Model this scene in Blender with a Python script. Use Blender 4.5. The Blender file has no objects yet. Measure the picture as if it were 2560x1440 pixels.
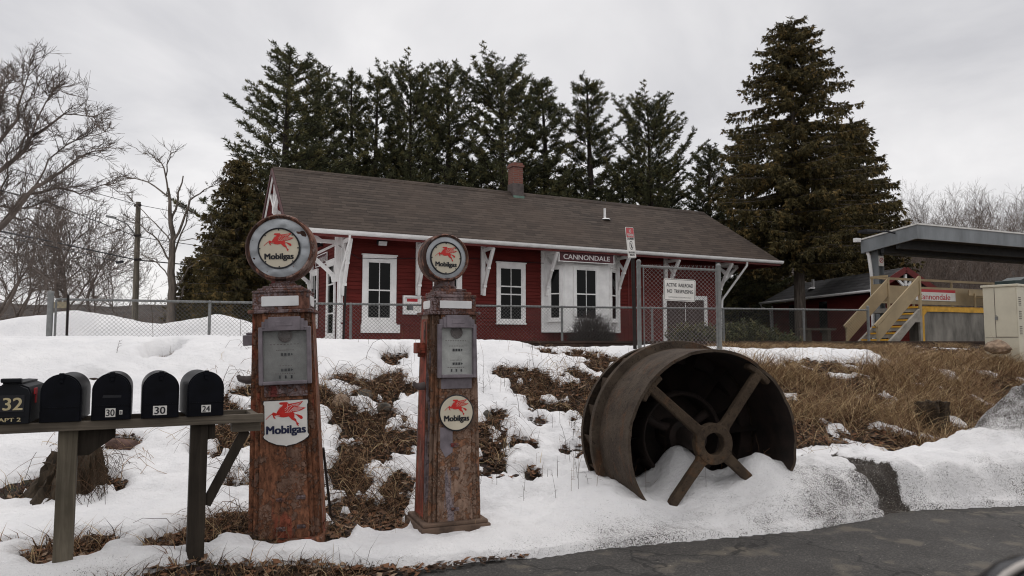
import bpy, bmesh, math, random
from mathutils import Vector, Matrix, noise

# ------------------------------------------------------------------ camera, sky, sun, exposure
SC = bpy.context.scene
COL = SC.collection
EYE = Vector((0.0, 0.0, 1.6))
FPX = 1850.0                      # focal length in pixels of the 2560 px wide photograph
PITCH = math.atan2(135.0, FPX)

cam_data = bpy.data.cameras.new("camera")
cam_data.sensor_width = 36.0
cam_data.lens = FPX / 2560.0 * 36.0
cam_data.clip_start = 0.05
cam_data.clip_end = 3000.0
cam_data.dof.use_dof = True
cam_data.dof.focus_distance = 8.0
cam_data.dof.aperture_fstop = 6.5
cam = bpy.data.objects.new("camera", cam_data)
COL.objects.link(cam)
cam.location = EYE
cam.rotation_euler = (math.pi / 2 + PITCH, 0, 0)
SC.camera = cam

SUN_EL, SUN_ROT = math.radians(52), math.radians(-35)
world = bpy.data.worlds.new("World")
SC.world = world
world.use_nodes = True
wt = world.node_tree
wt.nodes.clear()
def wn(t, **k):
    n = wt.nodes.new(t)
    for a, b in k.items(): setattr(n, a, b)
    return n
w_out = wn('ShaderNodeOutputWorld')
sky = wn('ShaderNodeTexSky', sky_type='NISHITA', sun_disc=False, sun_elevation=SUN_EL, sun_rotation=SUN_ROT)
bg_sky = wn('ShaderNodeBackground'); bg_sky.inputs[1].default_value = 0.08
wt.links.new(sky.outputs[0], bg_sky.inputs[0])
tc = wn('ShaderNodeTexCoord')
sep = wn('ShaderNodeSeparateXYZ'); wt.links.new(tc.outputs['Generated'], sep.inputs[0])
# overcast cloud deck: project the view direction on a flat layer, so that clouds shrink to the horizon
zc = wn('ShaderNodeMath', operation='ADD'); wt.links.new(sep.outputs['Z'], zc.inputs[0]); zc.inputs[1].default_value = 0.22
dx = wn('ShaderNodeMath', operation='DIVIDE'); wt.links.new(sep.outputs['X'], dx.inputs[0]); wt.links.new(zc.outputs[0], dx.inputs[1])
dy = wn('ShaderNodeMath', operation='DIVIDE'); wt.links.new(sep.outputs['Y'], dy.inputs[0]); wt.links.new(zc.outputs[0], dy.inputs[1])
cmb = wn('ShaderNodeCombineXYZ'); wt.links.new(dx.outputs[0], cmb.inputs[0]); wt.links.new(dy.outputs[0], cmb.inputs[1])
n1 = wn('ShaderNodeTexNoise'); n1.inputs['Scale'].default_value = 1.15; n1.inputs['Detail'].default_value = 6; n1.inputs['Roughness'].default_value = 0.52; n1.inputs['Distortion'].default_value = 0.5
wt.links.new(cmb.outputs[0], n1.inputs['Vector'])
cr = wn('ShaderNodeValToRGB')
cr.color_ramp.elements[0].position = 0.33; cr.color_ramp.elements[0].color = (0.60, 0.595, 0.615, 1)
cr.color_ramp.elements[1].position = 0.68; cr.color_ramp.elements[1].color = (0.95, 0.93, 0.925, 1)
wt.links.new(n1.outputs['Fac'], cr.inputs[0])
# CIE overcast: the zenith is brighter than the horizon
mr = wn('ShaderNodeMapRange'); mr.inputs[1].default_value = 0.45; mr.inputs[2].default_value = 1.0; mr.inputs[3].default_value = 1.0; mr.inputs[4].default_value = 1.75
wt.links.new(sep.outputs['Z'], mr.inputs[0])
bg_cl = wn('ShaderNodeBackground'); wt.links.new(cr.outputs[0], bg_cl.inputs[0]); wt.links.new(mr.outputs[0], bg_cl.inputs[1])
mx = wn('ShaderNodeMixShader'); mx.inputs[0].default_value = 0.93
wt.links.new(bg_sky.outputs[0], mx.inputs[1]); wt.links.new(bg_cl.outputs[0], mx.inputs[2]); wt.links.new(mx.outputs[0], w_out.inputs[0])

sun_data = bpy.data.lights.new("sun", 'SUN')
sun_data.energy = 0.5; sun_data.angle = math.radians(25); sun_data.color = (1, 0.96, 0.92)
sun = bpy.data.objects.new("sun", sun_data); COL.objects.link(sun)
sun.rotation_euler = (math.pi / 2 - SUN_EL, 0, math.radians(-35) + math.pi)
sun.location = (0, 0, 60)

SC.view_settings.view_transform = 'Standard'
SC.view_settings.look = 'None'
SC.view_settings.exposure = 0.07
SC.view_settings.gamma = 1.0
SC.view_settings.use_curve_mapping = False
SC.render.engine = 'CYCLES'
SC.cycles.max_bounces = 6
SC.cycles.filter_width = 1.1
SC.cycles.transparent_max_bounces = 12

# ------------------------------------------------------------------ helpers
R = math.radians
rng = random.Random(7)

def ray(px, py):
    vx, vz = (px - 1280.0) / FPX, (720.0 - py) / FPX
    c, s = math.cos(PITCH), math.sin(PITCH)
    return Vector((vx, c - vz * s, s + vz * c))
def at(px, py, Y):                       # the point on the sight line of a photo pixel at distance Y
    r = ray(px, py)
    return EYE + r * (Y / r.y)

def tag(o, label=None, cat=None, group=None, kind=None):
    if label: o['label'] = label
    if cat: o['category'] = cat
    if group: o['group'] = group
    if kind: o['kind'] = kind
    return o
def empty(name, loc=(0, 0, 0), rz=0.0, label=None, cat=None, group=None):
    o = bpy.data.objects.new(name, None); COL.objects.link(o)
    o.empty_display_size = 0.2
    o.location = loc; o.rotation_euler = (0, 0, rz)
    return tag(o, label, cat, group)
def copy_tree(o, parent=None):
    c = o.copy(); COL.objects.link(c)
    if parent is not None:
        c.parent = parent
    for ch in list(o.children): copy_tree(ch, c)
    return c

class MB:
    def __init__(s):
        s.v, s.f, s.m = [], [], []
        s.M = Matrix.Identity(4)
    def add(s, vs, fs, M=None, mi=0):
        k = len(s.v)
        T = s.M if M is None else s.M @ M
        s.v.extend(tuple(T @ Vector(p)) for p in vs)
        s.f.extend(tuple(i + k for i in f) for f in fs)
        s.m.extend([mi] * len(fs))
        return s
    def box(s, a, b, M=None, mi=0):      # two corners
        x0, y0, z0 = a; x1, y1, z1 = b
        if x0 > x1: x0, x1 = x1, x0
        if y0 > y1: y0, y1 = y1, y0
        if z0 > z1: z0, z1 = z1, z0
        vs = [(x0,y0,z0),(x1,y0,z0),(x1,y1,z0),(x0,y1,z0),(x0,y0,z1),(x1,y0,z1),(x1,y1,z1),(x0,y1,z1)]
        return s.add(vs, [(0,3,2,1),(4,5,6,7),(0,1,5,4),(1,2,6,5),(2,3,7,6),(3,0,4,7)], M, mi)
    def bar(s, p, q, w, h, up=(0,0,1), M=None, mi=0):    # a board from p to q, w across, h along up
        p, q = Vector(p), Vector(q); d = (q - p).normalized(); u = Vector(up)
        r = d.cross(u)
        if r.length < 1e-4: r = d.cross(Vector((1,0,0)))
        r.normalize(); u = r.cross(d).normalized()
        vs = []
        for c in (p, q):
            for a, b in ((-1,-1),(1,-1),(1,1),(-1,1)): vs.append(c + r*(a*w/2) + u*(b*h/2))
        return s.add(vs, [(0,1,2,3),(7,6,5,4),(0,4,5,1),(1,5,6,2),(2,6,7,3),(3,7,4,0)], M, mi)
    def tube(s, pts, r, n=8, cap=True, M=None, mi=0):
        pts = [Vector(p) for p in pts]
        rs = r if isinstance(r, (list, tuple)) else [r]*len(pts)
        vs, fs = [], []
        t0 = (pts[1]-pts[0]).normalized()
        a = t0.cross(Vector((0,0,1)))
        if a.length < 0.01: a = t0.cross(Vector((1,0,0)))
        a.normalize()
        for i, p in enumerate(pts):
            t = (pts[min(i+1,len(pts)-1)] - pts[max(i-1,0)])
            if t.length < 1e-9: t = t0
            t = t.normalized()
            a = a - t*a.dot(t)
            if a.length < 1e-6: a = t.orthogonal()
            a.normalize(); b = t.cross(a)
            for k in range(n):
                th = 2*math.pi*k/n
                vs.append(p + (a*math.cos(th) + b*math.sin(th))*rs[i])
        for i in range(len(pts)-1):
            for k in range(n):
                k2 = (k+1) % n
                fs.append((i*n+k, i*n+k2, (i+1)*n+k2, (i+1)*n+k))
        if cap and n > 2:
            fs.append(tuple(reversed(range(n)))); fs.append(tuple((len(pts)-1)*n+k for k in range(n)))
        return s.add(vs, fs, M, mi)
    def lathe(s, prof, n=32, M=None, mi=0, arc=None):      # profile of (r, z), turned about z
        vs, fs = [], []
        full = arc is None
        a0, a1 = (0, 2*math.pi) if full else arc
        cnt = n if full else n+1
        for r, z in prof:
            for k in range(cnt):
                th = a0 + (a1-a0)*k/n
                vs.append((r*math.cos(th), r*math.sin(th), z))
        for i in range(len(prof)-1):
            for k in range(n):
                k2 = (k+1) % cnt
                fs.append((i*cnt+k, i*cnt+k2, (i+1)*cnt+k2, (i+1)*cnt+k))
        return s.add(vs, fs, M, mi)
    def prism(s, poly, z0, z1, M=None, mi=0):              # outline in xy, extruded along z
        n = len(poly)
        ar = sum(poly[i][0]*poly[(i+1)%n][1] - poly[(i+1)%n][0]*poly[i][1] for i in range(n))
        if ar < 0: poly = poly[::-1]
        vs = [(x,y,z0) for x,y in poly] + [(x,y,z1) for x,y in poly]
        fs = [tuple(reversed(range(n))), tuple(range(n,2*n))]
        fs += [(i,(i+1)%n,n+(i+1)%n,n+i) for i in range(n)]
        return s.add(vs, fs, M, mi)
    def build(s, name, mats, parent=None, smooth=None, bevel=0.0, seg=2):
        me = bpy.data.meshes.new(name)
        me.from_pydata(s.v, [], s.f)
        if not isinstance(mats, (list, tuple)): mats = [mats]
        for m in mats: me.materials.append(m)
        if len(mats) > 1: me.polygons.foreach_set('material_index', s.m)
        if smooth:
            me.shade_smooth(); me.set_sharp_from_angle(angle=R(smooth))
        me.update()
        o = bpy.data.objects.new(name, me); COL.objects.link(o)
        if parent is not None: o.parent = parent
        if bevel > 0:
            b = o.modifiers.new('bevel', 'BEVEL'); b.width = bevel; b.segments = seg; b.limit_method = 'ANGLE'; b.angle_limit = R(40)
        return o

_txt = {}
def text_geo(txt, bold=0.0):
    key = (txt, bold)
    if key not in _txt:
        cu = bpy.data.curves.new("lettering", 'FONT'); cu.body = txt; cu.size = 1.0; cu.offset = bold
        cu.resolution_u = 4
        o = bpy.data.objects.new("lettering", cu); COL.objects.link(o)
        dg = bpy.context.evaluated_depsgraph_get(); dg.update()
        me = bpy.data.meshes.new_from_object(o.evaluated_get(dg))
        vs = [tuple(v.co) for v in me.vertices]; fs = [tuple(p.vertices) for p in me.polygons]
        COL.objects.unlink(o); bpy.data.objects.remove(o); bpy.data.curves.remove(cu); bpy.data.meshes.remove(me)
        x0 = min(v[0] for v in vs); x1 = max(v[0] for v in vs); y0 = min(v[1] for v in vs); y1 = max(v[1] for v in vs)
        _txt[key] = (vs, fs, x0, x1, y0, y1)
    return _txt[key]
def put_text(mb, txt, M, w, h=None, bold=0.0, mi=0, thick=0.0008):
    """letters centred on M's origin in its xy plane, w wide and h high"""
    vs, fs, x0, x1, y0, y1 = text_geo(txt, 0.0)
    bw = bold*1.6
    sx = w/(x1-x0+2*bw); sy = sx if h is None else h/(y1-y0+bw)
    offs = [(0, 0)] if bold <= 0 else [(-bw, bw*.4), (bw, -bw*.4), (0, 0), (-bw, -bw*.4), (bw, bw*.4)]
    for k, (ox, oy) in enumerate(offs):
        mb.add([((x+ox-(x0+x1)/2)*sx, (y+oy-(y0+y1)/2)*sy, thick+k*.0003) for x, y, z in vs], fs, M, mi)
def frame(o, x, z):                       # a matrix from origin, local x and local normal z
    x = Vector(x).normalized(); z = Vector(z).normalized(); y = z.cross(x).normalized(); x = y.cross(z)
    M = Matrix.Identity(4)
    for i in range(3):
        M[i][0], M[i][1], M[i][2], M[i][3] = x[i], y[i], z[i], o[i]
    return M
def round_rect(w, h, r, n=5):
    out = []
    for cx, cy, a in ((w/2-r,h/2-r,0),(-w/2+r,h/2-r,90),(-w/2+r,-h/2+r,180),(w/2-r,-h/2+r,270)):
        for k in range(n+1):
            t = R(a + 90*k/n); out.append((cx+r*math.cos(t), cy+r*math.sin(t)))
    return out
def circle(r, n=40, cx=0, cy=0): return [(cx+r*math.cos(2*math.pi*k/n), cy+r*math.sin(2*math.pi*k/n)) for k in range(n)]
def fbm(x, y, z=0.0, o=3):
    return noise.fractal(Vector((x, y, z)), 1.0, 2.0, o)
def sstep(a, b, x):
    t = max(0.0, min(1.0, (x-a)/(b-a))) if a != b else float(x > a)
    return t*t*(3-2*t)
def table(tab, x):
    if x <= tab[0][0]: return tab[0][1]
    for (x0, y0), (x1, y1) in zip(tab, tab[1:]):
        if x <= x1: return y0 + (y1-y0)*(x-x0)/(x1-x0)
    return tab[-1][1]

# ------------------------------------------------------------------ materials
def nmat(name):
    m = bpy.data.materials.new(name); m.use_nodes = True
    nt = m.node_tree; b = nt.nodes['Principled BSDF']
    return m, nt, b
def N(nt, t, ins=None, **k):
    n = nt.nodes.new(t)
    for a, v in k.items(): setattr(n, a, v)
    for a, v in (ins or {}).items():
        if hasattr(v, 'is_output') or isinstance(v, bpy.types.NodeSocket): nt.links.new(v, n.inputs[a])
        else: n.inputs[a].default_value = v
    return n
def ramp(nt, fac, stops, interp='LINEAR'):
    n = nt.nodes.new('ShaderNodeValToRGB'); n.color_ramp.interpolation = interp
    els = n.color_ramp.elements
    while len(els) < len(stops): els.new(0.5)
    for e, (p, c) in zip(els, stops):
        e.position = p; e.color = (c, c, c, 1) if isinstance(c, (int, float)) else (*c, 1)
    nt.links.new(fac, n.inputs[0]); return n.outputs[0]
def mixc(nt, fac, a, b, mode='MIX'):
    n = nt.nodes.new('ShaderNodeMix'); n.data_type = 'RGBA'; n.blend_type = mode
    for k, v in ((0, fac), (6, a), (7, b)):
        if isinstance(v, bpy.types.NodeSocket): nt.links.new(v, n.inputs[k])
        else: n.inputs[k].default_value = v if k == 0 else (*v, 1)
    return n.outputs[2]
def coords(nt, scale=(1,1,1), kind='Object'):
    t = nt.nodes.new('ShaderNodeTexCoord'); mp = nt.nodes.new('ShaderNodeMapping')
    nt.links.new(t.outputs[kind], mp.inputs[0]); mp.inputs['Scale'].default_value = scale
    return mp.outputs[0]
def noise_n(nt, vec, scale, detail=4, rough=0.55, dist=0.0):
    return N(nt, 'ShaderNodeTexNoise', {'Vector': vec, 'Scale': scale, 'Detail': detail, 'Roughness': rough, 'Distortion': dist}).outputs['Fac']
def bump(nt, b, height, strength=0.5, dist=0.01):
    n = N(nt, 'ShaderNodeBump', {'Height': height, 'Strength': strength, 'Distance': dist})
    nt.links.new(n.outputs[0], b.inputs['Normal'])
def mat(name, col, rough=0.6, metal=0.0, var=0.12, scale=6.0, bmp=0.0, bscale=60.0, stretch=(1,1,1), spec=0.4, col2=None, bdist=0.004):
    """a painted or natural surface with uneven colour and, if asked, a fine relief"""
    m, nt, b = nmat(name)
    v = coords(nt, stretch)
    f = noise_n(nt, v, scale, 5, 0.6)
    c2 = col2 or tuple(c*(1-2.2*var) for c in col)
    c = ramp(nt, f, [(0.3, c2), (0.68, tuple(min(1, x*(1+var)) for x in col))])
    nt.links.new(c, b.inputs['Base Color'])
    b.inputs['Roughness'].default_value = rough; b.inputs['Metallic'].default_value = metal
    b.inputs['Specular IOR Level'].default_value = spec
    if bmp > 0: bump(nt, b, noise_n(nt, v, bscale, 6, 0.65), bmp, bdist)
    return m

def mat_peeling(name, rust, paint, patch, amount=0.52, seed=0.0):
    """flaking paint over rust: curled chips with dark edges, runs of a second paint"""
    m, nt, b = nmat(name)
    v0 = coords(nt, (1,1,1)); 
    off = N(nt, 'ShaderNodeVectorMath', {0: v0, 1: (seed, seed*1.7, seed*.3)}, operation='ADD').outputs[0]
    vs = N(nt, 'ShaderNodeMapping', {'Vector': off, 'Scale': (1, 1, 0.45)}).outputs[0]
    wob = noise_n(nt, off, 14, 5, 0.7)
    big = noise_n(nt, vs, 5.5, 5, 0.62, 0.6)
    vor = N(nt, 'ShaderNodeTexVoronoi', {'Vector': off, 'Scale': 30.0, 'Randomness': 1.0}, feature='DISTANCE_TO_EDGE')
    wv = N(nt, 'ShaderNodeMixRGB', {'Fac': 0.10, 'Color1': off}); nt.links.new(N(nt, 'ShaderNodeTexNoise', {'Vector': off, 'Scale': 18.0}).outputs['Color'], wv.inputs['Color2'])
    nt.links.new(wv.outputs[0], vor.inputs['Vector'])
    crk0 = ramp(nt, vor.outputs['Distance'], [(0.02, 0.0), (0.11, 1.0)])
    cmask = ramp(nt, noise_n(nt, off, 7, 3, 0.5), [(0.45, 1.0), (0.60, 0.0)])
    crack = N(nt, 'ShaderNodeMath', {0: crk0, 1: cmask}, operation='MAXIMUM').outputs[0]
    s = N(nt, 'ShaderNodeMath', {0: big, 1: wob}, operation='ADD').outputs[0]
    chips = ramp(nt, s, [(amount*2-0.05, 0.0), (amount*2+0.01, 1.0)]) if False else ramp(nt, N(nt, 'ShaderNodeMath', {0: s, 1: 0.5}, operation='MULTIPLY').outputs[0], [(amount-0.015, 0.0), (amount+0.015, 1.0)])
    pm = N(nt, 'ShaderNodeMath', {0: chips, 1: crack}, operation='MULTIPLY').outputs[0]
    fine = noise_n(nt, vs, 38, 6, 0.7)
    rustc = ramp(nt, fine, [(0.30, tuple(x*.22 for x in rust)), (0.50, rust), (0.70, tuple(min(1, x*1.9) for x in rust))])
    paintc = ramp(nt, noise_n(nt, vs, 9, 5, 0.65), [(0.36, tuple(x*.42 for x in paint)), (0.62, paint)])
    run = ramp(nt, noise_n(nt, N(nt, 'ShaderNodeMapping', {'Vector': off, 'Scale': (5.0, 5.0, 0.8)}).outputs[0], 1.7, 3, 0.5), [(0.60, 0.0), (0.635, 1.0)])
    runc = ramp(nt, fine, [(0.3, tuple(x*.6 for x in patch)), (0.7, patch)])
    c = mixc(nt, pm, rustc, paintc)
    strk = noise_n(nt, N(nt, 'ShaderNodeMapping', {'Vector': off, 'Scale': (34.0, 34.0, 2.2)}).outputs[0], 1.0, 5, 0.7)
    c = mixc(nt, ramp(nt, strk, [(0.34, 0.45), (0.50, 0.0)]), c, tuple(x*.35 for x in rust))
    c = mixc(nt, run, c, runc)
    nt.links.new(c, b.inputs['Base Color'])
    b.inputs['Roughness'].default_value = 0.8; b.inputs['Specular IOR Level'].default_value = 0.25
    h = N(nt, 'ShaderNodeMath', {0: pm, 1: N(nt, 'ShaderNodeMath', {0: fine, 1: 0.5}, operation='MULTIPLY').outputs[0]}, operation='ADD').outputs[0]
    bump(nt, b, h, 1.0, 0.012)
    return m

def mat_wood(name, dark, light, axis=2, scale=1.0, wet=False):
    m, nt, b = nmat(name)
    st = [26*scale]*3; st[axis] = 1.6*scale
    v = coords(nt, tuple(st))
    g = noise_n(nt, v, 1.0, 6, 0.7, 1.2)
    big = noise_n(nt, coords(nt), 3.0, 3)
    c = ramp(nt, g, [(0.25, dark), (0.5, tuple((a+c)/2 for a, c in zip(dark, light))), (0.75, light)])
    c = mixc(nt, ramp(nt, big, [(0.35, 0.55), (0.65, 0.0)]), c, tuple(x*.5 for x in dark))
    nt.links.new(c, b.inputs['Base Color']); b.inputs['Roughness'].default_value = 0.8
    b.inputs['Specular IOR Level'].default_value = 0.2
    bump(nt, b, g, 0.5, 0.004)
    return m

def mat_shingle(name, cols, rowz, brickw, axis_x='X'):
    """asphalt shingles: rows follow the height, tabs run along local x (or y)"""
    m, nt, b = nmat(name)
    t = nt.nodes.new('ShaderNodeTexCoord'); sp = N(nt, 'ShaderNodeSeparateXYZ', {0: t.outputs['Object']})
    cb = N(nt, 'ShaderNodeCombineXYZ', {0: sp.outputs[axis_x], 1: sp.outputs['Z']})
    wob = N(nt, 'ShaderNodeTexNoise', {'Vector': cb.outputs[0], 'Scale': 0.7, 'Detail': 3.0})
    add = N(nt, 'ShaderNodeVectorMath', {0: cb.outputs[0], 1: N(nt, 'ShaderNodeVectorMath', {0: wob.outputs['Color'], 'Scale': 0.03}, operation='SCALE').outputs[0]}, operation='ADD')
    br = N(nt, 'ShaderNodeTexBrick', {'Vector': add.outputs[0], 'Scale': 1.0, 'Mortar Size': 0.003, 'Mortar Smooth': 0.2, 'Bias': 0.0, 'Brick Width': brickw, 'Row Height': rowz,
        'Color1': (*cols[0], 1), 'Color2': (*cols[1], 1), 'Mortar': (*cols[2], 1)}, offset=0.5)
    br.offset = 0.37; br.offset_frequency = 2; br.squash = 1.3; br.squash_frequency = 3
    f = noise_n(nt, t.outputs['Object'], 60, 4, 0.7)
    az = N(nt, 'ShaderNodeSeparateXYZ', {0: add.outputs[0]})
    fr_ = N(nt, 'ShaderNodeMath', {0: N(nt, 'ShaderNodeMath', {0: az.outputs['Y'], 1: rowz}, operation='DIVIDE').outputs[0]}, operation='FRACT').outputs[0]
    line = ramp(nt, fr_, [(0.10, 1.0), (0.30, 0.0)])  # shadow line of each shingle row, painted into the colour
    lv = ramp(nt, noise_n(nt, t.outputs['Object'], 5.0, 3, 0.7), [(0.38, 0.25), (0.58, 1.0)])
    lm = N(nt, 'ShaderNodeMath', {0: line, 1: lv}, operation='MULTIPLY').outputs[0]
    bc = mixc(nt, lm, br.outputs['Color'], cols[2])
    c = mixc(nt, ramp(nt, f, [(0.3, 0.45), (0.7, 0.0)]), bc, tuple(x*.45 for x in cols[0]))
    big = noise_n(nt, t.outputs['Object'], 0.45, 4, 0.6)
    c = mixc(nt, ramp(nt, big, [(0.35, 0.0), (0.7, 0.5)]), c, cols[3])
    nt.links.new(c, b.inputs['Base Color']); b.inputs['Roughness'].default_value = 0.9; b.inputs['Specular IOR Level'].default_value = 0.2
    bump(nt, b, N(nt, 'ShaderNodeMath', {0: br.outputs['Fac'], 1: -1.0}, operation='MULTIPLY').outputs[0], 0.6, 0.012)
    return m

def mat_plain(name, col, rough=0.5, metal=0.0, spec=0.4):
    m, nt, b = nmat(name)
    b.inputs['Base Color'].default_value = (*col, 1); b.inputs['Roughness'].default_value = rough
    b.inputs['Metallic'].default_value = metal; b.inputs['Specular IOR Level'].default_value = spec
    return m

M = {}
M['white_paint'] = mat('white_paint', (0.84, 0.83, 0.815), 0.5, var=0.06, scale=3, bmp=0.15, bscale=25)
M['red_board'] = mat('red_board', (0.124, 0.0195, 0.016), 0.75, spec=0.15, var=0.16, scale=2.2, bmp=0.2, bscale=40, stretch=(0.5, 0.5, 3))
M['red_trim'] = mat('red_trim', (0.15, 0.02, 0.018), 0.55, var=0.1)
M['dark_glass'] = mat_plain('dark_glass', (0.006, 0.0065, 0.0065), 0.06, spec=0.12)
M['rake_dark'] = mat('dark_rake_paint', (0.060, 0.012, 0.012), 0.6, var=0.1)
M['sign_maroon'] = mat('sign_maroon', (0.06, 0.008, 0.012), 0.5, var=0.1)
M['sign_white'] = mat('sign_white', (0.72, 0.70, 0.66), 0.45, var=0.05)
M['letter_black'] = mat_plain('letter_black', (0.012, 0.012, 0.016), 0.6)
M['letter_navy'] = mat_plain('letter_navy', (0.010, 0.014, 0.05), 0.5)
M['letter_grey'] = mat_plain('letter_grey', (0.62, 0.58, 0.57), 0.6)
M['emblem_red'] = mat('emblem_red', (0.56, 0.02, 0.014), 0.4, var=0.08, scale=30)
M['sign_red'] = mat('sign_red', (0.48, 0.015, 0.025), 0.4, var=0.08)
M['galv'] = mat('galvanised_steel', (0.20, 0.205, 0.20), 0.6, 0.2, var=0.12, scale=12)
M['wire'] = mat('wire', (0.13, 0.125, 0.12), 0.6, 0.1, var=0.2)
M['wire_red'] = mat('wire_warm', (0.27, 0.235, 0.23), 0.6, 0.1, var=0.2)
M['steel_dark'] = mat('dark_steel', (0.025, 0.018, 0.016), 0.7, 0.3, var=0.3)
def mat_rust(name, base, dark, orange):
    m, nt, b = nmat(name)
    v = coords(nt)
    f = noise_n(nt, v, 4.5, 6, 0.65); g = noise_n(nt, v, 34, 5, 0.75); o = noise_n(nt, coords(nt, (1.4, 3.0, 1.4)), 2.6, 6, 0.7, 0.6)
    c = ramp(nt, f, [(0.30, dark), (0.66, base)])
    c = mixc(nt, ramp(nt, o, [(0.54, 0.0), (0.66, 0.75)]), c, orange)
    c = mixc(nt, ramp(nt, g, [(0.34, 0.85), (0.46, 0.0)]), c, tuple(x*.5 for x in dark))
    c = mixc(nt, ramp(nt, g, [(0.60, 0.0), (0.72, 0.5)]), c, tuple(min(1, x*1.9) for x in base))
    nt.links.new(c, b.inputs['Base Color']); b.inputs['Roughness'].default_value = 0.85; b.inputs['Specular IOR Level'].default_value = 0.25
    bump(nt, b, g, 1.0, 0.015)
    return m
M['rust_cast'] = mat_rust('rusty_cast_iron', (0.085, 0.064, 0.046), (0.036, 0.025, 0.018), (0.105, 0.050, 0.024))
M['rust_arm'] = mat_rust('rusty_arm_iron', (0.080, 0.056, 0.036), (0.036, 0.024, 0.016), (0.120, 0.060, 0.028))
M['rail_rust'] = mat('rusty_rail', (0.055, 0.034, 0.026), 0.7, 0.3, var=0.25, scale=4)
M['mailbox_black'] = mat('mailbox_black', (0.0035, 0.004, 0.007), 0.42, 0.0, var=0.3, scale=9, spec=0.12)
M['mailbox_grey'] = mat('mailbox_plastic', (0.008, 0.009, 0.012), 0.55, var=0.2, spec=0.2)
M['gold'] = mat('gold_leaf_figure', (0.55, 0.46, 0.27), 0.45, var=0.1)
M['asphalt'] = None
M['concrete'] = mat('concrete', (0.30, 0.275, 0.235), 0.85, var=0.2, scale=3, bmp=0.4, bscale=30)
M['concrete_grey'] = mat('stained_concrete', (0.21, 0.195, 0.17), 0.9, var=0.28, scale=2.4, bmp=0.4, bscale=30, stretch=(1, 1, 0.35))
M['yellow'] = mat('yellow_edge_paint', (0.62, 0.33, 0.03), 0.6, var=0.16, scale=5)
M['tan_steel'] = mat('tan_painted_steel', (0.35, 0.265, 0.15), 0.5, var=0.1, scale=2)
M['canopy_grey'] = mat('blue_grey_steel', (0.215, 0.23, 0.24), 0.5, var=0.14, scale=2, stretch=(1, 1, 0.3))
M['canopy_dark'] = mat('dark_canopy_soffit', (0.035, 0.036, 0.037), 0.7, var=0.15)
M['cream_steel'] = mat('cream_cabinet_steel', (0.56, 0.52, 0.41), 0.45, var=0.06, scale=2)
M['dark_green'] = mat('dark_green_plastic', (0.008, 0.022, 0.022), 0.5, var=0.2)
M['stone_tan'] = mat('tan_boulder', (0.30, 0.215, 0.15), 0.85, var=0.3, scale=7, bmp=0.7, bscale=20, bdist=0.02)
M['stone_grey'] = mat('grey_rock', (0.10, 0.088, 0.072), 0.9, var=0.35, scale=8, bmp=0.8, bscale=25, bdist=0.02)
M['stone_red'] = mat('reddish_rock', (0.13, 0.075, 0.06), 0.9, var=0.3, scale=8, bmp=0.8, bscale=25, bdist=0.02)
M['bark_grey'] = mat('grey_bark', (0.155, 0.128, 0.106), 0.9, var=0.3, scale=3, bmp=0.9, bscale=7, stretch=(4, 4, 0.6), bdist=0.03)
M['bark_left'] = mat('thicket_bark', (0.125, 0.100, 0.085), 0.9, var=0.25, scale=1)
M['bark_far'] = mat('far_bark', (0.145, 0.110, 0.090), 0.9, var=0.25, scale=1)
M['bark_pine'] = mat('pine_bark', (0.04, 0.03, 0.025), 0.9, var=0.3, scale=3)
M['pole_wood'] = mat('weathered_pole', (0.155, 0.135, 0.105), 0.9, var=0.3, scale=4, stretch=(4, 4, 0.3))
M['wood_post'] = mat_wood('weathered_post_wood', (0.075, 0.063, 0.045), (0.21, 0.18, 0.135), 2)
M['wood_dark'] = mat_wood('dark_post_wood', (0.022, 0.017, 0.013), (0.062, 0.050, 0.038), 2)
M['wood_rail'] = mat_wood('grey_rail_wood', (0.060, 0.049, 0.038), (0.20, 0.168, 0.130), 0)
M['wood_stump'] = mat_wood('rotten_stump_wood', (0.008, 0.006, 0.004), (0.12, 0.088, 0.058), 2, 0.55)
M['copper_green'] = mat('copper_patina', (0.13, 0.21, 0.17), 0.7, var=0.15)
M['lead'] = mat('lead_flashing', (0.10, 0.08, 0.075), 0.7, var=0.2)
M['shingle'] = mat_shingle('station_shingles', ((0.100, 0.078, 0.064), (0.046, 0.036, 0.031), (0.010, 0.008, 0.007), (0.086, 0.062, 0.048)), 0.105, 0.42)
M['rust_shaded'] = mat('shaded_iron_interior', (0.022, 0.013, 0.010), 0.85, 0.0, var=0.3, scale=5, bmp=0.6, bscale=20, col2=(0.007, 0.005, 0.004))  # shade inside the casing, painted in as a near-black rust colour
M['shingle_grey'] = mat_shingle('shed_shingles', ((0.10, 0.097, 0.098), (0.055, 0.053, 0.055), (0.015, 0.015, 0.016), (0.07, 0.067, 0.066)), 0.16, 0.5, 'Y')
M['enamel'] = mat('grey_enamel_disc', (0.42, 0.44, 0.46), 0.35, 0.25, var=0.14, scale=5, bmp=0.35, bscale=7, bdist=0.02)
M['cream'] = mat('cream_enamel', (0.60, 0.54, 0.42), 0.3, var=0.09, scale=4)
M['blank'] = mat('blank_white_panel', (0.74, 0.735, 0.73), 0.4, var=0.05, scale=6, bmp=0.1, bscale=8)
M['dial_dark'] = mat('dark_dial_plate', (0.20, 0.20, 0.19), 0.5, var=0.2, scale=7)  # darker plate tone for the front pump's dial
M['dial'] = mat('grey_dial_plate', (0.40, 0.405, 0.385), 0.5, var=0.18, scale=7)
M['purple'] = mat('purple_grey_paint', (0.19, 0.163, 0.180), 0.6, var=0.2, scale=9, bmp=0.4, bscale=50)
M['peel_a'] = mat_peeling('peeling_pump_paint', (0.185, 0.078, 0.042), (0.25, 0.150, 0.108), (0.30, 0.085, 0.048), 0.52, 3.1)
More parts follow.
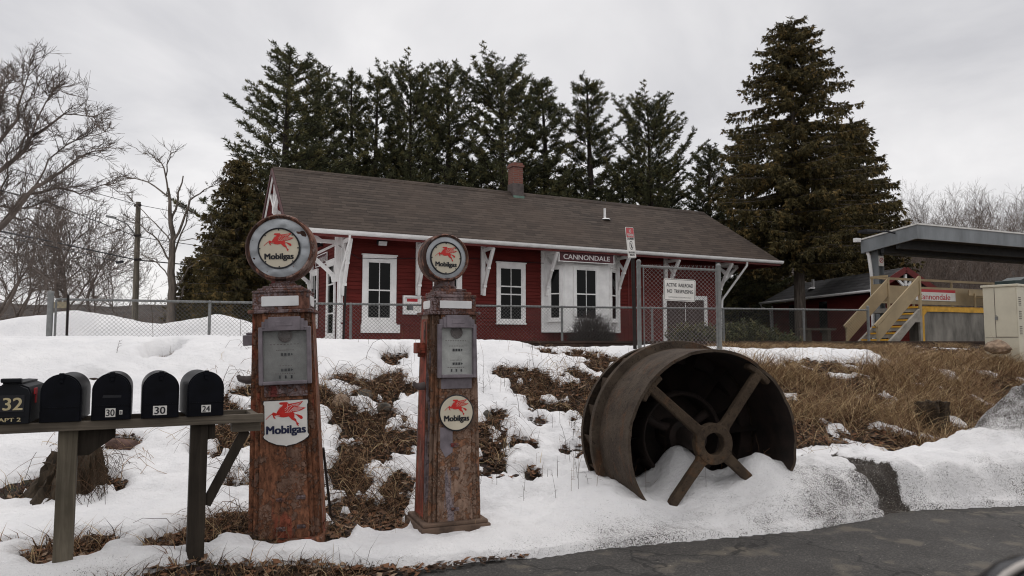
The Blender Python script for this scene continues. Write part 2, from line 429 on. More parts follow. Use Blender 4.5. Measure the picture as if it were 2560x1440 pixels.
M['peel_b'] = mat_peeling('flaking_pump_paint', (0.19, 0.092, 0.052), (0.29, 0.190, 0.138), (0.27, 0.22, 0.23), 0.48, 8.4)
M['peel_rim'] = mat_peeling('flaking_globe_rim', (0.17, 0.08, 0.055), (0.29, 0.20, 0.17), (0.06, 0.03, 0.022), 0.52, 1.2)
M['peel_red'] = mat_peeling('flaking_red_side', (0.15, 0.055, 0.032), (0.33, 0.075, 0.045), (0.26, 0.12, 0.09), 0.42, 5.0)
M['peel_head'] = mat_peeling('flaking_head_paint', (0.15, 0.07, 0.05), (0.26, 0.195, 0.195), (0.21, 0.05, 0.045), 0.48, 6.6)
M['car_black'] = mat_plain('car_black_gloss', (0.012, 0.012, 0.014), 0.25, spec=0.5)
M['chrome'] = mat_plain('chrome_edge', (0.42, 0.39, 0.36), 0.5, 0.6)
M['tie_wood'] = mat_wood('tie_wood', (0.02, 0.016, 0.013), (0.06, 0.048, 0.04), 0)

def mat_glass_dirty():
    m, nt, b = nmat('dusty_window_glass')
    b.inputs['Base Color'].default_value = (0.45, 0.46, 0.45, 1); b.inputs['Roughness'].default_value = 0.12
    f = noise_n(nt, coords(nt), 5, 5, 0.6)
    nt.links.new(ramp(nt, f, [(0.40, 0.02), (0.75, 0.14)]), b.inputs['Alpha'])
    return m
M['dusty_glass'] = mat_glass_dirty()

def mat_snow():
    m, nt, b = nmat('old_snow')
    v = coords(nt)
    at_ = N(nt, 'ShaderNodeAttribute', attribute_name='dirt').outputs['Fac']
    f = noise_n(nt, v, 2.0, 5, 0.6)
    base = ramp(nt, f, [(0.3, (0.72, 0.715, 0.72)), (0.7, (0.83, 0.82, 0.815))])
    sp = noise_n(nt, v, 105, 2, 0.8)
    cl = noise_n(nt, v, 1.9, 7, 0.72)
    a = N(nt, 'ShaderNodeMath', {0: sp, 1: N(nt, 'ShaderNodeMath', {0: cl, 1: 0.6}, operation='MULTIPLY').outputs[0]}, operation='ADD').outputs[0]
    thr = N(nt, 'ShaderNodeMapRange', {0: at_, 1: 0.0, 2: 1.0, 3: 1.15, 4: 0.60}).outputs[0]
    d = N(nt, 'ShaderNodeMath', {0: a, 1: thr}, operation='SUBTRACT').outputs[0]
    k = ramp(nt, d, [(0.0, 0.0), (0.11, 1.0)])
    grit = ramp(nt, noise_n(nt, v, 90, 3), [(0.35, (0.022, 0.019, 0.017)), (0.7, (0.085, 0.072, 0.06))])
    stain = mixc(nt, N(nt, 'ShaderNodeMath', {0: at_, 1: 0.30}, operation='MULTIPLY').outputs[0], base, (0.42, 0.38, 0.34))
    nt.links.new(mixc(nt, k, stain, grit), b.inputs['Base Color'])
    b.inputs['Roughness'].default_value = 0.9; b.inputs['Specular IOR Level'].default_value = 0.12
    h = N(nt, 'ShaderNodeMath', {0: noise_n(nt, v, 26, 6, 0.7), 1: N(nt, 'ShaderNodeMath', {0: noise_n(nt, v, 5, 4, 0.6), 1: 2.0}, operation='MULTIPLY').outputs[0]}, operation='ADD').outputs[0]
    bump(nt, b, h, 0.85, 0.022)
    return m
M['snow'] = mat_snow()
def mat_ground():
    m, nt, b = nmat('leaf_strewn_earth')
    v = coords(nt)
    f = noise_n(nt, v, 30, 6, 0.75); g = noise_n(nt, v, 3, 4)
    vo = N(nt, 'ShaderNodeTexVoronoi', {'Vector': v, 'Scale': 26.0})
    c = ramp(nt, f, [(0.3, (0.020, 0.014, 0.010)), (0.55, (0.075, 0.050, 0.034)), (0.8, (0.15, 0.105, 0.07))])
    c = mixc(nt, 0.35, c, vo.outputs['Color'], 'OVERLAY')
    hs = N(nt, 'ShaderNodeHueSaturation', {'Color': c, 'Saturation': 0.55}).outputs[0]
    c = mixc(nt, ramp(nt, g, [(0.35, 0.5), (0.65, 0.0)]), hs, (0.03, 0.022, 0.016))
    nt.links.new(c, b.inputs['Base Color']); b.inputs['Roughness'].default_value = 0.95; b.inputs['Specular IOR Level'].default_value = 0.1
    bump(nt, b, f, 1.0, 0.03)
    return m
M['earth'] = mat_ground()
def mat_asphalt():
    m, nt, b = nmat('worn_asphalt')
    v = coords(nt)
    f = noise_n(nt, v, 62, 4, 0.85); g = noise_n(nt, v, 1.2, 5, 0.65); st = noise_n(nt, v, 3.2, 3, 0.5)
    c = ramp(nt, f, [(0.34, (0.014, 0.0125, 0.0115)), (0.52, (0.045, 0.041, 0.037)), (0.68, (0.135, 0.122, 0.106))])
    c = mixc(nt, ramp(nt, g, [(0.4, 0.0), (0.7, 0.5)]), c, (0.030, 0.028, 0.027))
    c = mixc(nt, ramp(nt, st, [(0.56, 0.0), (0.66, 0.6)]), c, (0.135, 0.115, 0.088))
    vo = N(nt, 'ShaderNodeTexVoronoi', {'Vector': v, 'Scale': 13.0})
    c = mixc(nt, ramp(nt, vo.outputs['Distance'], [(0.05, 0.8), (0.085, 0.0)]), c, (0.30, 0.27, 0.23))
    cw = N(nt, 'ShaderNodeMixRGB', {'Fac': 0.35, 'Color1': v}); nt.links.new(N(nt, 'ShaderNodeTexNoise', {'Vector': v, 'Scale': 2.5, 'Detail': 5.0}).outputs['Color'], cw.inputs['Color2'])
    ce = N(nt, 'ShaderNodeTexVoronoi', {'Vector': cw.outputs[0], 'Scale': 1.1}, feature='DISTANCE_TO_EDGE')
    c = mixc(nt, ramp(nt, ce.outputs['Distance'], [(0.004, 0.85), (0.012, 0.0)]), c, (0.010, 0.009, 0.008))
    nt.links.new(c, b.inputs['Base Color'])
    nt.links.new(ramp(nt, g, [(0.3, 0.62), (0.7, 0.85)]), b.inputs['Roughness']); b.inputs['Specular IOR Level'].default_value = 0.3
    bump(nt, b, f, 0.7, 0.006)
    return m
M['asphalt'] = mat_asphalt()
M['ballast'] = mat('ballast_stone', (0.10, 0.086, 0.073), 0.9, var=0.4, scale=22, bmp=1.0, bscale=26, bdist=0.03)
def flat(name, col, rough=0.9):
    m = mat_plain(name, col, rough, spec=0.15); return m
STRAW = [flat('straw_tan', (0.31, 0.205, 0.115)), flat('straw_pale', (0.52, 0.39, 0.22)), flat('straw_brown', (0.18, 0.102, 0.058)), flat('straw_dark', (0.055, 0.034, 0.021))]
LEAF = [flat('leaf_brown', (0.13, 0.075, 0.047)), flat('leaf_rust', (0.18, 0.09, 0.050)), flat('leaf_pale', (0.27, 0.19, 0.13)), flat('leaf_dark', (0.045, 0.029, 0.021))]
NEEDLE_P = [flat('pine_needles', (0.105, 0.108, 0.055)), flat('pine_needles_dark', (0.060, 0.065, 0.038)), flat('pine_needles_olive', (0.155, 0.140, 0.062))]
NEEDLE_S = [flat('spruce_needles', (0.105, 0.084, 0.036)), flat('spruce_needles_dark', (0.058, 0.050, 0.025)), flat('spruce_needles_brown', (0.175, 0.122, 0.048))]
# ------------------------------------------------------------------ terrain
ROAD_EDGE = [(-12, 0.2), (-8, 2.2), (-3.1, 3.75), (-2.05, 4.35), (-1.5, 4.72), (-0.6, 5.15), (-0.23, 5.38), (0.7, 5.85), (2.5, 6.40), (3.3, 6.85), (3.8, 7.15), (5.0, 7.35), (8, 8.0), (30, 12.5)]
TOE = [(-12, 4.3), (-8, 5.2), (-4, 6.0), (-1.9, 6.4), (0, 6.7), (2.5, 7.7), (4, 8.6), (6, 9.5), (10, 11.2), (30, 19)]
TRK = math.atan(0.404)
def railY(x): return 13.08 + 0.404*x
FEN0, FEN1 = Vector((-9.22, 14.9, 0)), Vector((9.51, 20.0, 0))

def G(x, y):
    """height of the bare ground"""
    e = table(ROAD_EDGE, x); t0 = table(TOE, x); yt = railY(x) - 1.9
    z0 = 0.04 + 0.09*sstep(-0.9, -1.5, x) + 0.09*sstep(-1.6, -2.2, x) + 0.03*sstep(0.3, 1.2, x)
    if y < e - 0.15: return -0.03
    if y < t0:
        z = -0.03 + (z0+0.03)*sstep(e-0.15, min(t0, e+0.75-.30*sstep(-1.2, -1.9, x)), y)
    elif y < yt:
        t = (y-t0)/(yt-t0)
        z = z0 + (1.40-z0)*(0.65*t + 0.35*sstep(0, 1, t))
        z += 0.05*fbm(x*1.1, y*1.1)*sstep(0, .2, t)*sstep(1, .8, t)
    else:
        z = 1.40 + 0.06*sstep(yt, yt+0.7, y)
        z -= 0.31*sstep(railY(x)+3.0, railY(x)+4.6, y)
    return z
def hit(px, py):
    r = ray(px, py); t = 2.5
    while t < 60:
        p = EYE + r*(t/r.y)
        if p.z < G(p.x, p.y): return p
        t += 0.04
    return EYE + r*(60/r.y)

# bare spots in the snow: photo pixel of the middle and size, turned into ellipses lying on the slope
BARE_PX = [(355,935,48,55),(240,955,28,10),(580,920,55,60),(600,1010,50,45),(560,1110,80,62),(600,1215,40,28),(540,1330,95,40),
  (165,1392,115,40),(430,1378,95,30),(150,1235,170,40),(300,1120,50,25),(20,1380,40,10),
  (850,895,60,34),(980,905,36,24),(850,985,62,50),(975,975,62,42),(940,1085,85,66),(1010,1110,40,40),(870,1200,60,70),(900,1290,110,48),(990,1240,40,60),(830,1345,40,36),(715,1362,115,20),(1120,1330,80,8),(480,1392,60,14),(160,1425,80,22),(960,1325,60,20),
  (1310,905,92,34),(1425,915,110,40),(1360,990,85,46),(1290,945,60,20),(1460,975,60,45),(1225,1100,36,52),(1240,1160,30,24),(1310,1112,38,14),(1245,1045,26,16),(1330,1190,16,10),(1480,1040,30,40),
  (1560,940,90,50),(1180,1330,25,14)]
BARE = []
for cx, cy, rx, ry in BARE_PX:
    p = hit(cx, cy); q = hit(cx, cy-ry); s = hit(cx, cy+ry)
    BARE.append((p.x, (q.y+s.y)/2, rx*p.y/FPX, min(.42 if p.z > 1.2 else .7, max(0.06, (q.y-s.y)/2))))
MOUND = [((px-1280)/FPX*17.6, 1.6+(855-py)/FPX*17.6) for px, py in ((-400,800),(0,805),(60,797),(135,788),(200,778),(250,786),(330,802),(420,813),(480,801),(550,788),(610,803),(700,822),(790,842))]
PILE = [(-6,.06),(0,.09),(.5,.10),(1.0,.10),(1.5,.07),(2.1,.13),(2.6,.27),(3.1,.36),(3.7,.37),(4.6,.33),(5.4,.33),(7,.55),(10,.5)]

def snow_T(x, y):
    """(thickness of the snow, dirt)"""
    g = G(x, y); e = table(ROAD_EDGE, x); d = (y-e)*0.9
    n = fbm(x*0.55+7, y*0.55, 3, 3); m = fbm(x*2.1, y*2.1+4, 9, 3)
    T = 0.075 + 0.03*n + 0.025*m
    t0 = table(TOE, x); yt = railY(x)-1.9
    bank = sstep(t0-0.2, t0+0.6, y)*sstep(yt+0.1, yt-0.6, y)
    # worn thin on the slope between the pumps and the wheel
    wz = sstep(-2.6, -1.6, x)*sstep(3.2, 2.2, x)*bank
    T -= wz*(0.005 + 0.30*max(0, fbm(x*2.3+3, y*2.3, 1, 5)-0.06) + 0.08*max(0, fbm(x*6.5, y*6.5+2, 4, 3)-0.05))
    # deep cover of the left plateau, over the rails
    wl = sstep(-0.9, -3.6, x + 0.10*(y-9))*sstep(8.3, 10.5, y + (x+3)*-0.2)*sstep(24, 20, y)
    if wl > 0: T = max(T, (1.665+0.025*n+0.012*m - g)*wl)
    wc = sstep(0.9, -0.2, x)*sstep(yt-0.6, yt+0.5, y)*sstep(railY(x)+0.4, railY(x)-0.3, y)
    if wc > 0: T = max(T, (1.625+0.01*m - g)*wc)
    # ploughed mounds behind the fence
    if y > 13 and x < 0:
        hm = table(MOUND, x) + 0.05*m
        T = max(T, (hm-g)*math.exp(-((y-17.6)/1.05)**4)*sstep(-3.6, -5.0, x))
        T = max(T, (hm-0.25-g)*sstep(16.6, 17.6, y)*math.exp(-((y-17.9)/3.0)**2)*sstep(-3.6, -5.0, x))
    # track and beyond
    tb = sstep(railY(x)-1.25, railY(x)-0.75, y)*sstep(-1.2, 0.8, x)*sstep(railY(x)+4.5, railY(x)+3.0, y)
    T -= 0.6*tb
    if y > railY(x)+2.5: T -= 0.5*sstep(-4.0, -1.0, x)*sstep(60, 40, y)
    # right: the brown bank, ballast shoulder, a few strips of snow on top
    if -1.2 < x < 7: T = max(T, (0.055+.05*m)*sstep(-1.2,-.4,x)*sstep(6.7, 4.9, x+1.6*m)*sstep(yt-0.75-.02*x, yt-0.35-.02*x, y+.5*m)*sstep(railY(x)-0.75-.14*max(0,x), railY(x)-1.1-.14*max(0,x), y))
    TS = T*sstep(yt-0.75-.02*x, yt-0.35-.02*x, y+.5*m)*sstep(railY(x)-0.75-.14*max(0,x), railY(x)-1.1-.14*max(0,x), y)
    wr = sstep(2.9, 3.8, x + 0.25*n)*sstep(t0-0.25, t0+0.1, y+.3*m)
    top = sstep(yt-0.95, yt-0.55, y)*sstep(railY(x)-0.9, railY(x)-1.4, y)
    strip = top*sstep(6.3, 5.0, x + 0.8*m)
    T = T*(1-wr) - 0.30*wr
    if x < 6.6 and TS > .02: T = max(T, TS)
    if x > 99: T += 0.36*wr*sstep(0.05, 0.5, fbm(x*.9+5, y*2.0, 2, 2))*sstep(yt-1.7, yt-0.3, y)*sstep(railY(x)-0.9, railY(x)-1.3, y)
    if wr > .3 and y > t0+.3:
        pn = fbm(x*1.5+21, y*2.6, 3, 4)
        if pn > .40: T = max(T, min(.04, (pn-.40)*.35))
    # bare spots
    for bx, by, ba, bb in BARE:
        dx_, dy_ = (x-bx)/ba, (y-by)/bb
        if abs(dx_) < 1.9 and abs(dy_) < 1.9:
            q = math.sqrt(dx_*dx_+dy_*dy_)
            T -= 0.34*max(0.0, min(1.0, (1.08-q)*1.5))*(1.0 if by < 6.3 else sstep(-.34, -.10, fbm(x*3.3+9, y*3.3, 6, 4)))
    # road-side bank pushed up by the plough
    h = table(PILE, x)
    lo = table([(-3.2,.05),(-2.5,.22),(-2.0,.40),(-1.2,.36),(-.6,.20),(0,.08),(.3,0)], x)
    w = table([(-6,.66),(-.6,.62),(0,.60),(1,1.3),(2,1.7),(3,1.75),(4,1.7),(6,1.7),(10,2.5)], x)
    pr = sstep(lo, lo+0.16+0.35*h, d + 0.10*m + 0.05*fbm(x*4, y*4, 2, 2))*sstep(w+(0.10 if x < 0 else 0.35), (w-.12 if x < 0 else w*0.5), d)
    if x < 0.2 and d < lo: T = min(T, -0.05)
    lump = 1 + 0.25*m + 0.12*fbm(x*4.5, y*4.5, 8, 2)
    keep = 1.0
    for bx, by, ba, bb in ((-1.9,5.72,0.85,0.22),(-0.85,5.9,.55,.22)):
        keep *= 1
    T = max(T if x < 0.6 else T - 0.0, h*pr*lump if pr > 0.02 else -1)
    if d < 0.0: T = min(T, -0.05)
    # heap inside and around the wheel
    T += 0.46*math.exp(-((x-1.62)/0.26)**2-((y-7.30)/0.34)**2) + 0.27*math.exp(-((x-2.30)/0.33)**2-((y-7.15)/0.3)**2) + 0.20*math.exp(-((x-0.78)/0.42)**2-((y-7.0)/0.5)**2)
    T -= 0.045*math.exp(-((x-1.38)/0.28)**2-((y-6.5)/0.25)**2)
    # far right: the grey heap
    gh = math.exp(-((x-6.35)/1.05)**2-((y-8.75)/0.75)**2)
    T += 0.62*gh*(1+0.3*m) + gh*(0.10*fbm(x*3.5, y*3.5, 4, 5))
    # grit washed off the road
    dirt = 0.0
    if d < 2.6: dirt = max(dirt, 0.42*sstep(0.9, 0.0, d) + 0.17*sstep(2.6, 1.0, d)*sstep(-0.5, 1.5, x))
    dirt = max(dirt, 0.84*min(1, gh*1.9))
    # black sand streak running down between the two heaps
    bx = 3.42 - 0.42*(y-7.5); q = math.sqrt(((x-bx)/0.26)**2 + ((y-7.55)/0.62)**2) + 0.4*m + 0.55*fbm(x*4.5, y*4.5, 1, 4)
    k = sstep(1.25, 0.75, q)
    dirt = max(dirt, 2.2*k); T -= 0.07*k
    q2 = math.sqrt(((x-2.95)/0.35)**2 + ((y-7.1)/0.28)**2) + 0.5*m
    dirt = max(dirt, 0.42*sstep(1.3, 0.5, q2))
    dirt += 0.25*max(0, n)*sstep(1.5, .2, d)
    T += 0.016*fbm(x*8, y*8, 3, 3)
    if y < 9.5 and T > 0.03: T += 0.012*fbm(x*13, y*13, 6, 2) - 0.05*max(0.0, fbm(x*3.4+11, y*3.4, 8, 3)-0.16)
    return T, dirt

def spaced(segs):
    out = []
    for a, b, st in segs:
        n = max(1, round((b-a)/st)); out += [a+(b-a)*i/n for i in range(n)]
    out.append(segs[-1][1]); return out

def grid_mesh(name, xs, ys, zf, mats, keep=None, attr=None):
    nx, ny = len(xs), len(ys)
    zs = [[zf(x, y) for x in xs] for y in ys]
    vs = [(xs[i], ys[j], zs[j][i]) for j in range(ny) for i in range(nx)]
    fs = []
    for j in range(ny-1):
        for i in range(nx-1):
            if keep is None or keep(i, j): fs.append((j*nx+i, j*nx+i+1, (j+1)*nx+i+1, (j+1)*nx+i))
    if keep is not None:
        used = sorted({k for f in fs for k in f}); mp = {k: i for i, k in enumerate(used)}
        vs = [vs[k] for k in used]; fs = [tuple(mp[k] for k in f) for f in fs]
    else: used = range(len(vs))
    me = bpy.data.meshes.new(name); me.from_pydata(vs, [], fs); me.materials.append(mats)
    if attr is not None:
        a = me.attributes.new('dirt', 'FLOAT', 'POINT'); a.data.foreach_set('value', [attr[k//nx][k % nx] for k in used])
    me.shade_smooth(); me.update()
    o = bpy.data.objects.new(name, me); COL.objects.link(o)
    return o

gx = spaced([(-700,-60,80),(-60,-14,4),(-14,-6,.4),(-6,8,.12),(8,16,.4),(16,60,4),(60,700,80)])
gy = spaced([(-60,0,6),(0,3,.5),(3,14,.12),(14,26,.4),(26,70,4),(70,900,90)])
ground = grid_mesh('ground', gx, gy, G, M['earth']); tag(ground, 'brown earth bank strewn with dead leaves below the tracks', 'ground', kind='structure')
# the road: a flat sheet whose far edge follows the snow bank
rd = MB(); ex = [-40] + [i*0.5 for i in range(-24, 61)] + [60]
rv = [(x, -40, 0.0) for x in ex] + [(x, table(ROAD_EDGE, x) + (0.24*sstep(-1.5, -0.5, x) - 0.14*sstep(-0.5, -1.5, x)) + 0.05*fbm(x*2, 1), 0.004) for x in ex]
nE = len(ex)
rd.add(rv, [(i, i+1, nE+i+1, nE+i) for i in range(nE-1)])
tag(rd.build('road', M['asphalt']), 'dark worn asphalt road edge in front of the snow', 'road', kind='structure')

sx = spaced([(-60,-14,2.5),(-14,-6,.16),(-6,-4.2,.07),(-4.2,7.6,.042),(7.6,10,.09),(10,20,.5)])
sy = spaced([(2.4,3.6,.15),(3.6,9.6,.042),(9.6,13.5,.07),(13.5,20,.14),(20,60,2.0)])
ST = [[snow_T(x, y) for x in sx] for y in sy]
def _sz():
    out = []
    for j, y in enumerate(sy):
        row = []
        for i, x in enumerate(sx):
            T = ST[j][i][0]; g = G(x, y)
            if T > 0: row.append(g + (T if T > .3 else .3*(T/.3)**.92))
            else: row.append(g - 0.03 + max(T, -0.05)*0.5)
        out.append(row)
    return out
SZ = _sz()
ix = {x: i for i, x in enumerate(sx)}; iy = {y: j for j, y in enumerate(sy)}
snow = grid_mesh('snow', sx, sy, lambda x, y: SZ[iy[y]][ix[x]], M['snow'],
    keep=lambda i, j: max(ST[j][i][0], ST[j][i+1][0], ST[j+1][i][0], ST[j+1][i+1][0]) > 0.0,
    attr=[[c[1] for c in r] for r in ST])
tag(snow, 'melting white snow cover with grit along the road', 'snow', kind='structure')
import bisect
def bare_at(x, y):
    i = min(len(sx)-2, max(0, bisect.bisect(sx, x)-1)); j = min(len(sy)-2, max(0, bisect.bisect(sy, y)-1))
    return ST[j][i][0]
def top_at(x, y):
    i = min(len(sx)-2, max(0, bisect.bisect(sx, x)-1)); j = min(len(sy)-2, max(0, bisect.bisect(sy, y)-1))
    return max(G(x, y), SZ[j][i])

# hills far behind
def hill(name, xs, ys, f, label):
    o = grid_mesh(name, xs, ys, f, M['hill']); tag(o, label, 'hill', kind='structure'); return o
M['hill'] = mat('wooded_hillside', (0.060, 0.047, 0.040), 0.95, var=0.3, scale=0.5, bmp=0.8, bscale=2, bdist=0.4, col2=(0.018, 0.014, 0.012))
hill('hills', spaced([(-260,40,5)]), spaced([(95,230,6)]), lambda x, y: 0.8 + 10.5*sstep(95, 150, y)*(0.75+0.25*fbm(x*.015, 2))*sstep(40, -30, x) + 0.9*fbm(x*.22, y*.2, 0, 4)*sstep(98, 120, y), 'low brown wooded hills far left')
hill('hills', spaced([(10,240,5)]), spaced([(52,190,5)]), lambda x, y: 0.9 + 15*sstep(52, 125, y)*sstep(10, 55, x) + 0.7*fbm(x*.3, y*.3, 0, 4)*sstep(55, 65, y), 'brown hillside rising behind the platform')

# ------------------------------------------------------------------ railway
track = empty('railway_track', (3.27, 14.4, 1.45), TRK, 'rusty railway track passing between snow bank and wire fence', 'railway track')
for off in (0.0, 1.5):
    mb = MB()
    prof = [(-.07,0),(.07,0),(.07,.012),(.012,.03),(.012,.12),(.036,.135),(.036,.168),(-.036,.168),(-.036,.135),(-.012,.12),(-.012,.03),(-.07,.012)]
    Mx = Matrix(((0,0,1,-30),(1,0,0,off),(0,1,0,0),(0,0,0,1)))
    mb.prism(prof, 0, 75, Mx)
    mb.build('rail', M['rail_rust'], track)
for k in range(84):
    mb = MB(); mb.box((-20+k*0.52-0.11, -0.5, -0.14), (-20+k*0.52+0.11, 2.0, -0.002)); 
    if k == 0: tie0 = mb.build('tie', M['tie_wood'], track, bevel=0.012)
    else:
        c = tie0.copy(); COL.objects.link(c); c.parent = track; c.location = (k*0.52, 0, rng.uniform(-.01, 0))
# ballast stones on the shoulder
bal = MB()
for _ in range(5200):
    x = rng.uniform(-0.5, 14); y = railY(x) - rng.uniform(0.15, 1.7)**1.0
    if bare_at(x, y) > 0 or (y < railY(x)-1.3 and rng.random() < .6): continue
    s = rng.uniform(0.02, 0.05); z = G(x, y)
    pts = [Vector((rng.uniform(-1,1), rng.uniform(-1,1), rng.uniform(-.6,.8)))*s for _ in range(2)]
    a = rng.uniform(0, 6.3)
    v8 = [(x+s*math.cos(a+k*1.57)*rng.uniform(.6,1.1), y+s*math.sin(a+k*1.57)*rng.uniform(.6,1.1), z-.01) for k in range(4)] + [(x+.6*s*math.cos(a+k*1.57)*rng.uniform(.5,1.1), y+.6*s*math.sin(a+k*1.57)*rng.uniform(.5,1.1), z+s*rng.uniform(.4,1)) for k in range(4)]
    bal.add(v8, [(4,5,6,7),(0,1,5,4),(1,2,6,5),(2,3,7,6),(3,0,4,7)])
tag(bal.build('ballast', M['ballast']), 'grey brown crushed stone ballast beside the rail', 'ballast', kind='stuff')

# ------------------------------------------------------------------ leaf litter, dead grass, weeds
lf = MB()
def leaf(x, y, s, mi):
    z = max(G(x, y), 0) + rng.uniform(0.0, 0.03)
    a = rng.uniform(0, 6.3); tx, ty = rng.uniform(-.7, .7), rng.uniform(-.7, .7)
    c, sn = math.cos(a), math.sin(a)
    def q(u, v, w): return (x+(u*c-v*sn)*s, y+(u*sn+v*c)*s, z+(w+u*tx*.5+v*ty*.5)*s+s*.25)
    lf.add([q(-1,0,.15), q(-.1,-.5,0), q(.9,0,.2), q(-.1,.5,rng.uniform(0,.4))], [(0,1,2),(0,2,3)], None, mi)
cnt = 0
while cnt < 30000:
    if rng.random() < 0.55: x, y = rng.uniform(-4.2, 3.6), rng.uniform(4.2, 12.4)
    else: x, y = rng.uniform(2.6, 9.5), rng.uniform(7.6, 16)
    if y > railY(x)-1.3 or y < table(ROAD_EDGE, x)+0.05 or bare_at(x, y) > 0.0: 
        if rng.random() < 0.997 or y < table(ROAD_EDGE, x)+0.05: continue
    cnt += 1
    leaf(x, y, rng.uniform(.018, .05), rng.choices((0,1,2,3), (5,4,1.5,5))[0])
tag(lf.build('leaf_litter', LEAF), 'dead brown leaves in the bare patches of the bank', 'leaves', kind='stuff')

gr = MB()
def blade(x, y, h, lean, mi, w=.0045):
    z = max(G(x, y), 0.0) - 0.01; a = rng.uniform(0, 6.3); b = rng.uniform(0, 6.3)
    dx_, dy_ = math.cos(b)*lean, math.sin(b)*lean
    wx, wy = math.cos(a)*w, math.sin(a)*w
    p = [(0,0,0),(dx_*.35,dy_*.35,h*.55),(dx_, dy_, h*rng.uniform(.75,1.0))]
    gr.add([(x-wx,y-wy,z),(x+wx,y+wy,z),(x+p[1][0]+wx*.8,y+p[1][1]+wy*.8,z+p[1][2]),(x+p[1][0]-wx*.8,y+p[1][1]-wy*.8,z+p[1][2]),(x+p[2][0],y+p[2][1],z+p[2][2])], [(0,1,2,3),(3,2,4)], None, mi)
cnt = 0
while cnt < 42000:
    x, y = rng.uniform(2.6, 10), rng.uniform(7.4, 16)
    if y > railY(x)-1.0 or bare_at(x, y) > 0.0: continue
    dn = fbm(x*.9, y*.9, 4, 3)
    if dn < rng.uniform(-.30, .34): continue
    cnt += 1
    big = rng.random() < 0.38 and y < railY(x)-2.6
    h = rng.uniform(.08, .2) if not big else rng.uniform(.2, .5)
    blade(x, y, h, h*rng.uniform(.3, 2.6), rng.choices((0,1,2,3), (5,4,4,1) if dn > 0 else (3,2,6,2))[0], rng.uniform(.0022, .0045))
for _ in range(60000):
    x, y = rng.uniform(-4.4, 2.9), rng.uniform(4.0, 12.3) if rng.random() < .8 else rng.uniform(4.0, 5.2)
    if y < table(ROAD_EDGE, x)-0.25 or (y < table(ROAD_EDGE, x)+0.3*sstep(-1.6,-.5,x) and x > -1.4) or bare_at(x, y) > -0.005: continue
    h = rng.uniform(.03, .14) if rng.random() < .8 else rng.uniform(.12, .26); blade(x, y, h, h*rng.uniform(.3, 1.6), rng.choices((0,1,2,3), (3,1,5,5))[0], rng.uniform(.002, .004))
tag(gr.build('dead_grass', STRAW), 'matted dry tan grass on the bare bank', 'dead grass', kind='stuff')

# green blades at the foot of the first pump
M['grass_green'] = flat('grass_green', (0.055, 0.085, 0.028))

br = MB()
def bramble(x, y, L, mi, r=.003, rise=.25):
    z = max(G(x, y), 0); a = rng.uniform(0, 6.3); pts = []; n = 6
    tw = rng.uniform(-1.6, 1.6)
    for k in range(n):
        t = k/(n-1); aa = a + tw*t
        pts.append((x+math.cos(aa)*L*t, y+math.sin(aa)*L*t*.7, z + rise*L*4*t*(1-t)*rng.uniform(.7,1.2) + .02 + (G(x+math.cos(aa)*L*t, y+math.sin(aa)*L*t*.7)-G(x, y))))
    br.tube(pts, [r*(1-.6*k/(n-1)) for k in range(n)], 3, False, None, mi)
for cx, cy, rx, ry, n in ((575,935,60,60,60),(565,1110,75,60,90),(850,990,70,60,90),(970,975,60,40,70),(930,1090,100,70,150),(880,1190,70,80,140),(960,1260,80,60,70),(1360,985,80,50,80),(1420,930,110,50,60),(230,1180,120,60,90),(600,1215,50,20,50),(1235,1120,40,60,50),(540,1320,90,30,40),(1470,1060,40,60,30)):
    for _ in range(int(n*1.5)):
        p = hit(cx+rng.gauss(0, .5)*rx, cy+rng.gauss(0, .5)*ry)
        bramble(p.x, p.y, rng.uniform(.12, .5), rng.choices((0,1,2,3), (2,.6,4,7))[0], rng.uniform(.0018, .0036), rng.uniform(.1, .6))
for _ in range(1500):
    x, y = rng.uniform(3.2, 9.5), rng.uniform(8.4, 15)
    if y > railY(x)-1.2 or y < table(TOE, x)-.1: continue
    if y > railY(x)-2.8: continue
    bramble(x, y, rng.uniform(.25, .8), rng.choices((0,1,2,3), (4,3,4,1))[0], rng.uniform(.0018, .0034), rng.uniform(.15, .5))
tag(br.build('brambles', STRAW), 'tangled dry bramble canes over the leaf patches', 'brambles', kind='stuff')

wd = MB()
def weed(x, y, h, r=.0035, mi=3, twigs=5):
    z = top_at(x, y) - .05; a = rng.uniform(0, 6.3); ln = rng.uniform(0, .25)*h
    tip = (x+math.cos(a)*ln, y+math.sin(a)*ln, z+h)
    mid = (x+math.cos(a)*ln*.3, y+math.sin(a)*ln*.3, z+h*.5)
    wd.tube([(x,y,z), mid, tip], [r, r*.8, r*.4], 3, False, None, mi)
    for _ in range(twigs):
        t = rng.uniform(.35, 1); b = rng.uniform(0, 6.3); L = rng.uniform(.03, .12)*min(1.5, h+.4)
        p = (x+math.cos(a)*ln*t, y+math.sin(a)*ln*t, z+h*t)
        wd.tube([p, (p[0]+math.cos(b)*L, p[1]+math.sin(b)*L, p[2]+L*rng.uniform(-.4, .9))], [r*.6, r*.4], 3, False, None, mi)
for px, py, h in ((382,880,.75),(528,850,.5),(600,880,.55),(470,855,.3),(290,915,.2),(690,860,.5),(860,868,.5),(1330,890,.3),(1440,1010,.5),(1285,1000,.4),(1300,1060,.45),(1260,980,.4),(1350,1085,.35),(1400,1080,.4),(1430,1120,.45),(1420,1160,.35),(1460,1090,.5),(1310,1185,.12),(1900,880,.45),(1990,895,.3),(2080,905,.4),(2170,900,.4),(830,1020,.3),(880,1040,.4),(940,1020,.35),(1210,1000,.3),(1240,1060,.3),(700,1190,.3),(1955,870,.3)):
    p = hit(px, py); weed(p.x, p.y, h)
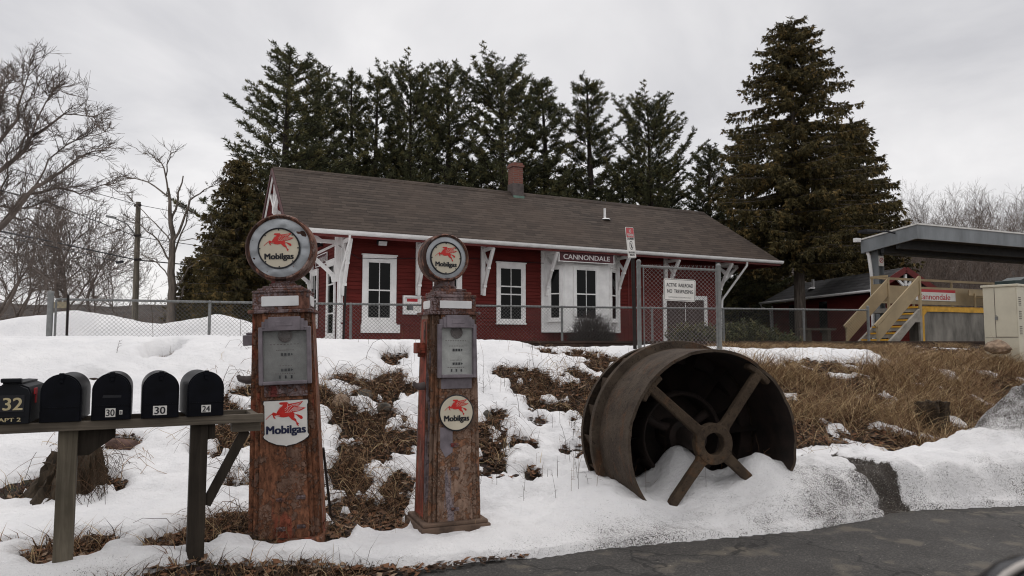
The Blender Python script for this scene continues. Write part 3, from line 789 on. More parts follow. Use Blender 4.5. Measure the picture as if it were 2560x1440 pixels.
for _ in range(520):
    x, y = rng.uniform(-2.2, 2.4), rng.uniform(6.8, 11.6)
    if rng.random() < .5 or (0.2 < x): weed(x, y, rng.uniform(.06, .34), .0022, rng.choice((2,3,3)), rng.randint(0, 4))
for _ in range(240):
    x, y = rng.uniform(3, 11), rng.uniform(9, 15.5)
    if y < railY(x)-2.4 and y > table(TOE, x): weed(x, y, rng.uniform(.2, .6), .0025, rng.choice((0,1,2)), rng.randint(0, 5))
tag(wd.build('weed_stalks', STRAW), 'thin dry weed stalks poking out of the snow', 'weeds', kind='stuff')
# ------------------------------------------------------------------ emblem shapes
HORSE = [(490,205),(505,170),(560,165),(620,165),(690,165),(730,170),(752,200),(772,218),(850,212),(930,205),(1040,185),(1120,170),(1200,152),(1160,200),(1110,255),(1060,290),(1030,310),(1100,325),(1180,345),(1275,358),(1220,390),(1140,430),(1050,455),(960,472),(885,468),(915,490),(938,525),(1000,545),(1060,560),(1130,592),(1152,600),(1177,640),(1165,690),(1120,697),(1092,670),(1050,630),(1010,590),(952,540),(944,600),(940,660),(975,680),(990,720),(1000,770),(1030,800),(1075,838),(1045,845),(1040,865),(1062,910),(1028,895),(993,860),(978,790),(950,750),(900,725),(840,690),(800,640),(760,600),(700,615),(620,622),(540,612),(480,585),(430,575),(370,565),(342,555),(355,600),(385,655),(345,645),(310,600),(298,545),(270,518),(215,560),(150,620),(110,662),(90,655),(150,595),(220,530),(285,490),(300,460),(330,455),(360,470),(410,490),(425,450),(445,410),(465,370),(490,325),(530,290),(580,262),(600,240),(560,240),(515,232)]
FEATHERS = [[(650,372),(720,330),(742,262),(735,215)],[(655,425),(720,385),(755,300),(870,262),(880,228)],[(715,458),(770,400),(830,320),(880,285)],[(790,455),(850,395),(930,330)],[(655,468),(760,470),(865,462)],
  [(890,250),(1010,232),(1130,195)],[(900,272),(1000,258),(1090,235)],[(930,300),(1000,288),(1060,268)],[(900,350),(1010,332),(1180,362)],[(880,378),(1010,368),(1160,385)],[(870,405),(1000,400),(1110,405)],[(850,430),(980,432),(1060,432)],
  [(470,400),(495,335),(590,268)],[(940,540),(930,600),(925,655)],[(390,545),(470,560),(500,548)]]
def emblem(red, white, word, Mx, w, txt_w, txt_dy, txt_h):
    k = w/1185.0
    pts = [((x-683)*k, (538-y)*k) for x, y in HORSE]
    red.prism(pts, 0.0, 0.0012, Mx)
    for ln in FEATHERS:
        p = [Vector(((x-683)*k, (538-y)*k, 0.0016)) for x, y in ln]
        for a, b in zip(p, p[1:]): white.bar(a, b, 9*k, 0.0008, (0,0,1), Mx)
    put_text(word, "Mobilgas", Mx @ Matrix.Translation((0, txt_dy, 0)), txt_w, txt_h, 0.028, 0, 0.0012)

# ------------------------------------------------------------------ fuel pumps
def fuel_pump(loc, rz, wb, db, wt_, dt, H, globe_r, globe_d, globe_tilt, body_m, style, label, plinth, gx=0.0):
    """H: heights of body bottom, body top, head top, roof top, globe centre; front is -y"""
    t = empty('fuel_pump', loc, rz, label, 'fuel pump', 'old fuel pumps')
    h0, h1, h2, h3, hg = H
    def wid(z): return wb + (wt_-wb)*(z-h0)/(h1-h0)
    def dep(z): return db + (dt-db)*(z-h0)/(h1-h0)
    # outline with fluted corners: three ribs on every corner
    def outline(w, d):
        q = []
        fl = 0.085; rib = [(0.0, 0.0), (0.012, -.010), (0.024, 0.0), (0.036, -.010), (0.048, 0.0), (0.060, -.010), (0.072, 0.0)]
        for sx_, sy_ in ((1,-1),(1,1),(-1,1),(-1,-1)):
            cw, cd = sx_*w/2, sy_*d/2
            # the chamfer runs between a point on the side and a point on the front
            A = Vector((cw, cd - sy_*fl)); B = Vector((cw - sx_*fl, cd))
            if sx_*sy_ > 0: A, B = A, B
            else: A, B = B, A
            n = Vector((sx_, sy_)).normalized(); C = Vector((cw - sx_*.012, cd - sy_*.012))
            seq = []
            for i in range(5):
                u = i/4; seq.append(A.lerp(C, u) + n*(-.030 if i % 2 else 0.0))
            for i in range(1, 5):
                u = i/4; seq.append(C.lerp(B, u) + n*(-.030 if i % 2 else 0.0))
            q += [(p.x, p.y) for p in seq]
        return q
    lev = [h0, h0+.02, (h0+h1)/2, h1]
    mb = MB(); n = None; vs = []
    for z in lev:
        o = outline(wid(z), dep(z)); n = len(o); vs += [(x, y, z) for x, y in o]
    ar = sum(vs[i][0]*vs[(i+1) % n][1]-vs[(i+1) % n][0]*vs[i][1] for i in range(n))
    fs = []
    for l in range(len(lev)-1):
        for i in range(n):
            f = (l*n+i, l*n+(i+1) % n, (l+1)*n+(i+1) % n, (l+1)*n+i)
            fs.append(f if ar > 0 else f[::-1])
    fs.append(tuple(range((len(lev)-1)*n, len(lev)*n)) if ar > 0 else tuple(reversed(range((len(lev)-1)*n, len(lev)*n))))
    mb.add(vs, fs)
    if style == 'a':       # raised door panel with worn edges
        mb.box((-wid(.4)/2+.13, -dep(.9)/2-.010, h0+.05), (wid(.4)/2-.10, -dep(.3)/2+.02, .62))
    else:
        mb.box((-wid(.4)/2+.10, -dep(.9)/2-.010, h0+.02), (wid(.4)/2-.09, -dep(.3)/2+.02, .58))
    mb.build('body', body_m, t)
    p = MB()
    if plinth == 'stone':
        p.box((-wb/2+.22, -db/2-.05, -.03), (wb/2+.012, db/2, h0-.002)); p.box((-wb/2-.0, -db/2+.01, -.03), (wb/2-.05, db/2, h0-.004))
        p.build('plinth', M['peel_a'], t, bevel=.01)
    else:
        e = .055; p.box((-wb/2-e, -db/2-e, -.04), (wb/2+e, db/2+e, h0-.03)); p.box((-wb/2-e+.018, -db/2-e+.018, h0-.03), (wb/2+e-.018, db/2+e-.018, h0-.001))
        p.build('plinth', mat('brown_concrete_base', (0.13, 0.085, 0.06), 0.9, var=.3, scale=6, bmp=.6, bscale=40), t, bevel=.008)
    # cornice, head, stepped roof
    c = MB(); c.box((-wt_/2-.018, -dt/2-.018, h1), (wt_/2+.018, dt/2+.018, h1+.026)); c.build('cornice', M['peel_head'], t, bevel=.006)
    hd = MB(); hw, hdp = wt_/2-.012, dt/2-.012
    hd.box((-hw, -hdp, h1+.026), (hw, hdp, h2)); hd.build('head', M['peel_head'], t, bevel=.008)
    rf = MB(); zz = h2; st = (h3-h2)/3
    for i, ins in enumerate((-.004, .03, .062)): rf.box((-hw+ins, -hdp+ins, h2+i*st+(.0005 if i else 0)), (hw-ins, hdp-ins, h2+(i+1)*st))
    rf.build('roof_cap', M['peel_head'], t, bevel=.008)
    bl = MB(); a0, a1 = h1+.052, h2-.025
    bl.prism(round_rect(wt_-.165 if style == 'a' else wt_-.13, a1-a0, .006), 0, .008, frame((0.012 if style == 'b' else -.005, -hdp, (a0+a1)/2), (1,0,0), (0,-1,0)))
    bl.build('blank_panel', M['blank'], t, bevel=.002)
    for s in (-1, 1):
        bs = MB(); bs.prism(round_rect(dt-.17, a1-a0+.004, .02), 0, .007, frame((s*hw, -.025, (a0+a1)/2), (0, s, 0), (s,0,0)))
        bs.build('blank_panel', M['blank'], t, bevel=.002)
    nk = MB(); nk.lathe([(0,h3-.005),(.10,h3-.005),(.105,h3+.02),(.088,h3+.028),(.085,hg-globe_r+.03),(.07,hg-globe_r+.06),(0,hg-globe_r+.06)], 24)
    nk.v = [(x+gx*.7, y, z) for x, y, z in nk.v]; nk.build('neck', M['peel_head'], t, smooth=40)
    # globe: a drum with a rolled rim, a sheet ring and the round enamel sign
    g = MB(); gM = Matrix.Translation((gx, 0, hg)) @ Matrix.Rotation(globe_tilt, 4, 'Z') @ Matrix.Rotation(R(90), 4, 'X')   # local +z = front
    r = globe_r; hdp2 = globe_d/2
    g.lathe([(0,-hdp2),(r*.80,-hdp2),(r*.94,-hdp2+.012),(r,-hdp2+.04),(r*1.005,0),(r,hdp2-.035),(r*.97,hdp2-.006),(r*.93,hdp2+.004),(r*.875,hdp2-.006),(r*.86,hdp2-.024),(0,hdp2-.024)], 56, gM)
    g.build('globe_drum', M['peel_rim'], t, smooth=50)
    fr = MB(); fz = hdp2-.020
    rings = [(r*.875, 0.0), (r*.80, .004), (r*.66, .005), (r*.60, .003), (0, .003)]; vs, fs = [], []
    nseg = 64
    for i, (rr, dz) in enumerate(rings):
        for k in range(nseg):
            th = 2*math.pi*k/nseg
            dent = (.020 if style == 'a' else .007)*fbm(math.cos(th)*rr*14+3, math.sin(th)*rr*14, 2 if style == 'a' else 7, 2) if 0 < i < 3 else 0
            vs.append((rr*math.cos(th), rr*math.sin(th), fz+dz+dent))
    for i in range(len(rings)-1):
        for k in range(nseg): fs.append((i*nseg+k, i*nseg+(k+1) % nseg, (i+1)*nseg+(k+1) % nseg, (i+1)*nseg+k)[::-1])
    fr.add(vs, [f[::-1] for f in fs], gM); fr.build('face_ring', M['enamel'], t, smooth=60)
    rd_ = r*(.57 if style == 'a' else .635)
    sM = gM @ Matrix.Translation((r*(-.02), -r*.02, fz+.008))
    dsc = MB(); dsc.lathe([(rd_, -.004), (rd_, .002), (0, .004)], 56, sM); ds = dsc.build('globe_sign', M['cream'], t, smooth=30)
    tr = MB()
    tr.lathe([(rd_*.985, .002), (rd_*.995, .010), (rd_*1.05, .012), (rd_*1.065, .004), (rd_*1.065, -.004)], 56, sM)
    for k in range(8):
        th = R(k*45); tr.lathe([(.005, .0), (.005, .005), (0, .006)], 8, sM @ Matrix.Translation((rd_*.95*math.cos(th), rd_*.95*math.sin(th), .002)))
    tr.build('rim_band', M['letter_black'], ds, smooth=30)
    red, wh, wo = MB(), MB(), MB()
    eM = sM @ Matrix.Translation((0, rd_*.30, .0045)) if style == 'a' else sM @ Matrix.Translation((0, rd_*.25, .0045))
    emblem(red, wh, wo, eM, rd_*1.50, rd_*1.46, -rd_*.76 if style == 'a' else -rd_*.70, rd_*.40)
    red.build('horse_emblem', M['emblem_red'], ds); wh.build('feather_lines', M['cream'], ds); wo.build('lettering', M['letter_black'], ds)
    return t, wid, dep

def front_plane(wid, dep, z, dy=0.0, h0=.05):
    s = 0.0
    return -dep(z)/2 - dy

def pump_front(t, wid, dep, cx, gz0, gz1, gw, hinge_x, hinge_z, style):
    """dial window, its surround and header, on the front face"""
    zt, zb = gz1, gz0; yf = lambda z: -dep(z)/2
    slope = math.atan((dep(zb)-dep(zt))/2/(zt-zb))
    y = yf((zt+zb)/2)
    Mx = frame((cx, y-.004, (zt+zb)/2), (1,0,0), (0, -math.cos(slope), math.sin(slope)))
    H2, W2 = (zt-zb)/2, gw/2
    fr = MB(); b = .030
    fr.box((-W2-b, -H2-b*.9, -.01), (-W2, H2+.01, .042), Mx); fr.box((W2, -H2-b*.9, -.01), (W2+b, H2+.01, .042), Mx)
    fr.box((-W2, -H2-b*.9, -.01), (W2, -H2, .048), Mx); fr.box((-W2, H2-.002, -.01), (W2, H2+.01, .042), Mx)
    f = fr.build('dial_frame', M['purple'], t, bevel=.006)
    hd = MB(); w = gw*.36
    for k, (a, h) in enumerate(((w, .095), (w+.026, .08), (w+.05, .062))):
        hd.box((-a, H2-.018-.001*k, -.01), (a, H2+h-.012, .056-.009*k), Mx)
    hd.box((-w*.55, H2+.016, .056), (w*.55, H2+.050, .059), Mx)
    hd.build('dial_header', M['purple'], t, bevel=.005)
    pl = MB(); pl.box((-W2, -H2, -.008), (W2, H2, .002), Mx); dp = pl.build('dial_plate', M['dial' if style == 'b' else 'dial_dark'], t)
    rg = MB(); cM = Mx @ Matrix.Translation((0, H2*.72, .002))
    rg.lathe([(.050,0),(.052,.008),(.042,.012),(.038,.006),(.0,.012)], 32, cM); rg.build('sight_glass', M['lead'], t, smooth=40)
    ct = MB()
    for zz, n, ww, hh in ((.0, 3, .017, .020), (-.115 if style == 'a' else -.112, 3, .017, .020)):
        for k in range(n):
            x = (k-1)*.024; ct.box((x-ww/2, zz-hh/2, .002), (x+ww/2, zz+hh/2, .006), Mx)
        ct.prism([(.040,zz-.010),(.054,zz),(.040,zz+.010)], .002, .006, Mx)
    for k in (-1, 0, 1): ct.box((k*.042-.006, -.178, .002), (k*.042+.006, -.155, .006), Mx)
    ct.build('counter_wheels', M['letter_black'], dp)
    tx = MB()
    for zz, s, w_ in ((.075, 'THIS SALE AMOUNT', gw*.7), (.032, 'DOLLARS CENTS', .13), (-.083, 'GALLONS', .10), (-.142, 'CENTS PER GALLON', .15)):
        for j in range(9): tx.box((-w_/2+w_*j/9, zz-.003, .002), (-w_/2+w_*(j+.55)/9, zz+.003, .0028), Mx)
    tx.build('faded_dial_print', M['lead'], dp)
    gl = MB(); gl.box((-W2+.001, -H2+.001, .016), (W2-.001, H2-.001, .019), Mx); gl.build('window_glass', M['dusty_glass'], t)
    sp = MB(); sp.box((-W2*.98, -H2-b-.085, .0), (W2*.98, -H2-b*.9-.004, .006), Mx); sp.build('name_plate', M['purple'] if style == 'b' else M['peel_head'], t, bevel=.002)
    for x, z in zip(hinge_x, hinge_z):
        h = MB(); yy = yf(z)-.012
        h.tube([(x-.032, yy, z), (x-.004, yy, z)], .008, 8); h.tube([(x+.004, yy, z), (x+.032, yy, z)], .008, 8); h.box((x-.032, yy, z-.016), (x+.032, yy+.006, z+.012))
        h.build('hinge', M['peel_head'], t, smooth=40)

p1 = at(716, 1352, 5.74); p1.z = 0.128
t1, w1, d1 = fuel_pump(p1, R(9), .535, .46, .435, .40, (.045, 1.690, 1.842, 1.900, 2.196), .262, .21, R(-2), M['peel_a'], 'a',
    'front brown peeling fuel pump with large round sign and shield on its front', 'stone', -.012)
t1.rotation_euler = (0, R(-2.2), R(9)); t1.location.x += .016
pump_front(t1, w1, d1, .030, 1.185, 1.575, .315, (-.02, .125, -.02, .125), (.325, .335, .115, .125), 'a')
# shield
y0 = -d1(.88)/2; sM = frame((.028, y0-.008, .885), (1,0,0), (0, -math.cos(.02), .02))
sw, shh = .155, .145
out = [(-sw,.155),(-sw*1.03,.135),(-sw*.98,.12),(-sw*.98,-.085),(-sw*1.04,-.10),(-sw*1.0,-.115),(-sw*.8,-.138),(-sw*.45,-.162),(-.01,-.172),(0,-.178),(.01,-.172),(sw*.45,-.162),(sw*.8,-.138),(sw*1.0,-.115),(sw*1.04,-.10),(sw*.98,-.085),(sw*.98,.12),(sw*1.03,.135),(sw,.155)]
bk = MB(); bk.prism([(x*1.035, z*1.035) for x, z in out], -.006, .003, sM); bkp = bk.build('shield_sign', M['letter_black'], t1)
fc = MB(); fc.prism(out, .003, .006, sM); fc.build('enamel_face', M['sign_white'], bkp)
red, wh, wo = MB(), MB(), MB()
emblem(red, wh, wo, sM @ Matrix.Translation((0, .053, .0065)), .288, .284, -.128+.01, .078)
red.build('horse_emblem', M['emblem_red'], bkp); wh.build('feather_lines', M['sign_white'], bkp); wo.build('lettering', M['letter_navy'], bkp)
# nozzle housing and hook on its left side
nb = MB(); nb.box((-w1(1.5)/2-.075, -.09, 1.455), (-w1(1.5)/2+.01, .06, 1.535)); nb.box((-w1(1.5)/2-.055, -.07, 1.535), (-w1(1.5)/2, .05, 1.555)); nb.build('nozzle_housing', M['purple'], t1, bevel=.008)
nh = MB(); nh.tube([(-w1(1.2)/2+.01,-.02,1.20),(-w1(1.2)/2-.05,-.03,1.195),(-w1(1.2)/2-.10,-.04,1.21),(-w1(1.2)/2-.115,-.04,1.235)], [.035,.032,.024,.012], 10); nh.build('nozzle_hook', M['lead'], t1, smooth=40)

p2 = at(1117, 1318, 6.28); p2.z = 0.05
t2, w2, d2 = fuel_pump(p2, R(22), .47, .44, .405, .37, (.115, 1.775, 1.915, 1.995, 2.257), .205, .20, R(3), M['peel_b'], 'b',
    'rear rusty fuel pump with smaller round sign and round emblem on its front', 'base', -.05)
pump_front(t2, w2, d2, .012, 1.285, 1.685, .268, (-.005, -.003, 0.0), (.72, .53, .21), 'b')
y0 = -d2(.985)/2; sM = frame((.010, y0-.010, .975), (1,0,0), (0, -math.cos(.02), .02))
ds = MB(); ds.lathe([(.146,-.008),(.148,.004),(.140,.008),(.137,.005),(0,.006)], 48, sM); dso = ds.build('round_sign', M['letter_black'], t2, smooth=30)
fc = MB(); fc.lathe([(.138,.0062),(.136,.008),(0,.0085)], 48, sM); fc.build('enamel_face', M['cream'], dso, smooth=30)
red, wh, wo = MB(), MB(), MB()
emblem(red, wh, wo, sM @ Matrix.Translation((0, .042, .009)), .205, .215, -.092, .062)
red.build('horse_emblem', M['emblem_red'], dso); wh.build('feather_lines', M['cream'], dso); wo.build('lettering', M['letter_black'], dso)
# side panel with keyhole plate, nozzle box and hook on its left flank
sp = MB(); k = math.atan((d2(.2)-d2(1.7))/2/1.5)
xs = lambda z: -w2(z)/2-.004
sp.add([(xs(.14),-d2(.14)/2+.10,.14),(xs(.14),d2(.14)/2-.10,.14),(xs(1.74),d2(1.74)/2-.10,1.74),(xs(1.74),-d2(1.74)/2+.10,1.74)], [(3,2,1,0)])
sp.build('side_panel', M['peel_red'], t2)
kp = MB(); kp.box((xs(1.6)-.006, -.055, 1.50), (xs(1.6)+.004, -.005, 1.72)); kp.build('latch_plate', M['peel_rim'], t2, bevel=.004)
ks = MB(); ks.box((xs(1.6)-.0085, -.038, 1.57), (xs(1.6)-.005, -.022, 1.65)); ks.build('latch_slot', M['letter_black'], t2)
nb = MB(); nb.box((xs(1.45)-.075, -.07, 1.455), (xs(1.45), .05, 1.545)); nb.box((xs(1.45)-.045, -.05, 1.425), (xs(1.45), .03, 1.455)); nb.build('nozzle_housing', M['peel_red'], t2, bevel=.008)
nh = MB(); nh.tube([(xs(1.2)+.01,-.06,1.19),(xs(1.2)-.05,-.07,1.185),(xs(1.2)-.085,-.075,1.20),(xs(1.2)-.095,-.08,1.225)], [.034,.03,.02,.010], 10); nh.build('nozzle_hook', M['lead'], t2, smooth=40)
# patches of purple primer on the front
pp = MB(); yy = lambda z: -d2(z)/2-.003
pp.add([(-.125,yy(.86),.86),(-.02,yy(.86),.86),(-.02,yy(.66),.66),(-.08,yy(.62),.62),(-.125,yy(.70),.70)], [(0,4,3,2,1)]); pp.build('primer_patch', M['purple'], t2)

# green grass tuft at the foot of the first pump
gg = MB()
for _ in range(420):
    x = p1.x + rng.uniform(-.30, .12); y = p1.y - .27 - abs(rng.gauss(0, .05)); z = G(x, y)
    a = rng.uniform(0, 6.3); h = rng.uniform(.015, .05); b = rng.uniform(0, 6.3)
    gg.add([(x-.002*math.cos(a),y-.002*math.sin(a),z),(x+.002*math.cos(a),y+.002*math.sin(a),z),(x+math.cos(b)*h,y+math.sin(b)*h,z+h)], [(0,1,2)])
tag(gg.build('green_grass', M['grass_green']), 'short green grass at the foot of the front pump', 'grass', kind='stuff')

# ------------------------------------------------------------------ mailboxes on their rail
RA = R(27.0); RU = Vector((math.cos(RA), math.sin(RA), 0)); RN = Vector((math.sin(RA), -math.cos(RA), 0))     # along the rail, and towards the road
RP = Vector((-2.05, 4.78, 0))
def rail_s(px):           # distance along the rail's front where a photo column meets it
    k = (px-1280)/FPX
    return (k*RP.y - RP.x)/(RU.x - k*RU.y)
RZ = 1.128
rack = empty('mailbox_stand', (RP.x, RP.y, G(RP.x, RP.y)), RA, 'weathered grey timber stand carrying five black mailboxes', 'mailbox stand')
gz = G(RP.x, RP.y)
sL, sR, sE = rail_s(183), rail_s(508), rail_s(663)
def rack_part(name, fn, m, bevel=.004):
    mb = MB(); fn(mb); return mb.build(name, m, rack, bevel=bevel)
TH = .055; top = RZ-gz
rack_part('rail_board', lambda b: b.box((-2.6, -.045, top-TH), (sE, -.005, top)), M['wood_rail'])
rack_part('rail_board', lambda b: b.box((-2.6, .30, top-TH), (sE-.02, .34, top)), M['wood_rail'])
for x in (sE-.045, sE-.33, sR+.03, sL-.3, sL-.9):
    rack_part('cross_board', lambda b: b.box((x-.022, -.004, top-TH+.004), (x+.022, .299, top-.004)), M['wood_rail'])
def post(s, z0, m, lean):
    def f(b):
        b.bar((s+lean, .055, z0), (s, .055, top-TH-.001), .102, .102, (0,1,0))
    rack_part('post', f, m)
post(sL, G(-2.64, 4.48)-gz-.25, M['wood_post'], -.004); post(sR, -.25, M['wood_dark'], -.004)
rack_part('post_cleat', lambda b: b.prism([(-.02,0),(.20,0),(.20,-.055),(.06,-.16),(-.02,-.16)], -.045, -.006, Matrix.Translation((sL+.05, .055, top-TH-.002)) @ Matrix.Rotation(R(90), 4, 'X')), M['wood_dark'])
rack_part('post_cleat', lambda b: b.box((sR+.052, .02, top-TH-.10), (sR+.095, .10, top-TH-.002)), M['wood_dark'])
rack_part('end_block', lambda b: b.box((sE-.19, .0, top-TH-.062), (sE-.01, .10, top-TH-.002)), M['wood_rail'])
rack_part('brace', lambda b: b.bar((sR+.055, .07, top-.58), (sE-.10, .06, top-TH-.06), .035, .062, (0,0,1)), M['wood_dark'])

def mailbox(px0, px1, pyt, pyb, rz_off, label, kind, door=True):
    s0, s1 = rail_s(px0+9), rail_s(px1+9); s = (s0+s1)/2; w = (s1-s0)*.985
    Y = RP.y + RU.y*s
    h = at((px0+px1)/2, pyt, Y-.03).z - RZ - .004
    base = RP + RU*s + RN*0.055
    t = empty('mailbox', (base.x, base.y, RZ+.002), RA + rz_off, label, 'mailbox', 'black mailboxes on the timber rail')
    r = w/2
    def arch(w_, h_, n=18):
        rr = w_/2; return [(rr, 0)] + [(rr*math.cos(math.pi*k/n), h_-rr+rr*math.sin(math.pi*k/n)) for k in range(n+1)] + [(-rr, 0)]
    def flat_arch(w_, h_, n=8):
        p = [(w_/2, 0)]
        for k in range(n+1):
            u = k/n; p.append((w_/2-.02*u - (w_/2-.02)*0*u, h_-.075+.04*math.sin(u*1.57)))
        p += [(w_/2-.05, h_-.022), (w_/4, h_-.010), (0, h_-.006), (-w_/4, h_-.010), (-w_/2+.05, h_-.022)]
        for k in range(n+1):
            u = 1-k/n; p.append((-w_/2+.02*u, h_-.075+.04*math.sin(u*1.57)))
        return p + [(-w_/2, 0)]
    fM = Matrix.Rotation(R(90), 4, 'X')        # outline in xz, extruded along -y
    m = M['mailbox_black'] if kind != 'plastic' else M['mailbox_grey']
    sh = arch if kind != 'plastic' else flat_arch
    L = .46 if kind != 'plastic' else .48
    b = MB(); b.prism(sh(w*.965, h-.006), -L, -.022, fM @ Matrix.Translation((0, .003, 0)))
    bo = b.build('body', m, t, smooth=40)
    if kind != 'plastic':
        # rolled rims at the front, pressed door
        rim = MB(); o = sh(w, h, 22); i_ = sh(w-.016, h-.008, 22); nn = len(o)
        vs = [(x, -.0, z) for x, z in o]+[(x, -.0, z) for x, z in i_]+[(x, .03, z) for x, z in o]
        rim.add(vs, [(k, k+1, nn+k+1, nn+k)[::-1] for k in range(nn-1)]+[(k, 2*nn+k, 2*nn+k+1, k+1)[::-1] for k in range(nn-1)]); 
        rim.build('rim', m, t, smooth=40)
        d = MB(); d.prism(sh(w-.018, h-.009, 22), -.02, .004, fM); d.box((-w/2+.012, -.009, h*.30), (w/2-.012, -.004, h*.308)); do = d.build('door', m, t, smooth=40, bevel=.003)
        ltc = MB(); ltc.box((-.014, -.018, h-.030), (.014, .0, h+.006)); ltc.box((-.010, -.014, h-.055), (.010, -.004, h-.03)); ltc.build('latch', m, t, bevel=.004)
    else:
        d = MB(); d.prism(sh(w-.012, h-.012), -.02, .006, fM); d.box((-w*.36, -.010, h*.16), (w*.36, -.006, h*.18)); d.build('door', m, t, smooth=40, bevel=.004)
        hd = MB(); hd.box((-.05, -.03, h-.012), (.05, .02, h+.012)); hd.build('door_pull', m, t, bevel=.006)
        pn = MB(); pn.box((-w*.30, -.0105, h*.28), (w*.34, -.006, h*.66)); pn.build('number_panel', M['letter_black'], t)
    if kind == 'flag':
        pass
    return t, w, h
def label_tile(t, x, z, w, h, txt, tw, th):
    b = MB(); b.box((x-w/2, -.0075, z-h/2), (x+w/2, -.0042, z+h/2)); o = b.build('number_label', M['sign_white'], t)
    l = MB(); put_text(l, txt, frame((x, -.0076, z), (1,0,0), (0,-1,0)), tw, th, .012); l.build('numeral', M['letter_black'], o)
mb1, w_, h_ = mailbox(-20, 83, 950, 1054, R(-4), 'black plastic mailbox with gold number 32 APT 2 at the rail\'s left end', 'plastic')
l = MB(); put_text(l, "32", frame((.012, -.0108, h_*.46), (1,0,0), (0,-1,0)), .098, .072, .012); l.build('numeral', M['gold'], mb1); l = MB(); put_text(l, "APT 2", frame((.0, -.0108, h_*.10), (1,0,0), (0,-1,0)), .11, .022, .012); l.build('apartment_lettering', M['gold'], mb1)
fl = MB(); fl.box((w_/2+.001, .10, h_*.45), (w_/2+.008, .13, h_*.80)); fl.box((w_/2+.001, .06, h_*.66), (w_/2+.008, .10, h_*.80)); fl.build('flag', M['sign_red'], mb1)
mb2, w_, h_ = mailbox(102, 207, 934, 1056, R(-3.5), 'black arched mailbox with no number, next to the one with gold figures', 'metal')
mb3, w_, h_ = mailbox(229, 328, 931, 1050, R(-1.5), 'black arched mailbox with white label 30 B, middle of the rail', 'metal')
label_tile(mb3, -.004, h_*.155, .054, .052, "30", .046, .040); label_tile(mb3, .052, h_*.155, .017, .026, "B", .010, .016)
sm = MB(); sm.add([(-.05,-.0045,h_*.47),(.05,-.0045,h_*.47),(.052,-.0045,h_*.52),(-.045,-.0045,h_*.53)], [(0,1,2,3)]); sm.build('tape_smear', mat_plain('dull_tape', (.012,.013,.016), .7), mb3)
mb4, w_, h_ = mailbox(352, 445, 929, 1045, R(0.5), 'black arched mailbox with white label 30 alone, second from right', 'metal')
label_tile(mb4, -.002, h_*.165, .078, .056, "30", .062, .044)
mb5, w_, h_ = mailbox(463, 555, 927, 1040, R(3.0), 'black arched mailbox with white label 24 at the rail\'s right end', 'metal')
label_tile(mb5, .004, h_*.165, .056, .046, "24", .046, .036)

# ------------------------------------------------------------------ iron turbine wheel
wc = at(1789, 1111, 6.8); WA = R(15.6)
WR = 0.862
wh_ = empty('turbine_wheel', (wc.x, wc.y, wc.z), WA, 'huge rusty iron turbine casing lying on its side, half sunk in snow', 'iron wheel')
wM = Matrix.Rotation(R(90), 4, 'X')         # local z of the lathe = front (-y)
b = MB()
def jag(r, z): return (r, z)
nseg = 96; prof = [(WR, 0.0), (WR-.028, 0.0), (WR-.030, -.30), (WR-.032, -.66), (WR+.0, -.66), (WR+.0, -.5), (WR+.0, -.3), (WR+.0, -.15), (WR+.0, -.04), (WR, 0.0)]
vs, fs = [], []
for i, (r, z) in enumerate(prof):
    for k in range(nseg):
        th = 2*math.pi*k/nseg
        chip = -.035*max(0, fbm(math.cos(th)*6, math.sin(th)*6, 3, 3)-.02) - (.05*max(0, 1-abs(((math.degrees(th)-52+180) % 360)-180)/9)) if i in (0, 1, len(prof)-1) else 0
        wob = .004*fbm(math.cos(th)*3, math.sin(th)*3, z*3, 2)
        vs.append(((r+wob)*math.cos(th), (r+wob)*math.sin(th), z+chip))
for i in range(len(prof)-1):
    for k in range(nseg): fs.append((i*nseg+k, i*nseg+(k+1) % nseg, (i+1)*nseg+(k+1) % nseg, (i+1)*nseg+k))
b.add(vs, fs, wM); b.m = [1 if (j//nseg) in (1, 2) else 0 for j in range(len(fs))]; b.build('casing', [M['rust_cast'], M['rust_shaded']], wh_, smooth=40)  # inner wall faces take the rust with painted-in shade
b = MB(); b.lathe([(WR-.15,-1.02),(WR-.15,-.70),(WR-.03,-.70),(WR-.03,-.71),(WR-.155,-.71),(WR-.155,-1.02)], 72, wM); b.build('inner_ring', M['rust_shaded'], wh_, smooth=40)
b = MB(); b.lathe([(WR-.03,-.66),(WR+.075,-.665),(WR+.08,-.68),(WR+.08,-.72),(WR-.03,-.725)][::-1], 96, wM); b.build('flange', M['rust_cast'], wh_, smooth=40)
b = MB(); b.lathe([(WR-.10,-1.02),(WR+.03,-1.02),(WR+.035,-1.06),(WR-.10,-1.065)][::-1], 96, wM); b.lathe([(WR+.03,-1.02),(WR-.10,-1.02)], 96, wM); b.build('rear_ring', M['rust_cast'], wh_, smooth=40)
for k in range(18):            # curved guide plates between flange and rear ring
    a = 2*math.pi*k/18; b = MB()
    pts = [(WR+.02, a), (WR-.02, a+.10), (WR-.07, a+.20), (WR-.13, a+.30)]
    vv = []
    for r, th in pts:
        for z in (-.725, -1.02): vv.append((r*math.cos(th), r*math.sin(th), z))
    for r, th in pts:
        for z in (-.725, -1.02): vv.append(((r-.022)*math.cos(th), (r-.022)*math.sin(th), z))
    f = [(2*i, 2*i+1, 2*i+3, 2*i+2) for i in range(3)] + [(8+2*i+2, 8+2*i+3, 8+2*i+1, 8+2*i) for i in range(3)] + [(0,8,9,1),(6,7,15,14)] + [(2*i,2*i+2,8+2*i+2,8+2*i) for i in range(3)] + [(2*i+1,8+2*i+1,8+2*i+3,2*i+3) for i in range(3)]
    b.add(vv, f, wM); b.build('guide_vane', M['rust_arm'], wh_)
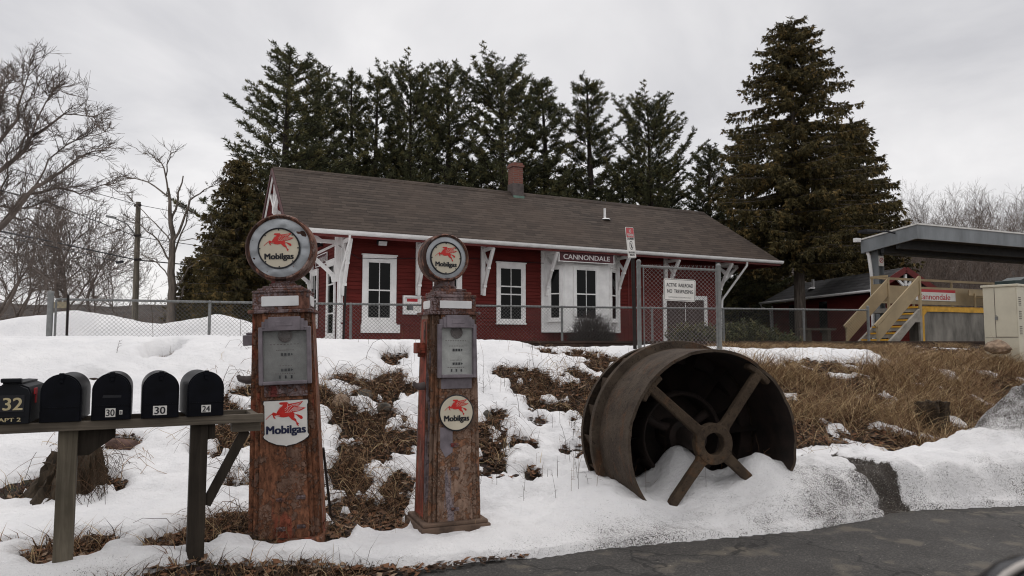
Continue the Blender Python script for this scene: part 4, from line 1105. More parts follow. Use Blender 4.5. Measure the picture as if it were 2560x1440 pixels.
b = MB(); b.lathe([(0,-1.05),(WR-.09,-1.05),(WR-.09,-1.00),(.42,-.94),(.40,-.90),(0,-.90)][::-1], 72, wM); b.build('rear_disc', M['rust_shaded'], wh_, smooth=40)
for k in range(14):            # runner blades inside
    a = 2*math.pi*k/14; b = MB(); vv = []
    for i in range(5):
        u = i/4; r0, r1 = .42, WR-.05; th = a + .38*u*u; z = -.55 - .40*u
        vv += [(r0*math.cos(th), r0*math.sin(th), z-.10), (r1*math.cos(th+.05), r1*math.sin(th+.05), z)]
    b.add(vv, [(2*i, 2*i+1, 2*i+3, 2*i+2) for i in range(4)], wM); b.build('runner_blade', M['rust_shaded'], wh_, smooth=60)
b = MB(); b.lathe([(.40,-.62),(.425,-.60),(.44,-.62),(.44,-.98),(.40,-.98)], 64, wM); b.lathe([(.395,-.98),(.40,-.62)], 64, wM); b.build('runner_band', M['rust_shaded'], wh_, smooth=40)
b = MB(); b.lathe([(0,-.30),(.085,-.30),(.105,-.33),(.11,-.55),(.16,-.58),(.17,-.72),(.15,-.95),(0,-.95)], 40, wM); b.build('shaft', M['rust_shaded'], wh_, smooth=40)
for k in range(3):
    th = R(20+120*k); b = MB(); b.tube([(.10*math.cos(th),.10*math.sin(th),-.66),(.25*math.cos(th+.25),.25*math.sin(th+.25),-.70),(.41*math.cos(th+.2),.41*math.sin(th+.2),-.74)], [.055,.04,.05], 10, True, wM); b.build('shaft_arm', M['rust_shaded'], wh_, smooth=40)
b = MB(); b.lathe([(.100,-.10),(.178,-.10),(.188,-.09),(.188,-.02),(.178,-.01),(.108,-.01),(.100,-.02)], 48, wM); b.lathe([(.100,-.02),(.100,-.10)], 48, wM); b.build('hub', M['rust_arm'], wh_, smooth=40)
for ang, r1, foot in ((140, WR-.03, True), (52, WR-.035, True), (231, .70, False), (318, .66, False)):
    b = MB(); th = R(ang); d = Vector((math.cos(th), math.sin(th), 0)); n_ = Vector((-math.sin(th), math.cos(th), 0))
    w0, w1_ = .049, .044
    ol = []
    pts = [( .165, w0+.022), (.21, w0), (r1*.6, w1_), (r1-.05, w1_), (r1, w1_*.8)]
    for r, w in pts: ol.append(d*r + n_*w)
    for r, w in reversed(pts): ol.append(d*r - n_*w)
    b.prism([(p.x, p.y) for p in ol], -.085, -.02, wM)
    rb = [d*.19 + n_*.012, d*(r1-.03) + n_*.012, d*(r1-.03) - n_*.012, d*.19 - n_*.012]
    b.prism([(p.x, p.y) for p in rb], -.15, -.086, wM)
    if foot:
        ft = []
        for i in range(9):
            a = th + (i-4)/4*.17; ft.append((math.cos(a)*(WR-.032), math.sin(a)*(WR-.032)))
        for i in range(9):
            a = th + (4-i)/4*.17; ft.append((math.cos(a)*(WR-.085), math.sin(a)*(WR-.085)))
        b.prism(ft, -.11, -.0195, wM)
    b.build('arm', M['rust_arm'], wh_, bevel=.014)

# ------------------------------------------------------------------ chain link
def chainlink(mb, L, z0, z1, pitch, r, zslope=0.0, zf=None, mi=0, barbs=True):
    """zigzag wires in the local xz plane"""
    nx = int(L/pitch); 
    hz = pitch*.95
    rows = int((z1-z0)/hz)
    for i in range(-rows, nx+1):
        for s in (1, -1):
            xa = i*pitch if s > 0 else (i+rows)*pitch
            pts = []
            x0, xe = xa, xa + s*rows*pitch
            # clip to [0, L]
            za, ze = z1, z1-rows*hz
            def cl(x): return max(0, min(L, x))
            if (x0 < 0 and xe < 0) or (x0 > L and xe > L): continue
            def zat(x): return za + (ze-za)*(x-x0)/(xe-x0)
            a, b_ = cl(x0), cl(xe)
            if abs(a-b_) < pitch*.3: continue
            p, q = Vector((a, .004*s, zat(a))), Vector((b_, .004*s, zat(b_)))
            if zf: p.z += zf(p.x); q.z += zf(q.x)
            mb.tube([p, q], r, 3, False, None, mi)
            if barbs and a == x0: mb.tube([p, p+Vector((-s*pitch*.25, 0, .03))], r*1.2, 3, False, None, mi)
# long low fence behind the tracks
fdir = (FEN1-FEN0); FL = fdir.length; FA = math.atan2(fdir.y, fdir.x)
fence = empty('chain_link_fence', (FEN0.x, FEN0.y, 0), FA, 'long low chain link fence running behind the tracks before the red station', 'fence')
def fpos(px):
    k = (px-1280)/FPX; c, s = math.cos(FA), math.sin(FA)
    return (k*FEN0.y-FEN0.x)/(c-k*s)
def ftop(s):
    Y = FEN0.y + math.sin(FA)*s
    px = 1280 + FPX*(FEN0.x+math.cos(FA)*s)/Y
    return at(px, table([(125,742),(135,748),(625,756.5),(1190,764.5),(1590,769.5),(2160,775.5)], px), Y).z
for px in (125, 524, 877, 1405, 1630, 1808, 2009, 2170):
    s = fpos(px); big = px in (125,)
    mb = MB(); x = s; zt = ftop(s) + (.09 if px in (125, 2170) else .0)
    mb.tube([(x,0,1.0),(x,0,zt)], .058 if big else (.038 if px == 2170 else .030), 12); mb.lathe([(.066 if big else .04, zt-.01),(.06 if big else .036, zt+.02),(0,zt+.035)], 12, Matrix.Translation((x,0,0)))
    mb.build('post', M['galv'], fence, smooth=40)
s0, s1 = fpos(139), fpos(2170)
mb = MB(); mb.tube([(s0+(s1-s0)*k/24, 0, ftop(s0+(s1-s0)*k/24)) for k in range(25)], .024, 8); mb.build('top_rail', M['galv'], fence, smooth=40)
mb = MB(); mb.M = Matrix.Translation((s0, -.03, 0)); chainlink(mb, s1-s0, 1.1, 2.28, .086, .0028, zf=lambda x: ftop(s0+x)-2.28); mb.build('wire_mesh', M['wire'], fence)
mb = MB(); mb.tube([(s0, 0, 1.1), (s0, 0, ftop(s0)-.02)], .022, 8); mb.build('tension_bar', M['galv'], fence, smooth=40)
ps = at(159, 763, 15.3)
sg = MB(); sg.box((-.125, -.006, -.065), (.125, .006, .065)); o = sg.build('metal_plate', mat('dull_beige_plate', (0.34, 0.29, 0.19), .6, var=.1), None); o.location = (ps.x, ps.y-.12, ps.z); o.rotation_euler = (0, 0, FA); tag(o, 'blank beige metal plate wired to the fence\'s left end', 'plate')
ps = at(171, 850, 14.7); pe = at(171, 736, 14.7)
st = MB(); st.tube([(ps.x-.03, ps.y, ps.z-.5), (pe.x+.0, pe.y, pe.z)], .022, 6); st.bar((ps.x-.03, ps.y-.02, ps.z-.3), (pe.x, pe.y-.02, pe.z), .05, .008, (1,0,0)); tag(st.build('steel_stake', M['steel_dark'], None), 'thin dark steel stake standing before the fence\'s left end', 'stake')
ps = at(857, 848, 15.9); pe = at(864, 715, 15.9)
st = MB(); st.tube([(ps.x-.0, ps.y, ps.z-.5), (pe.x, pe.y, pe.z)], .026, 6); st.bar((ps.x, ps.y-.02, ps.z-.3), (pe.x, pe.y-.02, pe.z), .06, .008, (1,0,0)); tag(st.build('steel_stake', M['steel_dark'], None), 'tall rusty steel stake standing before the station\'s side door', 'stake')

# the short tall panel in front of the tracks with its notice
gA = at(1599, 868, 12.3); gB = at(1800, 880, 12.6)
gdir = Vector((gB.x-gA.x, gB.y-gA.y, 0)); GL = gdir.length; gang = math.atan2(gdir.y, gdir.x)
gz0 = gA.z - .25
gate = empty('fence_panel', (gA.x, gA.y, gz0), gang, 'single tall chain link panel between two posts behind the iron wheel', 'fence panel')
zl = at(1592, 654, 12.3).z - gz0; zr = at(1797, 664, 12.6).z - gz0
for x, zt, r in ((0, zl, .036), (GL, zr, .040)):
    mb = MB(); mb.tube([(x,0,-.1),(x,0,zt)], r, 14); mb.lathe([(r+.006, zt-.02),(r+.004, zt+.015),(r*.5, zt+.035),(0,zt+.038)], 14, Matrix.Translation((x,0,0)))
    for k in range(5): mb.lathe([(r+.001, -.012),(r+.006,-.012),(r+.006,.012),(r+.001,.012)], 14, Matrix.Translation((x,0,zt-.09-k*.34)))
    mb.build('post', M['galv'], gate, smooth=40)
tz = zl-.075; tz2 = zr-.085
mb = MB(); mb.tube([(.0,0,tz),(GL,0,tz2)], .022, 10); mb.build('top_rail', M['galv'], gate, smooth=40)
for x in (.075, GL-.06): mb = MB(); mb.tube([(x,-.02,.05),(x,-.02,tz-.0)], .010, 6); mb.build('tension_bar', M['galv'], gate)
mb = MB(); mb.M = Matrix.Translation((.075, -.026, 0)); chainlink(mb, GL-.135, .02, tz+.0, .074, .0026); mb.build('wire_mesh', M['wire_red'], gate)
# notice board
c = at(1696.5, 726, 12.35); nw, nh_ = 85/FPX*12.4, 55/FPX*12.4
nM = frame((c.x, c.y-.075, c.z), (math.cos(gang)*1, math.sin(gang), -.038), (math.sin(gang), -math.cos(gang), 0.0))
nt_ = MB(); nt_.prism(round_rect(nw, nh_, .035), -.003, .003, nM); no = nt_.build('notice_sign', M['sign_white']); tag(no, 'white metal sign reading ACTIVE RAILROAD NO TRESPASSING on the tall panel', 'sign')
bd = MB(); o_ = round_rect(nw-.022, nh_-.022, .028); i_ = round_rect(nw-.034, nh_-.034, .022); k = len(o_)
bd.add([(x,y,.0042) for x,y in o_]+[(x,y,.0042) for x,y in i_], [(a,(a+1)%k,k+(a+1)%k,k+a) for a in range(k)], nM); bd.build('border', M['letter_black'], no)
lt = MB()
put_text(lt, "ACTIVE  RAILROAD", nM @ Matrix.Translation((-.0, nh_*.215, .003)), nw*.835, nh_*.165, .012)
put_text(lt, "NO  TRESPASSING", nM @ Matrix.Translation((.01, -nh_*.065, .003)), nw*.81, nh_*.165, .012)
put_text(lt, "COMMISSIONER OF TRANSPORTATION", nM @ Matrix.Translation((.005, -nh_*.335, .003)), nw*.71, nh_*.05, .0)
lt.build('lettering', M['letter_black'], no)
# red and white sign on its own post
rp = at(1588, 866, 12.1)
post_ = empty('sign_post', (rp.x, rp.y, rp.z-.25), 0, 'dark steel post beside the tall panel holding a red and white sign', 'sign post')
pt = at(1581, 600, 12.1)
mb = MB(); d = Vector((pt.x-rp.x, 0, pt.z-rp.z+.25))
mb.bar((0,0,-.1), d, .055, .03, (0,1,0)); mb.bar((.0,-.02,-.1), d+Vector((0,-.02,0)), .028, .012, (0,1,0)); mb.build('pole', M['steel_dark'], post_)
c = at(1576.5, 607, 11.88)
sa = R(-50); rM = frame((c.x, c.y-.02, c.z), (math.cos(sa), math.sin(sa), .085), (math.sin(sa), -math.cos(sa), 0.0))
rM = frame((c.x, c.y-.02, c.z), (math.cos(R(57)), math.sin(R(57)), .10), (math.sin(R(57)), -math.cos(R(57)), 0.05))
rw, rh = .32, .50
mb = MB(); mb.prism(round_rect(rw, rh, .03), -.003, .003, rM); rs = mb.build('warning_sign', M['sign_white']); tag(rs, 'narrow red and white NO TRESPASSING STATE PROPERTY sign turned sideways', 'sign')
mb = MB(); rr = round_rect(rw-.024, rh*.31, .012); mb.add([(x, y+rh*.325, .0042) for x, y in rr], [tuple(range(len(rr)))], rM); mb.build('red_field', M['sign_red'], rs)
lt = MB(); put_text(lt, "NO", rM @ Matrix.Translation((0, rh*.375, .0045)), .085, .052, .012); put_text(lt, "TRESPASSING", rM @ Matrix.Translation((0, rh*.245, .0045)), .255, .045, .012); lt.build('white_lettering', M['sign_white'], rs)
lt = MB(); put_text(lt, "STATE PROPERTY", rM @ Matrix.Translation((0, rh*.125, .0035)), .27, .036, .006); put_text(lt, "VIOLATORS WILL BE", rM @ Matrix.Translation((0, -rh*.32, .0035)), .26, .03, .006); put_text(lt, "PROSECUTED", rM @ Matrix.Translation((0, -rh*.40, .0035)), .19, .03, .006)
o_, i_ = circle(.072), circle(.062); k = 40; rMc = rM @ Matrix.Translation((0, -rh*.09, 0))
lt.add([(x,y,.0042) for x,y in o_]+[(x,y,.0042) for x,y in i_], [(a,(a+1)%k,k+(a+1)%k,k+a) for a in range(k)], rMc)
lt.bar((-.045,.045,.0042),(.045,-.045,.0042), .010, .001, (0,0,1), rMc)
lt.add([(x,y+.034,.0044) for x,y in circle(.011, 12)], [tuple(range(12))], rMc)
for a, b2, w in (((0,.024),(0,-.012),.018),((0,-.01),(-.018,-.05),.010),((0,-.01),(.020,-.046),.010),((0,.018),(-.026,-.004),.008),((0,.018),(.026,0),.008)): lt.bar((a[0],a[1],.0043),(b2[0],b2[1],.0043), w, .001, (0,0,1), rMc)
bo2 = round_rect(rw-.014, rh-.014, .026); bi2 = round_rect(rw-.022, rh-.022, .022); k = len(bo2)
lt.add([(x,y,.0036) for x,y in bo2]+[(x,y,.0036) for x,y in bi2], [(a,(a+1)%k,k+(a+1)%k,k+a) for a in range(k)], rM)
lt.build('black_lettering', M['letter_black'], rs)

# ------------------------------------------------------------------ stump, rocks
def rock(name, loc, sx_, sy_, sz_, m, label, seed, group=None, cat='rock'):
    bm = bmesh.new(); bmesh.ops.create_icosphere(bm, subdivisions=4, radius=1.0)
    for v in bm.verts:
        n_ = v.co.normalized(); f = 1 + .28*fbm(n_.x*1.3+seed, n_.y*1.3, n_.z*1.3, 3) + .06*fbm(n_.x*5+seed, n_.y*5, n_.z*5, 2)
        v.co = Vector((n_.x*sx_*f, n_.y*sy_*f, n_.z*sz_*f))
    me = bpy.data.meshes.new(name); bm.to_mesh(me); bm.free(); me.materials.append(m); me.shade_smooth()
    o = bpy.data.objects.new(name, me); COL.objects.link(o); o.location = loc; o.rotation_euler = (0, 0, seed)
    tag(o, label, cat, group); return o
def rock_px(px, py, w, h, m, label, seed, name='rock', cat='rock'):
    p = hit(px, py+h*.4); s = p.y/FPX
    return rock(name, (p.x, p.y, p.z+h*s*.15), w*s*.55, w*s*.5, h*s*.6, m, label, seed, None, cat)
rock_px(33, 1132, 40, 16, M['stone_grey'], 'flat dark stone in the snow behind the leftmost mailbox', 1.0)
rock_px(497, 888, 22, 12, M['stone_tan'], 'small brown stone on the snow above the rightmost mailbox', 2.0)
rock_px(853, 1000, 42, 40, M['stone_tan'], 'mossy tan boulder between the two fuel pumps', 3.0, 'boulder', 'boulder')
rock_px(912, 985, 38, 30, M['stone_grey'], 'dark wet boulder right of the tan one between the pumps', 4.0, 'boulder', 'boulder')
rock_px(958, 1016, 42, 26, M['stone_grey'], 'low dark boulder left of the rear pump\'s red side', 5.0, 'boulder', 'boulder')
rock_px(1015, 866, 26, 10, M['stone_tan'], 'flat pale stone on the snow left of the rear pump', 6.0)
rock_px(1215, 1036, 32, 24, M['stone_grey'], 'grey boulder in the snow right of the rear pump', 7.0, 'boulder', 'boulder')
rock_px(1295, 1376, 34, 18, M['stone_grey'], 'dark clod of road grit at the snow edge', 8.4, 'clod', 'clod')
rock_px(880, 1312, 34, 16, M['stone_grey'], 'black chunk of asphalt lying between the pumps', 8.9, 'asphalt_chunk', 'chunk')
rk = hit(305, 1135); lg = MB()
lg.tube([(rk.x-.28, rk.y+.02, rk.z+.05),(rk.x-.05, rk.y, rk.z+.07),(rk.x+.13, rk.y-.02, rk.z+.06)], [.075,.085,.075], 9); tag(lg.build('broken_log', M['stone_red'], None, smooth=50), 'short reddish broken log lying behind the rotten stump', 'log')
sp_ = hit(165, 1245); stump = empty('tree_stump', (sp_.x, sp_.y+.08, sp_.z-.08), 0, 'large rotten stump with flaring roots behind the left mailbox post', 'tree stump')
def stump_mesh(h, r0, r1, seed, flare, ragged=.55):
    mb = MB(); n = 112; lv = 16; vs, fs = [], []
    for l in range(lv+1):
        u = l/lv
        for k in range(n):
            th = 2*math.pi*k/n
            root = max(0, math.cos(th*2.5+seed))**2 * flare*(1-u)**2.2
            r = r1 + (r0-r1)*(1-u)**2.2 + root*r0 + .22*r0*fbm(math.cos(th)*2.5+seed, math.sin(th)*2.5, u*1.3, 4) + .085*r0*math.sin(th*13+4*fbm(math.cos(th)*2, math.sin(th)*2, u*2)) + .07*r0*fbm(math.cos(th)*9, math.sin(th)*9, u*2.5, 3)
            top_ = h*(1+ragged*fbm(math.cos(th)*1.6+seed*3, math.sin(th)*1.6, 1, 4)) 
            vs.append((r*math.cos(th), r*math.sin(th), -.1+(top_+.1)*u))
    for l in range(lv):
        for k in range(n): fs.append((l*n+k, l*n+(k+1) % n, (l+1)*n+(k+1) % n, (l+1)*n+k))
    # hollow top
    for l, (s, dz) in enumerate(((.72, -.02), (.5, -.16), (0.02, -.2))):
        for k in range(n):
            x, y, z = vs[lv*n+k]; vs.append((x*s, y*s, z+dz*h/.5))
    for l in range(3):
        a, b_ = (lv+l)*n, (lv+l+1)*n
        for k in range(n): fs.append((a+k, a+(k+1) % n, b_+(k+1) % n, b_+k))
    mb.add(vs, fs); return mb
stump_mesh(.37, .44, .20, 1.3, .75).build('trunk', M['wood_stump'], stump, smooth=60)
vn = MB()
for _ in range(170):
    a = rng.uniform(-1.9, 1.3); x = .30*math.cos(a)+rng.gauss(0, .06)+.05; y = -.2+rng.gauss(0, .1); z = rng.uniform(.0, .55)
    vn.tube([(x,y,z),(x+rng.uniform(-.08,.1),y-.04,z-rng.uniform(0,.15)),(x+rng.uniform(-.1,.18),y-.05,max(-.02, z-rng.uniform(.1,.35)))], .0022, 3, False)
vn.build('dry_vines', STRAW[3], stump)
s2 = at(2330, 990, 10.6); s2.z = G(s2.x, s2.y)
st2 = empty('tree_stump', s2, .4, 'small grey stump in the dry grass of the right bank', 'tree stump')
stump_mesh(.36, .21, .19, 4.2, .15, .12).build('trunk', M['wood_stump'], st2, smooth=60)
# leaning iron rod right of the first pump
a, b_ = hit(830, 1300), at(808, 1120, 5.95)
rod = MB(); rod.tube([(a.x, a.y, a.z-.05), (b_.x, b_.y, b_.z)], .011, 8); tag(rod.build('iron_rod', M['steel_dark'], None), 'dark iron rod leaning behind the front fuel pump', 'rod')
# plank on the snow
a = hit(1400, 868); pk = MB(); pk.bar((a.x-.32, a.y-.1, a.z+.15), (a.x+.38, a.y+.1, a.z+.14), .10, .03); tag(pk.build('plank', M['wood_rail'], None), 'grey plank lying on the snow below the bay window', 'plank')

# ------------------------------------------------------------------ wing mirror of the car the picture was taken from
car = empty('parked_car', (0.75, 0.6, 0.0), 0, 'black car wing mirror at the lower right corner of the view', 'car')
mc = Vector((0.457, 0.60, 1.368)) - Vector((0.75, 0.6, 0.0))
def ellip(c, rx, ry, rz, n=28):
    vs, fs = [], []
    for i in range(n+1):
        ph = math.pi*i/n - math.pi/2
        for k in range(n):
            th = 2*math.pi*k/n
            cx_ = math.copysign(abs(math.cos(th))**.75, math.cos(th)); sz_ = math.copysign(abs(math.sin(th))**.75, math.sin(th))
            vs.append((c.x+rx*math.cos(ph)*cx_, c.y+ry*math.sin(ph), c.z+rz*math.cos(ph)*sz_))
    for i in range(n):
        for k in range(n): fs.append((i*n+k, i*n+(k+1) % n, (i+1)*n+(k+1) % n, (i+1)*n+k))
    return vs, fs
mb = MB(); v_, f_ = ellip(mc, .094, .06, .0665); mb.add(v_, f_); mb.build('mirror_housing', M['car_black'], car, smooth=60)
mb = MB(); n = 40
def supel(th, k): 
    return (math.copysign(abs(math.cos(th))**.75, math.cos(th))*.094*k, math.copysign(abs(math.sin(th))**.75, math.sin(th))*.0665*k)
pts = [Vector((mc.x+supel(2*math.pi*k/n, 1.02)[0], mc.y-.012, mc.z+supel(2*math.pi*k/n, 1.02)[1])) for k in range(n+1)]
mb.tube(pts, .0032, 8, False); mb.build('mirror_rim', M['chrome'], car, smooth=60)
mb = MB(); mb.tube([mc+Vector((.06,0,-.07)), mc+Vector((.12,.02,-.15)), mc+Vector((.22,.02,-.25))], [.03,.028,.035], 12); mb.build('mirror_arm', M['car_black'], car, smooth=60)
mb = MB(); prof = [(-.02,.32),(.0,.5),(.03,.75),(.02,.95),(-.03,1.06),(.1,1.07),(.12,.3)]
mb.prism([(x, z) for x, z in prof], -.55, .55, Matrix(((1,0,0,-.05),(0,0,1,-.2),(0,1,0,.0),(0,0,0,1)))); mb.build('door', M['car_black'], car, bevel=.01)
# ------------------------------------------------------------------ the red station
SA = R(27.5)
SU = Vector((math.cos(SA), math.sin(SA), 0)); SNb = Vector((-math.sin(SA), math.cos(SA), 0))       # along the building; towards its back
E0 = at(719, 567, 22.0); SG = 1.12
SO = Vector((E0.x, E0.y, SG))
def loc_t(px, py, t):      # meets the plane parallel to the front at depth t: (s, z)
    r = ray(px, py); o = EYE - SO
    k = (t - o.dot(SNb))/r.dot(SNb); p = o + r*k
    return p.dot(SU), p.z
def loc_s(px, py, s):      # meets the cross plane at s: (t, z)
    r = ray(px, py); o = EYE - SO
    k = (s - o.dot(SU))/r.dot(SU); p = o + r*k
    return p.dot(SNb), p.z
ZE = E0.z - SG
W2 = 2.85                                     # eave to ridge in plan
OV = .98                                      # roof overhang at the front
# ridge height from the photo
_, ZR = loc_s(672, 418, 0.0); 
ZR = loc_t(672, 418, W2)[1]
SRR = loc_t(1760, 528, W2)[0]; SER = loc_t(1953, 657, 0.0)[0]
SWL = loc_t(846, 800, OV)[0]; SWR = loc_t(1800, 800, OV)[0]
print('station', 'ZE', ZE, 'ZR', ZR, 'ridge s', loc_t(672,418,W2)[0], SRR, SER, 'wall', SWL, SWR)
st = empty('station_building', SO, SA, 'long red clapboard railway station with brown shingle roof and white trim', 'station building')
def part(name, m, fn, parent=None, bevel=0.0, smooth=None):
    mb = MB(); fn(mb); return mb.build(name, m, parent if parent is not None else st, bevel=bevel, smooth=smooth)
TB = 2*W2 - OV                                # back wall plane
# roof: front and back slopes with a gable at the left and a hipped right end
def slab(b, pts, th):
    pts = [Vector(p) for p in pts]; n = (pts[1]-pts[0]).cross(pts[2]-pts[0]).normalized()
    if n.z < 0: pts = pts[::-1]; n = -n
    k = len(pts); lo = [p - Vector((0,0,th)) for p in pts]
    b.add(pts + lo, [tuple(range(k)), tuple(reversed(range(k, 2*k)))] + [(i, k+i, k+(i+1) % k, (i+1) % k) for i in range(k)])
ZE0 = ZE
ZWT = ZE + (ZR-ZE)/W2*OV - .16                # wall top under the slope
def roof(b):
    slab(b, [(0,0,ZE),(SER,0,ZE),(SRR,W2,ZR),(0,W2,ZR)], .05)
    slab(b, [(SER,2*W2,ZE),(0,2*W2,ZE),(0,W2+.001,ZR),(SRR,W2+.001,ZR)], .05)
    slab(b, [(SER+.001,0,ZE),(SER+.001,2*W2,ZE),(SRR+.001,W2,ZR)], .05)
part('roof', M['shingle'], roof)
part('ridge_cap', M['shingle'], lambda b: b.prism([(-.13,-.10),(0,.03),(.13,-.10),(.13,-.125),(-.13,-.125)], 0, SRR, Matrix(((0,0,1,0),(1,0,0,W2),(0,1,0,ZR+.012),(0,0,0,1)))))
def soff(b):
    slab(b, [(0.02,.03,ZE-.055),(SER-.03,.03,ZE-.055),(SRR,W2,ZR-.055),(0.02,W2,ZR-.055)], .09)
    slab(b, [(SER-.03,2*W2-.03,ZE-.055),(0.02,2*W2-.03,ZE-.055),(0.02,W2+.001,ZR-.055),(SRR,W2+.001,ZR-.055)], .09)
    slab(b, [(SER-.02,.03,ZE-.055),(SER-.02,2*W2-.03,ZE-.055),(SRR+.002,W2,ZR-.055)], .09)
part('soffit', M['red_trim'], soff)
def rakes(b):
    for t0, t1 in ((0.0, W2), (2*W2, W2)):
        b.bar((-.03, t0, ZE-.10), (-.03, t1, ZR-.09), .04, .15, (0,0,1))
part('rake_board', M['rake_dark'], rakes)
part('rake_strip', M['white_paint'], lambda b: [b.bar((.02, .02+.15, ZE-.155), (.02, W2, ZR-.20), .05, .03, (0,0,1)), b.bar((.02, 2*W2-.17, ZE-.155), (.02, W2, ZR-.20), .05, .035, (0,0,1))])
part('fascia', M['red_trim'], lambda b: (b.box((.0, .02, ZE-.20), (SER-.02, .06, ZE-.06)), b.box((SER-.06, .06, ZE-.20), (SER-.02, 2*W2-.06, ZE-.06))))
gut = [(0,.05),(0,-.07),(-.04,-.085),(-.10,-.06),(-.125,-.01),(-.13,.05),(-.115,.05),(-.10,-.0),(-.06,-.03),(-.015,.03),(-.015,.05)]
part('gutter', M['white_paint'], lambda b: b.prism(gut, -.05, SER+.05, Matrix(((0,0,1,0),(1,0,0,.02),(0,1,0,ZE-.045),(0,0,0,1)))))
# walls
def wall_core(b):
    b.box((SWL+.01, OV+.03, -.3), (SWR-.01, TB-.03, ZWT))
    b.prism([(OV+.03, ZWT), (TB-.03, ZWT), (W2, ZR-.22)], SWL+.05, SWL+.20, Matrix(((0,0,1,0),(1,0,0,0),(0,1,0,0),(0,0,0,1))))
part('wall', M['red_board'], wall_core)
def clap(b, Mx, L, z0, z1, step=.125, dep=.03):
    n = int((z1-z0)/step)+1; vs, fs = [], []
    for i in range(n):
        za, zb = z0+i*step, min(z1, z0+(i+1)*step)
        k = len(vs); vs += [(0,-dep,za),(L,-dep,za),(L,-.002,zb),(0,-.002,zb),(0,.0,za),(L,.0,za)]
        fs += [(k,k+1,k+2,k+3),(k+4,k+5,k+1,k)]
    b.add(vs, fs, Mx)
ZWS = loc_t(1250, 812, OV)[1]-.02               # top of the vertical wainscot
part('clapboard', M['red_board'], lambda b: clap(b, Matrix.Translation((SWL, OV+.028, 0)), SWR-SWL, ZWS, ZWT+.02))
part('clapboard', M['red_board'], lambda b: clap(b, frame((SWL+.008, TB-.03, 0), (0,-1,0), (0,0,1)), TB-OV-.06, .25, ZWT+.02))
def wains(b):
    x = SWL
    while x < SWR-.02:
        w = min(.20, SWR-x); b.box((x+.004, OV+.008, -.2), (x+w-.004, OV+.03, ZWS-.003)); x += .20
    b.box((SWL, OV-.02, ZWS-.02), (SWR, OV+.03, ZWS+.035))
part('wainscot', M['red_board'], wains)
part('frieze', M['red_board'], lambda b: b.box((SWL, OV-.01, ZWT-.62), (SWR, OV+.03, ZWT-.0)))
part('corner_board', M['white_paint'], lambda b: (b.box((SWL-.012, OV-.012, -.2), (SWL+.13, OV+.03, ZWT-.62)),))
part('corner_board', M['white_paint'], lambda b: b.box((SWL-.03, OV-.02, -.2), (SWL+.012, OV+.12, ZWT-.3)))
part('corner_board', M['white_paint'], lambda b: b.box((SWR-.14, OV-.018, -.2), (SWR+.02, OV+.03, ZWT-.01)))
part('corner_board', M['white_paint'], lambda b: b.box((SWL-.03, TB-.13, -.2), (SWL+.012, TB, ZWT-.3)))

def dh_window(Mx, w, h, tw, rails, parent, cols=2, sill=True, tw_top=None):
    """frame around an opening w x h whose lower left corner is the origin; -y is outside"""
    tt = tw_top or tw*1.15
    f = MB(); f.M = Mx
    f.box((-tw,-.055,-tw*.8),(0,0,h+tt)); f.box((w,-.055,-tw*.8),(w+tw,0,h+tt)); f.box((0,-.055,h),(w,0,h+tt)); f.box((0,-.055,-tw*.8),(w,0,0))
    f.box((-tw-.03,-.085,h+tt),(w+tw+.03,0,h+tt+.04))
    if sill: f.box((-tw-.02,-.095,-tw*.8-.045),(w+tw+.02,0,-tw*.8))
    fo = f.build('window', M['white_paint'], parent, bevel=.004)
    p = MB(); p.M = Mx; p.box((0,-.012,0),(w,-.004,h)); p.build('pane', M['dark_glass'], fo)
    s = MB(); s.M = Mx
    e = .035
    s.box((0,-.035,0),(e,-.012,h)); s.box((w-e,-.035,0),(w,-.012,h)); s.box((e,-.035,0),(w-e,-.012,e*1.3)); s.box((e,-.035,h-e),(w-e,-.012,h))
    for r in rails: s.box((e,-.04,h*r-.022),(w-e,-.0125,h*r+.022))
    for c in range(1, cols): s.box((w*c/cols-.012,-.03,e*1.3),(w*c/cols+.012,-.013,h-e))
    s.build('sash', M['white_paint'], fo)
    return fo
def win_px(pl, pr, pt, pb, rails, tw=.15):
    s0, z0 = loc_t(pl, pb, OV); s1, z1 = loc_t(pr, pt, OV)
    return dh_window(Matrix.Translation((s0, OV, z0)), s1-s0, z1-z0, tw, rails, st)
win_px(917, 978, 656, 797, (.50,), .175)
win_px(1092, 1143, 664, 800, (.50,), .165)
win_px(1249, 1304, 671, 800, (.64, .49), .14)
s0, z0 = loc_t(901, 832, OV); s1, z1 = loc_t(998, 812, OV)
part('apron_board', M['white_paint'], lambda b: b.box((s0, OV-.10, z0), (s1, OV, z1)), bevel=.004)
# bay window
sb0, zb0 = loc_t(1356, 832, OV); sb1, zbt = loc_t(1560, 640, OV); sb1 = loc_t(1548, 700, OV)[0]
PJ = .62
f0, f1 = loc_t(1412, 720, OV-PJ)[0], loc_t(1522, 720, OV-PJ)[0]
zs0 = loc_t(1470, 828, OV-PJ)[1]; zs1 = loc_t(1470, 640, OV-PJ)[1]
fullh = zs1 - zs0
bay = empty('bay_window', (0,0,0)); bay.parent = st
bM = MB()
bM.prism([(sb0, OV), (f0, OV-PJ), (f1, OV-PJ), (sb1, OV)], zs0, zs1+.12)
for z, e in ((zs0-.05, .05), (zs1+.10, .06)): bM.prism([(sb0-e, OV), (f0-e*.6, OV-PJ-e), (f1+e*.6, OV-PJ-e), (sb1+e, OV)], z, z+.07)
bM.box((sb0-.05, OV-.03, zs0), (sb0+.10, OV+.03, zs1+.1)); bM.box((sb1-.10, OV-.03, zs0), (sb1+.02, OV+.03, zs1+.1))
bM.build('bay_shell', M['white_paint'], bay, bevel=.006)
gz0, gz1 = loc_t(1470, 798, OV-PJ)[1], loc_t(1470, 674, OV-PJ)[1]
